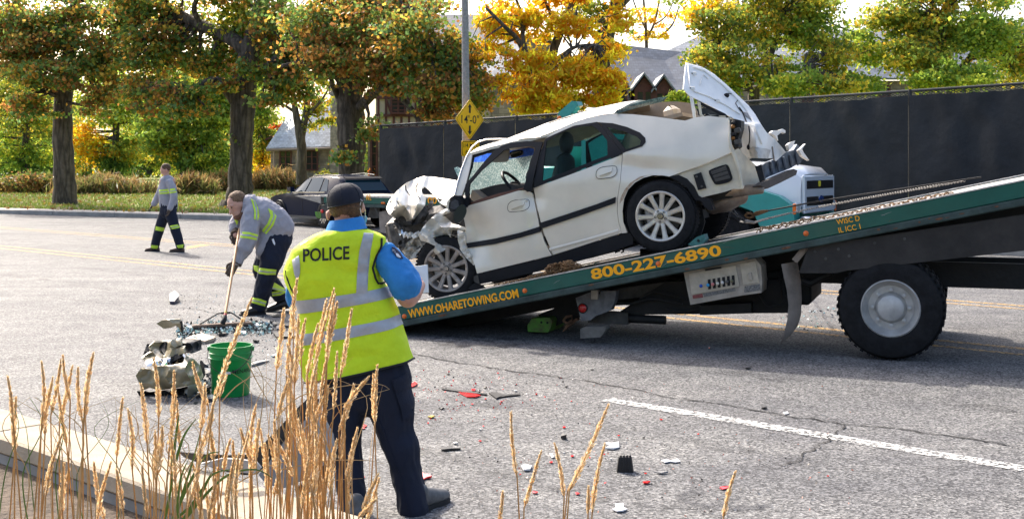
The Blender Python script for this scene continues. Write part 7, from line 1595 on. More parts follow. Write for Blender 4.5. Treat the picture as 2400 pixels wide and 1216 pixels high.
for sg in (-1, 1):
    e = hc+hx2*(sg*.032*HS)+fw_*.087*HS+hz2*.018*HS
    MB().ell(e, (.015, .008, .007), (hx2, fw_, hz2), 10, 8).build('eye', mat('eye_dark', (.03, .025, .02), .3), sw)
    MB().tube([e+hx2*(-.024)+hz2*.018, e+hz2*.025+fw_*.006, e+hx2*.024+hz2*.018], .005, 6).build('eyebrow', M_HAIR, sw)
mb = MB(); mb.ell(hc+hz2*.055*HS-fw_*.022*HS, (.083*HS, .093*HS, .080*HS), (hx2, fw_, hz2), 24, 14); mb.ell(hc-fw_*.05*HS+hz2*.0, (.074*HS, .055*HS, .085*HS), (hx2, fw_, hz2), 18, 12)
blob('hair', mb, mat('sandy_brown_hair', (.17, .10, .055), .75, var=.5, vscale=50, bump=1, bscale=140, bdist=.006), sw, .012, 1, lambda p, n: p+n*(.007*noise.noise(p*45)))
mb = MB(); mb.ell(hc+fw_*.045*HS-hz2*.092*HS, (.058*HS, .058*HS, .042*HS), (hx2, fw_, hz2), 18, 12)
for sg in (-1, 1): mb.limb([hc+hx2*(sg*.07*HS)+fw_*.0*HS-hz2*.01*HS, hc+hx2*(sg*.062*HS)+fw_*.03*HS-hz2*.07*HS, hc+hx2*(sg*.03*HS)+fw_*.07*HS-hz2*.1*HS], [.012, .02, .02], 8)
blob('beard', mb, mat('reddish_beard', (.18, .085, .05), .8, var=.4, vscale=60, bump=1, bscale=150, bdist=.005), sw, .011, 1)
# shirt
mb = MB()
mb.limb([W_(655, 535, .04), W_(640, 520, .02), W_(612, 498), W_(588, 480, -.02)], [(.175, .19), (.19, .20), (.185, .19), (.125, .13)], 22)
mb.limb([W_(640, 548, .03), W_(622, 575, -.02), W_(610, 596, -.06)], [(.20, .17), (.13, .15), (.05, .13)], 18, V((1, 0, 0)))
mb.limb([W_(592, 498, -.10), W_(586, 530, -.19), W_(581, 566, -.24), W_(566, 592, -.27), W_(556, 611, -.30)], [.115, .11, .098, .082, .062], 16)
mb.limb([W_(568, 498, .12), W_(556, 522, .10), W_(552, 540, .03)], [.10, .088, .07], 14)
wsh = blob('shirt', mb, M_GREYSH, sw, .013, 2, wrinkle(.018, 8, 8))
mb = MB(); mb.tube([W_(588, 470, .0), W_(576, 466, -.05), W_(572, 480, -.14), W_(570, 494, -.14), W_(562, 500, -.08)], .016, 8); mb.build('collar', M_GREYSH, wsh)
OW = Onto(wsh, D1)
def band(par, on, poly, nm='lime_band', m=M_LIME, silver=None):
    o_ = panel(nm, poly, m, par, on(.006), V((0, .004, 0)), 4, smooth=80)
    if silver: panel('silver_stripe', silver, M_SILV, o_, on(.010), V((0, .003, 0)), 4, smooth=80)
band(wsh, OW, [(588, 466), (597, 470), (605, 488), (608, 505), (605, 516), (595, 513), (596, 496), (592, 480)], silver=[(593, 468), (597, 472), (603, 490), (603, 514), (600, 515), (600, 494)])
band(wsh, OW, [(628, 488), (640, 495), (648, 507), (641, 528), (624, 549), (613, 541), (627, 523), (634, 505)], silver=[(639, 494), (643, 500), (644, 508), (634, 529), (621, 545), (619, 544), (632, 527), (641, 507)])
band(wsh, OW, [(564, 543), (584, 544), (605, 550), (601, 563), (582, 559), (563, 557)], silver=[(563.6, 548.5), (584, 549.5), (603.6, 555), (603, 558), (583, 553.5), (563.4, 552)])
band(wsh, OW, [(546, 500), (551, 498), (558, 520), (555, 528), (549, 514)])
# trousers
mb = MB()
mb.limb([W_(660, 535, .06), W_(652, 560, .05), W_(645, 580, .03)], [(.145, .17), (.155, .18), (.15, .18)], 20, V((1, 0, 0)))
mb.limb([W_(650, 565, -.02), W_(640, 602, -.08), W_(626, 640, -.10), W_(615, 682, -.05), W_(607, 716, .0)], [(.145, .15), (.135, .135), (.108, .11), (.10, .10), (.092, .10)], 18, V((1, 0, 0)))
mb.limb([W_(648, 565, .16), W_(628, 600, .12), W_(612, 632, .09), W_(636, 664, .20), W_(655, 690, .28)], [(.14, .14), (.12, .12), (.10, .10), (.095, .095), (.09, .095)], 18, V((1, 0, 0)))
wtr = blob('trousers', mb, M_NAVY2, sw, .013, 2, wrinkle(.015, 8, 12))
OTr = Onto(wtr, D1)
band(wtr, OTr, [(607, 627), (628, 630), (648, 632), (646, 644), (625, 644), (606, 641)], silver=[(606.5, 633), (628, 636), (647, 637), (646.6, 639), (626, 639.5), (606.4, 636.5)])
band(wtr, OTr, [(594, 622), (606, 623), (605, 638), (599, 636), (595, 632)])
band(wtr, OTr, [(593, 697), (610, 700), (625, 706), (621, 718), (606, 714), (590, 709)], silver=[(591.6, 702), (608, 705.5), (623.4, 711), (622.6, 713), (607, 708.5), (591, 705)])
band(wtr, OTr, [(637, 684), (655, 681), (671, 674), (673, 684), (657, 692), (638, 694)], silver=[(637.3, 688), (655.5, 685.5), (671.6, 678.5), (672.2, 680.5), (656.4, 688), (637.6, 690.5)])
panel('tissue', [(637, 561), (641, 559), (645, 570), (644, 575), (640, 570)], MATS['white_paper'], wtr, OTr(.01), V((0, .004, 0)), 4)
gh_ = W_(616, 735, .0); boot(sw, V((gh_.x+.02, D1+.02, 0)), V((gh_.x-.22, D1-.14, 0)), M_BOOT, .31, wd=1.25)
gb = W_(668, 712, .34); bt2 = boot(sw, V((gb.x+.06, D1+.36, .04)), V((gb.x-.2, D1+.24, .0)), M_BOOT, .31, wd=1.25)
hand(sw, W_(553, 616, -.32), V((-.5, -.2, -.85)), V((-.1, 1, -.2)), .24, M_GLOVE, 1.1, 'glove', 1)
mb = MB(); mb.tube([W_(560, 606, -.29), W_(553, 620, -.32)], [.06, .066], 12); mb.build('glove_cuff', M_GLOVE, sw)
hand(sw, W_(553, 545, -.02), V((-.05, -.3, -.95)), V((.4, -1, 0)), .22, M_GLOVE, 1.0, 'glove', -1)
mb = MB(); mb.tube([W_(553, 536, .05), W_(552, 550, -.04)], [.06, .062], 12); mb.build('glove_cuff', M_GLOVE, sw)
# broom
bh = G(524, 776); bd_ = bh.y
bro = thing('push_broom', 'wide push broom with pale wooden handle pushing glass on the road', 'broom', bh)
M_WOODB = mat('pale_broom_wood', (.50, .28, .13), .5, var=.15, vscale=9); M_WOODH = mat('brown_broom_block', (.20, .13, .09), .75, var=.3, vscale=14, bump=.3)
ha, hb = P(559, 550, D1-.12), P(526, 748, bd_+.02)
MB().tube([ha+(ha-hb).normalized()*.12, ha.lerp(hb, .5), hb], .0165, 12).build('handle', M_WOODB, bro)
for t in (.93, .955): c = ha.lerp(hb, t); MB().tube([c-(ha-hb).normalized()*.012, c+(ha-hb).normalized()*.012], .019, 12).build('handle_ring', mat('yellow_tape', (.6, .4, .05), .5) if t < .95 else M_REDL, bro)
MB().tube([hb+(ha-hb).normalized()*.05, hb, P(521, 758, bd_)], [.022, .026, .03], 12).build('socket', M_BLACKS, bro)
bl, br_ = P(451, 765, bd_-.02), P(591, 757, bd_+.22); bx = (br_-bl).normalized(); by = V((-bx.y, bx.x, 0)).normalized()
blk = MB(); blk.cbox((bl+br_)/2, ((br_-bl).length/2, .035, .018), (bx, by, bx.cross(by)), .008); blk.build('block', M_WOODH, bro)
rs = np.random.RandomState(8); n = 2600; tt = rs.rand(n); ww = rs.uniform(-.03, .03, n); base = np.outer(1-tt, bl)+np.outer(tt, br_)+np.outer(ww, by); base[:, 2] -= .015
tip = base+np.outer((tt-.5)*.09, bx)+np.outer(ww*.8-.02, by); tip[:, 2] = rs.uniform(.002, .02, n); sdv = np.outer(np.full(n, .0035), bx)
tag(npmesh('bristles', np.stack([base-sdv, base+sdv, tip+sdv, tip-sdv], 1).reshape(-1, 3), 4, mat('black_bristle', (.012, .011, .012), .6), bro), kind='stuff')
for e in (.12, .88):
    q = bl.lerp(br_, e)+UP*.02; m_ = ha.lerp(hb, .93); MB().tube([m_, m_.lerp(q, .3)+UP*.03, m_.lerp(q, .7)+UP*.012, q], .008, 6).build('brace', M_GREYS, bro)
MB().cbox(ha.lerp(hb, .93), (.05, .012, .012), (bx, by, UP), .004).build('brace_clamp', M_GREYS, bro)
# ---------------------------------------------------------------- the striding worker at the left
D2 = 25.0
def L_(x, y, dd=0.0): return P(x, y, D2+dd)
lw = thing('person', 'worker in grey shirt and dark trousers with lime bands striding out to the left', 'person', V((L_(398, 590).x, D2, 0)), 'road clean-up workers')
mb = MB(); mb.limb([L_(394, 490), L_(393, 455), L_(392, 425)], [(.15, .11), (.16, .12), (.17, .11)], 16, V((1, 0, 0))); mb.limb([L_(392, 424), L_(390, 414), L_(388, 404)], [.06, .06, .055], 10)
mb.ell(L_(387, 397), (.095, .08, .115), None, 18, 12); mb.ell(L_(384, 402), (.07, .06, .07)); mb.ell(L_(376.5, 399.5), (.018, .012, .016)); mb.ell(L_(390, 399, -.08), (.02, .012, .03))
for leg in ([(397, 492, -.08), (410, 535, -.10), (424, 580, -.10)], [(391, 492, .08), (374, 535, .10), (362, 583, .12)]): mb.limb([L_(*q) for q in leg], [.085, .06, .045], 12)
arms = ([(398, 428, -.19), (408, 460, -.24), (398, 488, -.3)], [(385, 428, .19), (372, 458, .22), (360, 478, .15)])
for a in arms: mb.limb([L_(*q) for q in a], [.055, .047, .034], 12)
blob('body', mb, M_SKINB, lw, .013, 2)
mb = MB(); mb.ell(L_(389, 393.5, .0), (.102, .086, .095), None, 18, 12); blob('hair', mb, M_HAIR, lw, .014, 1)
mb = MB(); mb.limb([L_(395, 482), L_(393, 452), L_(392, 424)], [(.185, .15), (.19, .15), (.15, .12)], 18, V((1, 0, 0)))
for a in arms: mb.limb([L_(*q) for q in a], [.082, .072, .055], 14)
lsh = blob('shirt', mb, M_GREYSH, lw, .014, 2, wrinkle(.01, 7, 21)); OL = Onto(lsh, D2)
band(lsh, OL, [(373, 445), (395, 443), (414, 441), (415, 451), (395, 454), (374, 455)], silver=[(374, 449), (395, 447.5), (415, 445.5), (415, 447.5), (395, 450), (374, 451.5)])
mb = MB(); mb.limb([L_(395, 480), L_(394, 496)], [(.18, .15), (.17, .15)], 18, V((1, 0, 0)))
mb.limb([L_(398, 494, -.07), L_(410, 535, -.10), L_(423, 577, -.10)], [.125, .10, .085], 14); mb.limb([L_(390, 494, .07), L_(374, 535, .10), L_(363, 578, .12)], [.125, .10, .085], 14)
ltr = blob('trousers', mb, M_NAVY2, lw, .014, 2, wrinkle(.008, 7, 22)); OLt = Onto(ltr, D2)
band(ltr, OLt, [(398, 529), (420, 525), (421, 534), (399, 538)], silver=[(398, 533), (420, 529), (420.4, 530.6), (398.6, 534.6)]); band(ltr, OLt, [(414, 575), (434, 572), (434, 581), (414, 582)]); band(ltr, OLt, [(362, 530), (385, 534), (384, 543), (360, 539)]); band(ltr, OLt, [(352, 574), (374, 576), (374, 584), (352, 582)])
M_BRB = mat('brown_boot', (.09, .055, .04), .6, var=.3, vscale=12)
boot(lw, V((L_(435, 590).x, D2-.1, 0)), V((L_(402, 590).x, D2-.1, 0)), M_BRB, .30); boot(lw, V((L_(370, 590).x, D2+.12, 0)), V((L_(335, 590).x, D2+.12, 0)), M_BRB, .30)
hand(lw, L_(398, 490, -.3), V((-.2, -.2, -1)), V((-1, 0, 0)), .19, M_GLOVE, .6, 'glove'); hand(lw, L_(360, 478, .15), V((-.6, -.2, -.7)), V((0, 0, -1)), .19, M_GLOVE, .6, 'glove')
# ================================================================ SMALL THINGS
# green bucket
gc = G(541, 924); sB = F/gc.y
bk_ = thing('bucket', 'scuffed green plastic bucket with wire handle standing on the road', 'bucket', gc)
M_BUCK = mat('green_plastic', (.005, .33, .06), .4, col2=(.006, .20, .045), vscale=7, detail=9, coat=.15); r0, r1, hh = 43/sB, 49/sB, 116/sB
mb = MB(); mb.lathe(gc, UP, [(.001, .004), (r0*.97, .002), (r0, .012), (r0+(r1-r0)*.72, hh*.72), (r1*1.0, hh*.735), (r1*1.035, hh*.75), (r1*1.035, hh*.765), (r1*.985, hh*.775), (r1*.99, hh*.84), (r1*1.03, hh*.85), (r1*1.03, hh*.865), (r1*.99, hh*.875), (r1*1.0, hh*.97), (r1*1.03, hh*.975), (r1*1.03, hh), (r1*.965, hh), (r1*.93, hh*.7), (r0*.94, .02), (.001, .014)], 48); bkt = mb.build('shell', M_BUCK, bk_, 50)
def bcyl(q, z, off=.002): t = z/hh; r_ = r0+(r1-r0)*min(1, t/.74)+off; return gc+V((math.sin(q)*r_, -math.cos(q)*r_, z))
lettering('lettering', 'MENARDS', lambda s, t: bcyl(.30+1.25*s, hh*(.48+.085*t)), mat('bucket_print', (.01, .03, .012), .6), bk_, .012, 24)
panel('graphic_panel', [(-40, 20), (-5, 20), (-5, 70), (-40, 60)], mat('bucket_graphic', (.004, .16, .035), .5, col2=(.006, .27, .05), vscale=30), bk_, lambda x, y: bcyl(x/60, hh*y/130, .0015), V((0, .001, 0)), 6)
mb = MB(); pts = [gc+V((-r1*1.03, 0, hh*.93))]+[gc+V((-r1*1.06*math.cos(math.pi*i/16), -r1*1.0*math.sin(math.pi*i/16)-.02, hh*(.93-.42*math.sin(math.pi*i/16)))) for i in range(1, 16)]+[gc+V((r1*1.03, 0, hh*.93))]; mb.tube(pts, .003, 6); hdl = mb.build('wire_handle', M_GREYS, bk_)
MB().tube([pts[8]-V((.04, 0, 0)), pts[8]+V((.04, 0, 0))], .009, 10).build('grip', mat('white_grip', (.6, .6, .56), .5), hdl)
for sg in (-1, 1): MB().lathe(gc+V((sg*r1*1.03, 0, hh*.93)), V((sg, 0, 0)), [(.02, 0), (.018, .012), (.001, .014)], 12).build('handle_lug', M_BUCK, bk_)
# detached beige bumper of a second crashed car
M_BEIGE = mat('beige_bumper_paint', (.33, .27, .16), .35, var=.2, vscale=6, coat=.5)
gB = G(440, 930); dB = gB.y
bu = thing('detached_bumper', 'torn beige front bumper with broken grille lying left of the green bucket', 'car bumper', gB)
def BU(x, y, dd=0): return P(x, y, dB+dd)
def bfn(e): return lambda x, y: BU(x, y, e+.10*(abs(noise.noise(V((x*.03, y*.03, e*9))))*2-.5)+.03*noise.noise(V((x*.08, y*.08, 3)))+.9*max(0, (x-430)/45)**2*.25-.05*math.sin((y-830)/80*3.1)+.1*max(0, (880-y)/60))
panel('bumper_skin', [(318, 880), (330, 862), (352, 866), (368, 858), (400, 856), (430, 850), (436, 832), (452, 842), (467, 857), (475, 883), (469, 894), (453, 901), (407, 910), (372, 914), (350, 908), (338, 914), (326, 898)], M_BEIGE, bu, bfn(0), V((0, .03, .0)), 8, smooth=60)
panel('bumper_corner', [(440, 904), (461, 900), (462, 915), (461, 930), (453, 945), (445, 942), (439, 930)], mat('beige_grey_lip', (.36, .32, .24), .4, coat=.3), bu, bfn(-.03), V((0, .04, 0)), 6, smooth=60)
panel('lower_lip', [(320, 916), (350, 918), (405, 912), (440, 905), (441, 925), (400, 930), (350, 936), (326, 926)], M_BLACKS, bu, bfn(.06), V((0, .05, 0)), 9)
for (pts, m) in (([(348, 812), (360, 802), (400, 800), (423, 795), (426, 808), (400, 818), (352, 824)], M_BEIGE), ([(332, 838), (350, 826), (400, 820), (432, 814), (432, 828), (400, 836), (340, 846)], M_BEIGE), ([(340, 850), (400, 838), (428, 832), (432, 838), (428, 850), (400, 855), (345, 858)], M_CHROME)):
    panel('grille_slat', pts, m, bu, bfn(.12), V((0, .03, .01)), 8, smooth=50)
panel('grille_backing', [(344, 806), (424, 792), (434, 832), (400, 850), (350, 856), (334, 836)], M_BLACKS, bu, bfn(.18), V((0, .03, 0)), 10)
panel('bracket', [(366, 758), (380, 750), (401, 748), (421, 748), (424, 766), (425, 779), (419, 768), (412, 763), (401, 768), (384, 770)], M_BEIGE, bu, bfn(.5), V((0, .04, 0)), 7)
panel('bracket', [(421, 750), (424, 752), (428, 776), (424, 780)], M_BLACKS, bu, bfn(.5), V((0, .04, 0)), 5)
panel('black_duct', [(425, 797), (440, 802), (457, 800), (458, 824), (450, 828), (434, 826)], M_TRIM, bu, bfn(.2), V((.02, .12, 0)), 6, smooth=40)
panel('torn_edge', [(468, 846), (474, 852), (478, 880), (474, 888), (471, 868)], M_TRIM, bu, bfn(.1), V((0, .05, 0)), 5)
for k in range(7): 
    x, y = 470+rr.uniform(0, 26), 872+rr.uniform(0, 40); panel('torn_plastic', [(x-8, y+4), (x-2, y-8), (x+6, y-3), (x+10, y+6), (x, y+9)], (M_TRIM, M_BLACKS)[k % 2], bu, lambda X, Y: G(X, max(Y, 875)+8)+UP*(.10*(930-Y)/100), V((0, .02, .01)), 5, smooth=30)
# long grey-backed bumper skin leaning beside the officer
gq = G(640, 1080); dq = 5.55
bs = thing('bumper_skin', 'curved black and grey bumper skin lying between the planter and the officer', 'car bumper', V((P(640, 1100, dq).x, dq, 0)))
def arcs(pts, dd): return [P(x, y, dq+dd) for x, y in pts]
outl = [(418, 1058), (470, 1063), (540, 1066), (585, 1064), (612, 1044), (650, 1006), (690, 962), (716, 938), (735, 926), (746, 934), (742, 950), (722, 972), (690, 1004), (660, 1036), (640, 1066), (618, 1092), (600, 1110), (570, 1112), (520, 1102), (470, 1086), (430, 1070)]
panel('black_skin', outl, mat('satin_black_plastic', (.02, .02, .022), .45), bs, lambda x, y: P(x, y, dq+.25-.30*(1-((x-560)/200)**2)), V((0, .03, -.01)), 10, smooth=60)
M_GRYP = mat('grey_plastic_inner', (.34, .34, .34), .55, var=.08, vscale=5)
panel('grey_inner', [(640, 1066), (690, 1004), (742, 950), (762, 985), (780, 1020), (784, 1060), (770, 1090), (740, 1108), (700, 1130), (660, 1146), (620, 1130), (606, 1112)], M_GRYP, bs, lambda x, y: P(x, y, dq+.25+.12*math.sin((x-600)/190*3.1)), V((0, .03, 0)), 10, smooth=60)
panel('grey_inner', [(470, 1086), (520, 1074), (560, 1076), (600, 1082), (612, 1096), (600, 1110), (560, 1106), (520, 1100)], M_GRYP, bs, lambda x, y: P(x, y, dq-.02-.28*(1-((x-560)/200)**2)), V((0, .02, 0)), 8, smooth=60)
panel('black_fold', [(742, 1110), (784, 1058), (800, 1040), (806, 1064), (790, 1090), (760, 1130), (736, 1150), (700, 1160), (690, 1146)], MATS['satin_black_plastic'], bs, lambda x, y: P(x, y, dq+.16), V((0, .04, 0)), 9, smooth=60)
# ---------------------------------------------------------------- fragments on the road
def frag(name, label, cat, px, m, h=.012, group=None, lift=.006, tilt=0.0, step=None):
    gs = [G(*q)+UP*lift for q in px]; c = sum(gs, V((0, 0, 0)))/len(gs); c = V((c.x, c.y, 0)); mb = MB(); n = len(gs); rr_ = random.Random(int(px[0][0]*10))
    top = [p+UP*(h*rr_.uniform(.3, 1.0)+tilt*((p-c).length)) for p in gs]; ctr = sum(top, V((0, 0, 0)))/n+UP*h*.15
    mb.v = gs+top+[ctr]; mb.f = [[i, (i+1) % n, n+(i+1) % n, n+i] for i in range(n)]+[[n+i, n+(i+1) % n, 2*n] for i in range(n)]+[list(range(n))[::-1]]
    b = c; o = mb.build(name, m, None, 20)
    for v in o.data.vertices: v.co -= b
    o.location = b; return tag(o, label, cat, group)
M_REDS = mat('red_lens_plastic', (.78, .008, .008), .25, coat=.5); M_WHS = mat('white_plastic_shard', (.62, .62, .63), .4); M_BKS = mat('black_plastic_shard', (.015, .015, .016), .45); M_GYS = mat('grey_shard', (.2, .2, .2), .5)
def q8(pts): return [(1000+x/2.4, 780+y/2.4) for x, y in pts]
frag('lens_fragment', 'largest red tail lamp shard, lying beside a broken black strip right of the officer', 'lens fragment', q8([(180, 340), (225, 342), (272, 350), (306, 358), (272, 368), (226, 366)]), M_REDS, .012)
frag('lens_fragment', 'spiky red tail lamp shard near the officer\'s right boot', 'lens fragment', [(984, 1110), (994, 1116), (1004, 1117), (1012, 1121), (1000, 1123), (990, 1128), (983, 1124)], M_REDS, .014)
frag('lens_fragment', 'red tail lamp shard just right of the officer\'s thigh pocket', 'lens fragment', [(962, 903), (972, 899), (979, 902), (972, 907), (963, 910)], M_REDS, .014)
frag('lens_fragment', 'long thin red tail lamp shard by the plume at the bottom right', 'lens fragment', q8([(1648, 878), (1676, 870), (1706, 872), (1690, 880), (1664, 886)]), M_REDS, .009)
frag('lens_fragment', 'chunky red tail lamp shard below the black plastic box', 'lens fragment', q8([(1215, 846), (1236, 839), (1258, 846), (1240, 853), (1222, 853)]), M_REDS, .009)
reds = [(262, 325, 16), (150, 273, 5), (402, 230, 4), (505, 293, 4), (430, 322, 4), (330, 376, 7), (420, 391, 8), (258, 404, 7), (212, 411, 5), (292, 442, 5), (170, 381, 6), (382, 478, 4), (617, 348, 8), (583, 381, 4), (815, 388, 5), (320, 529, 6), (300, 612, 10), (773, 536, 12), (917, 515, 4), (1080, 582, 7), (1318, 492, 9), (1528, 574, 6), (818, 698, 12), (701, 732, 14), (918, 708, 6), (1000, 688, 5), (1004, 849, 7), (609, 902, 18), (847, 909, 15), (1230, 795, 9), (2258, 810, 8), (526, 801, 6), (1590, 87, 8), (70, 383, 4), (150, 432, 5), (402, 348, 12), (30, 470, 5), (8, 512, 7)]
rr = random.Random(5)
def blobpts(x, y, w, asp=.42, n=6):
    return [(x+w*math.cos(2*math.pi*i/n)*rr.uniform(.6, 1.1), y+w*asp*math.sin(2*math.pi*i/n)*rr.uniform(.6, 1.1)) for i in range(n)]
for x, y, w in reds: frag('lens_fragment', 'small red shard of broken tail lamp scattered on the asphalt', 'lens fragment', q8(blobpts(x, y, max(w, 5))), M_REDS, .006, 'small red lens shards')
for x, y, w in ((855, 1000, 7), (852, 1120, 5), (435, 1048, 3), (852, 1005, 5)): frag('lens_fragment', 'small red shard of broken tail lamp scattered on the asphalt', 'lens fragment', blobpts(x, y, w), M_REDS, .006, 'small red lens shards')
frag('plastic_shard', 'white three-pronged plastic shard at the bottom edge of the road', 'plastic shard', q8([(1042, 1000), (1062, 990), (1060, 968), (1106, 968), (1108, 988), (1130, 998), (1104, 1010), (1070, 1012)]), M_WHS, .008)
frag('plastic_shard', 'white plastic shard standing between two grass plumes', 'plastic shard', q8([(532, 758), (556, 748), (592, 758), (580, 780), (546, 780)]), M_WHS, .014)
frag('plastic_shard', 'white curved plastic shard behind the black box', 'plastic shard', q8([(1005, 630), (1040, 626), (1080, 620), (1084, 650), (1050, 660), (1004, 656), (1030, 642)]), M_WHS, .014)
frag('plastic_shard', 'white bow-shaped plastic shard right of the black box', 'plastic shard', q8([(1318, 722), (1350, 718), (1375, 724), (1410, 714), (1426, 728), (1400, 734), (1370, 730), (1340, 736)]), M_WHS, .006)
frag('plastic_shard', 'flat white sliver by the road crack near the right edge', 'plastic shard', q8([(2004, 454), (2030, 448), (2036, 458), (2014, 462)]), M_WHS, .006)
frag('plastic_shard', 'narrow white sliver left of the upright plume', 'plastic shard', q8([(690, 684), (706, 684), (718, 704), (704, 708)]), M_WHS, .006)
frag('plastic_shard', 'thin black-edged sliver lying below the white bow-shaped shard', 'plastic shard', q8([(1280, 790), (1320, 788), (1358, 792), (1320, 798)]), M_GYS, .012)
for x, y, w in ((772, 682, 8), (300, 548, 12), (160, 626, 16), (700, 606, 7), (500, 330, 12), (560, 350, 8), (1036, 716, 9)): frag('plastic_shard', 'small pale chip of car body on the asphalt', 'plastic shard', q8(blobpts(x, y, w, .3)), mat('pale_chip', (.5, .48, .45), .6), .01, 'small pale chips')
frag('plastic_shard', 'black wiper-like strip lying behind the largest red shard', 'plastic strip', q8([(84, 312), (200, 328), (340, 346), (338, 354), (200, 338), (86, 322)]), M_BKS, .008)
frag('plastic_shard', 'dark rectangular plate with a thin arm right of the largest red shard', 'plastic plate', q8([(348, 342), (384, 338), (414, 356), (470, 352), (526, 348), (526, 354), (470, 360), (410, 368), (392, 376)]), M_BKS, .010)
frag('plastic_shard', 'black bar fragment alone on the road right of the officer\'s leg', 'plastic bar', q8([(80, 650), (96, 648), (140, 652), (192, 654), (190, 660), (140, 662), (100, 668), (82, 664)]), M_BKS, .012)
frag('plastic_shard', 'black cone-like chip above the black plastic box', 'plastic chip', q8([(754, 598), (768, 582), (784, 594), (786, 602)]), M_BKS, .03)
for x, y, w in ((1222, 596, 7), (1548, 832, 7), (116, 890, 14), (120, 236, 10), (330, 312, 12), (84, 430, 16), (150, 432, 7), (1808, 202, 18), (930, 212, 10), (786, 309, 8), (1896, 428, 18), (1600, 1010, 6)): frag('plastic_shard', 'small dark plastic chip on the asphalt', 'plastic chip', q8(blobpts(x, y, w, .25)), M_BKS, .012, 'small dark plastic chips')
frag('leaf', 'yellow leaf lying on the asphalt right of the officer', 'leaf', q8([(6, 478), (24, 470), (46, 476), (28, 482)]), mat('yellow_leaf', (.40, .28, .03), .7), .01)
# black ribbed plastic box
cb_ = G(1465, 1104); bx_ = thing('plastic_box', 'black ribbed plastic connector box standing on the road among red shards', 'plastic box', cb_)
def bxr(z, k): return [cb_+V((x*k*.52, y*k*.52, z*.62)) for x, y in ((-.095, -.05), (.085, -.055), (.098, .0), (.09, .055), (-.08, .06), (-.1, .01))]
mb = MB(); mb.loft([bxr(0, 1), bxr(.02, .98), bxr(.13, .80), bxr(.14, .76)]); shell = mb.build('shell', M_BKS, bx_, 30)
for k in range(4): MB().cbox(cb_+V((-.026+.018*k, .0, .09)), (.006, .016, .008), None, .003).build('socket', M_BKS, shell)
for k in range(5): MB().tube([cb_+V((-.042+.021*k, -.029, .005)), cb_+V((-.032+.016*k, -.024, .08))], .0022, 5).build('rib', M_BKS, shell)
# pieces near the broom and the bucket
frag('plastic_shard', 'flat beige trim plank lying behind the green bucket', 'trim piece', [(434, 801), (452, 794), (476, 791), (506, 794), (499, 802), (480, 806), (460, 806)], mat('beige_trim', (.42, .33, .24), .5, var=.15, vscale=9), .05)
frag('plastic_shard', 'long grey strip on the road right of the green bucket', 'plastic strip', [(588, 856), (606, 850), (628, 846), (631, 848), (608, 855), (590, 860)], M_GYS, .02)
frag('plastic_shard', 'dark curved plastic piece left of the officer\'s vest', 'plastic piece', [(641, 786), (660, 780), (690, 781), (696, 792), (670, 794), (648, 794)], M_BKS, .03)
frag('plastic_shard', 'thin black bar on the road by the sweeper\'s rear foot', 'plastic bar', [(636, 742), (650, 740), (660, 740), (659, 743), (642, 744)], M_BKS, .010)
frag('plastic_shard', 'blue-black cap lying at the left edge above the torn bumper', 'plastic piece', [(396, 700), (410, 696), (418, 702), (419, 708), (408, 714), (398, 713)], mat('blue_black_plastic', (.012, .016, .05), .4), .1)
frag('plastic_shard', 'small grey chip under the officer\'s left elbow side', 'plastic chip', [(636, 835), (648, 833), (652, 836), (640, 838)], M_GYS, .02)
for x, y, w in ((570, 783, 10), (655, 772, 12), (625, 770, 9), (650, 764, 10), (600, 802, 8), (480, 778, 12), (520, 786, 14), (445, 772, 14), (430, 786, 16), (460, 786, 16), (600, 772, 9), (672, 766, 10)):
    frag('plastic_shard', 'black or white piece of broken trim in the litter round the broom', 'plastic shard', blobpts(x, y, w, .28), (M_BKS, M_WHS, M_BKS, M_GYS)[int(x+y) % 4], .03, 'trim pieces round the broom')
rs = np.random.RandomState(31)
def scatter(name, n, mode, tints, size, seed):
    if mode == 0:      # heap pushed by the broom
        x = rs.uniform(415, 640, n); y = 772+rs.normal(size=n)*7+(x < 470)*rs.uniform(0, 24, n)
    elif mode == 1: x = rs.uniform(400, 700, n); y = rs.uniform(690, 860, n)
    elif mode == 2: x = 1050+rs.normal(size=n)*120; y = 915+rs.normal(size=n)*38
    elif mode == 3: x = rs.uniform(960, 2000, n); y = rs.uniform(890, 1216, n)
    elif mode == 4: x = 470+rs.normal(size=n)*30; y = 900+rs.normal(size=n)*18
    else: x = rs.uniform(1820, 2000, n); y = rs.uniform(722, 775, n)
    y = np.clip(y, 640, 1216); d = H*F/(y-HZ); c = np.stack([(x-1200)/F*d, d, rs.uniform(.004, .012+(.03 if mode in (0, 4) else 0), n)], 1)
    q = leaves(c, size, seed, 1.4, 0); q[:, 2] = np.abs(q[:, 2]-.002)+.004; t = np.array(tints); return tag(npmesh(name, q, 4, M_SHARD, None, t[rs.randint(0, len(t), n)]), kind='stuff')
M_SHARD = leafmat('glass_crumb', .15, .15)
GT = [(.35, .55, .55), (.6, .66, .66), (.05, .055, .06), (.02, .02, .02), (.25, .4, .42), (.02, .02, .022)]
scatter('broken_glass', 1500, 0, GT, .03, 1); scatter('broken_glass', 500, 1, GT, .016, 2); scatter('lens_crumbs', 260, 2, [(.5, .02, .02), (.5, .1, .08), (.55, .5, .48), (.03, .03, .03)], .014, 3); scatter('road_grit', 700, 3, [(.4, .38, .35), (.06, .055, .05), (.45, .2, .15), (.2, .19, .18), (.5, .48, .45)], .011, 4); scatter('torn_plastic_crumbs', 420, 4, [(.02, .02, .022), (.03, .035, .04), (.3, .34, .36)], .04, 5); scatter('broken_glass', 160, 5, GT[:3], .03, 6)
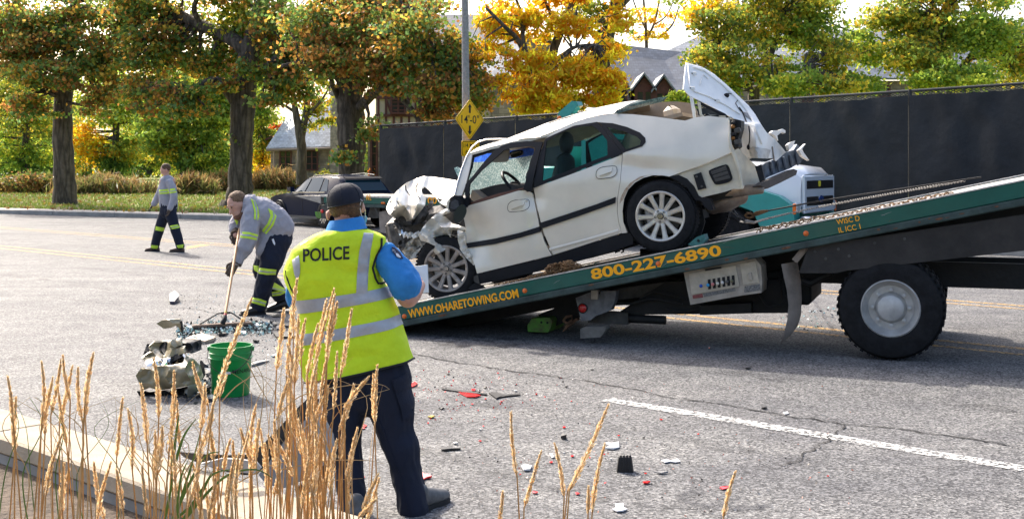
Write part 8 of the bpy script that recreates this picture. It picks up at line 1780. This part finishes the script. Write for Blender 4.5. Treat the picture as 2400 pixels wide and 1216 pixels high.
# ================================================================ FEATHER GRASS IN THE PLANTER
M_PLUME = leafmat('dry_plume', .7, .45)
PT = np.array([(.85, .64, .35), (.89, .73, .46), (.76, .52, .25), (.91, .80, .60), (.82, .59, .30)])
def plume(par, tip, low, d, w, seed, foot=None, dtip=0.0):
    w = w*.8
    """one seed head from pixel low to pixel tip, width w px, and its stem down to the soil"""
    rs = np.random.RandomState(seed); s = F/d; a, b = P(low[0], low[1], d), P(tip[0], tip[1], d+dtip); ax = b-a; ln = ax.length; ax.normalize()
    n = int(220+ln*s*2.0); t = rs.rand(n)**.85; bow = V((ax.z, 0, -ax.x))*(ln*.04*rs.uniform(-1, 1))
    env = np.minimum(1, t/.12)*(1-t**2.2)**.8*.5+.06; env *= w/s*(.8+.22*np.sin(t*ln*s*.16+seed)*rs.uniform(.3, 1))
    q = rs.uniform(0, 2*np.pi, n); u = np.array(ax.orthogonal().normalized()); v = np.cross(np.array(ax), u)
    rad = rs.rand(n)**.6*env; out = np.outer(np.cos(q), u)+np.outer(np.sin(q), v); ctr = np.array(a)+np.outer(t*ln, ax)+np.outer(np.sin(t*np.pi), bow)
    c = ctr+out*rad[:, None]; dr = np.array(ax)+out*rs.uniform(.15, .55, (n, 1)); dr /= np.linalg.norm(dr, axis=1, keepdims=True)
    sd = np.cross(dr, rs.normal(size=(n, 3))); sd /= np.linalg.norm(sd, axis=1, keepdims=True); L_ = rs.uniform(6, 13, (n, 1))/s; W2 = rs.uniform(.8, 1.7, (n, 1))/s
    qd = np.stack([c-dr*L_*.5, c+sd*W2, c+dr*L_*.6, c-sd*W2], 1).reshape(-1, 3)
    sh = tag(npmesh('seed_head', qd, 4, M_PLUME, par, PT[rs.randint(0, 5, n)]*rs.uniform(.8, 1.15, (n, 1))), kind='stuff')
    f = foot if foot else None
    if f is None: f = V((a.x-(b.x-a.x)*.4+rs.uniform(-.05, .05), a.y-rs.uniform(-.05, .1), .27))
    mb = MB(); mid = f.lerp(a, .5)+V((rs.uniform(-.02, .02), 0, 0)); mb.tube([f, mid, a, a.lerp(b, .5)+bow, b], [.0028, .0024, .002, .0014, .0006], 5); mb.build('stem', M_STEM, par); return sh
M_STEM = mat('straw_stem', (.50, .27, .09), .6, var=.3, vscale=20); M_BLADE = mat('dry_blade', (.52, .36, .17), .65, var=.3, vscale=9); M_GBLADE = mat('green_blade', (.10, .19, .03), .55, var=.3, vscale=6)
def blade(par, pts, d, w, m):
    mb = MB(); s = F/d; P0_ = [P(x, y, d+dd) for x, y, dd in pts]; P_ = []
    for i in range(len(P0_)-1):
        a0, a1, a2, a3 = P0_[max(i-1, 0)], P0_[i], P0_[i+1], P0_[min(i+2, len(P0_)-1)]
        for k in range(5): t = k/5; P_.append(.5*((2*a1)+(a2-a0)*t+(2*a0-5*a1+4*a2-a3)*t*t+(3*a1-a0-3*a2+a3)*t**3))
    P_.append(P0_[-1]); n = len(P_); mb.tube(P_, [(w/s*(1-.85*(i/(n-1))**1.5), w/s*.18) for i in range(n)], 5, True, V((0, 0, 1))); return mb.build('blade', m, par, 60)
def clump(label, px, d): c = P(px, 1216, d); return thing('feather_grass', label, 'grass clump', V((c.x, d, .26)), 'feather grass clumps in the planter')
g1 = clump('tall tawny feather grass clump in the planter before the officer', 700, 3.7)
main = [((783, 678), (718, 990), 15, 3.6), ((785, 690), (766, 850), 17, 3.5), ((766, 702), (742, 840), 13, 3.7), ((824, 724), (798, 880), 15, 3.6), ((790, 708), (768, 815), 15, 3.5), ((697, 655), (688, 790), 17, 3.8), ((665, 724), (648, 868), 19, 3.7), ((684, 730), (672, 880), 11, 3.9), ((864, 884), (806, 960), 15, 3.4), ((829, 902), (794, 1010), 17, 3.5), ((700, 740), (690, 905), 18, 3.6), ((716, 748), (706, 840), 12, 3.8), ((745, 760), (720, 880), 13, 3.6), ((838, 1004), (812, 1120), 15, 3.3), ((806, 968), (796, 1080), 13, 3.5), ((886, 1112), (850, 1200), 17, 3.2), ((880, 1170), (840, 1212), 16, 3.1), ((600, 950), (588, 1070), 14, 3.5), ((607, 984), (590, 1110), 20, 3.4), ((628, 1020), (648, 1105), 14, 3.5), ((640, 1022), (690, 1120), 16, 3.5), ((565, 1005), (588, 1080), 14, 3.4), ((620, 1040), (628, 1100), 11, 3.6), ((700, 985), (720, 1120), 18, 3.4), ((760, 930), (720, 1060), 20, 3.5), ((740, 1010), (735, 1160), 18, 3.3), ((790, 1030), (775, 1150), 18, 3.3)]
sd = 100
for tip, low, w, d in main: plume(g1, tip, low, d, w*1.15, sd); sd += 1
rr = random.Random(77)
for k in range(34):
    x = rr.gauss(725, 62); y = rr.uniform(800, 1130); ln = rr.uniform(80, 150); lean = rr.uniform(-.22, .30)
    plume(g1, (x+ln*lean, y), (x, y+ln), rr.uniform(3.3, 3.95), rr.uniform(10, 20), sd); sd += 1
for k in range(30):
    x = rr.gauss(720, 60); blade(g1, [(x, 1230, 0), (x+rr.uniform(-15, 15), 1080, 0), (x+rr.uniform(-40, 40), 940+rr.uniform(-60, 60), rr.uniform(-.1, .1)), (x+rr.uniform(-90, 90), 850+rr.uniform(-60, 80), 0)], rr.uniform(3.3, 3.9), rr.uniform(1, 2.2), M_BLADE if k % 4 else M_STEM)
for pts in ([(640, 990, 0), (700, 930, 0), (800, 905, 0), (886, 900, 0), (913, 912, 0)], [(705, 1010, 0), (770, 960, 0), (850, 930, 0), (912, 912, 0)], [(520, 940, 0), (560, 900, 0), (610, 880, 0), (680, 914, 0)], [(660, 1100, 0), (760, 1080, 0), (850, 1078, 0), (900, 1085, 0)], [(700, 1170, 0), (760, 1130, 0), (850, 1120, 0)], [(560, 1130, 0), (640, 1088, 0), (700, 1080, 0)], [(580, 850, 0), (600, 890, 0), (640, 960, 0), (700, 1060, 0)]):
    blade(g1, pts, 3.5, 1.6, M_BLADE)
g2 = clump('feather grass clump with green blades at the left end of the planter', 450, 3.5)
for tip, low, w, d in [((590, 700), (500, 950), 19, 3.2), ((500, 945), (462, 1075), 22, 3.3), ((452, 850), (488, 950), 15, 3.4), ((530, 880), (515, 930), 8, 3.5), ((408, 870), (402, 1000), 14, 3.4), ((412, 925), (396, 1060), 14, 3.3), ((480, 900), (470, 1010), 18, 3.3), ((492, 1000), (500, 1080), 15, 3.4), ((540, 1030), (524, 1105), 10, 3.6), ((546, 1035), (550, 1085), 8, 3.6), ((470, 1050), (440, 1190), 16, 3.2), ((400, 1020), (412, 1170), 14, 3.2), ((505, 1120), (490, 1200), 16, 3.2), ((415, 940), (420, 1040), 10, 3.5), ((360, 840), (372, 980), 15, 3.4), ((330, 900), (345, 1040), 17, 3.3), ((300, 960), (310, 1100), 16, 3.3), ((380, 1000), (366, 1120), 18, 3.2)]:
    plume(g2, tip, low, d, w*1.1, sd); sd += 1
for k in range(13):
    x = rr.uniform(280, 560); y = rr.uniform(1010, 1140); ln = rr.uniform(80, 140); plume(g2, (x+ln*rr.uniform(-.2, .3), y), (x, y+ln), rr.uniform(3.1, 3.6), rr.uniform(10, 17), sd); sd += 1
for pts in ([(405, 1240, 0), (430, 1150, 0), (452, 1080, 0), (470, 1010, 0)], [(400, 1230, 0), (440, 1140, 0), (480, 1070, 0), (516, 1058, 0)], [(410, 1210, 0), (424, 1120, 0), (440, 1080, 0)], [(420, 1230, 0), (470, 1160, 0), (500, 1110, 0), (560, 1098, 0)], [(404, 1090, 0), (414, 1010, 0), (420, 970, 0)], [(412, 1080, 0), (432, 1020, 0), (460, 980, 0)], [(430, 1220, 0), (490, 1150, 0), (540, 1110, 0), (600, 1100, 0), (640, 1120, 0)], [(410, 1216, 0), (450, 1180, 0), (500, 1100, 0)], [(380, 1240, 0), (400, 1150, 0), (405, 1080, 0)]):
    blade(g2, pts, 3.3, 4.2, M_GBLADE)
for k in range(26):
    x = rr.uniform(330, 560); blade(g2, [(x, 1240, 0), (x+rr.uniform(-20, 20), 1130, 0), (x+rr.uniform(-60, 60), 1040, 0), (x+rr.uniform(-120, 120), 960+rr.uniform(-40, 60), 0)], rr.uniform(3.1, 3.6), rr.uniform(1, 2.2), M_BLADE)
g3 = clump('sparse feather grass clump with few upright plumes at the bottom centre', 1310, 3.3)
for tip, low, w, d in [((1198, 966), (1212, 1120), 13, 3.2), ((1268, 1058), (1228, 1190), 13, 3.2), ((1300, 1040), (1322, 1165), 13, 3.2), ((1426, 948), (1334, 1150), 19, 3.1), ((1418, 1040), (1388, 1200), 15, 3.2), ((1362, 1095), (1330, 1150), 10, 3.2), ((1379, 1140), (1378, 1205), 11, 3.2), ((1178, 1152), (1170, 1225), 11, 3.2)]:
    plume(g3, tip, low, d, w*1.1, sd); sd += 1
g4 = clump('single leaning feather grass plume at the bottom right', 1700, 3.2)
plume(g4, (1724, 1105), (1696, 1212), 3.1, 15, sd); sd += 1
for k in range(6): blade(g4, [(1690+k*6, 1260, 0), (1690+k*9, 1240, 0), (1680+k*16, 1222, 0)], 3.1, 2, M_BLADE)
g5 = clump('feather grass clump at the far left of the planter', 130, 3.5)
for k in range(20):
    x = rr.gauss(140, 70); y = rr.uniform(820, 1100); ln = rr.uniform(90, 150); plume(g5, (x+ln*rr.uniform(-.25, .3), y), (x, y+ln), rr.uniform(3.2, 3.8), rr.uniform(11, 19), sd); sd += 1
for k in range(16):
    x = rr.gauss(140, 60); blade(g5, [(x, 1240, 0), (x+rr.uniform(-20, 20), 1110, 0), (x+rr.uniform(-60, 60), 1000, 0), (x+rr.uniform(-110, 110), 930, 0)], 3.4, rr.uniform(1, 2.2), M_BLADE if k % 3 else M_GBLADE)
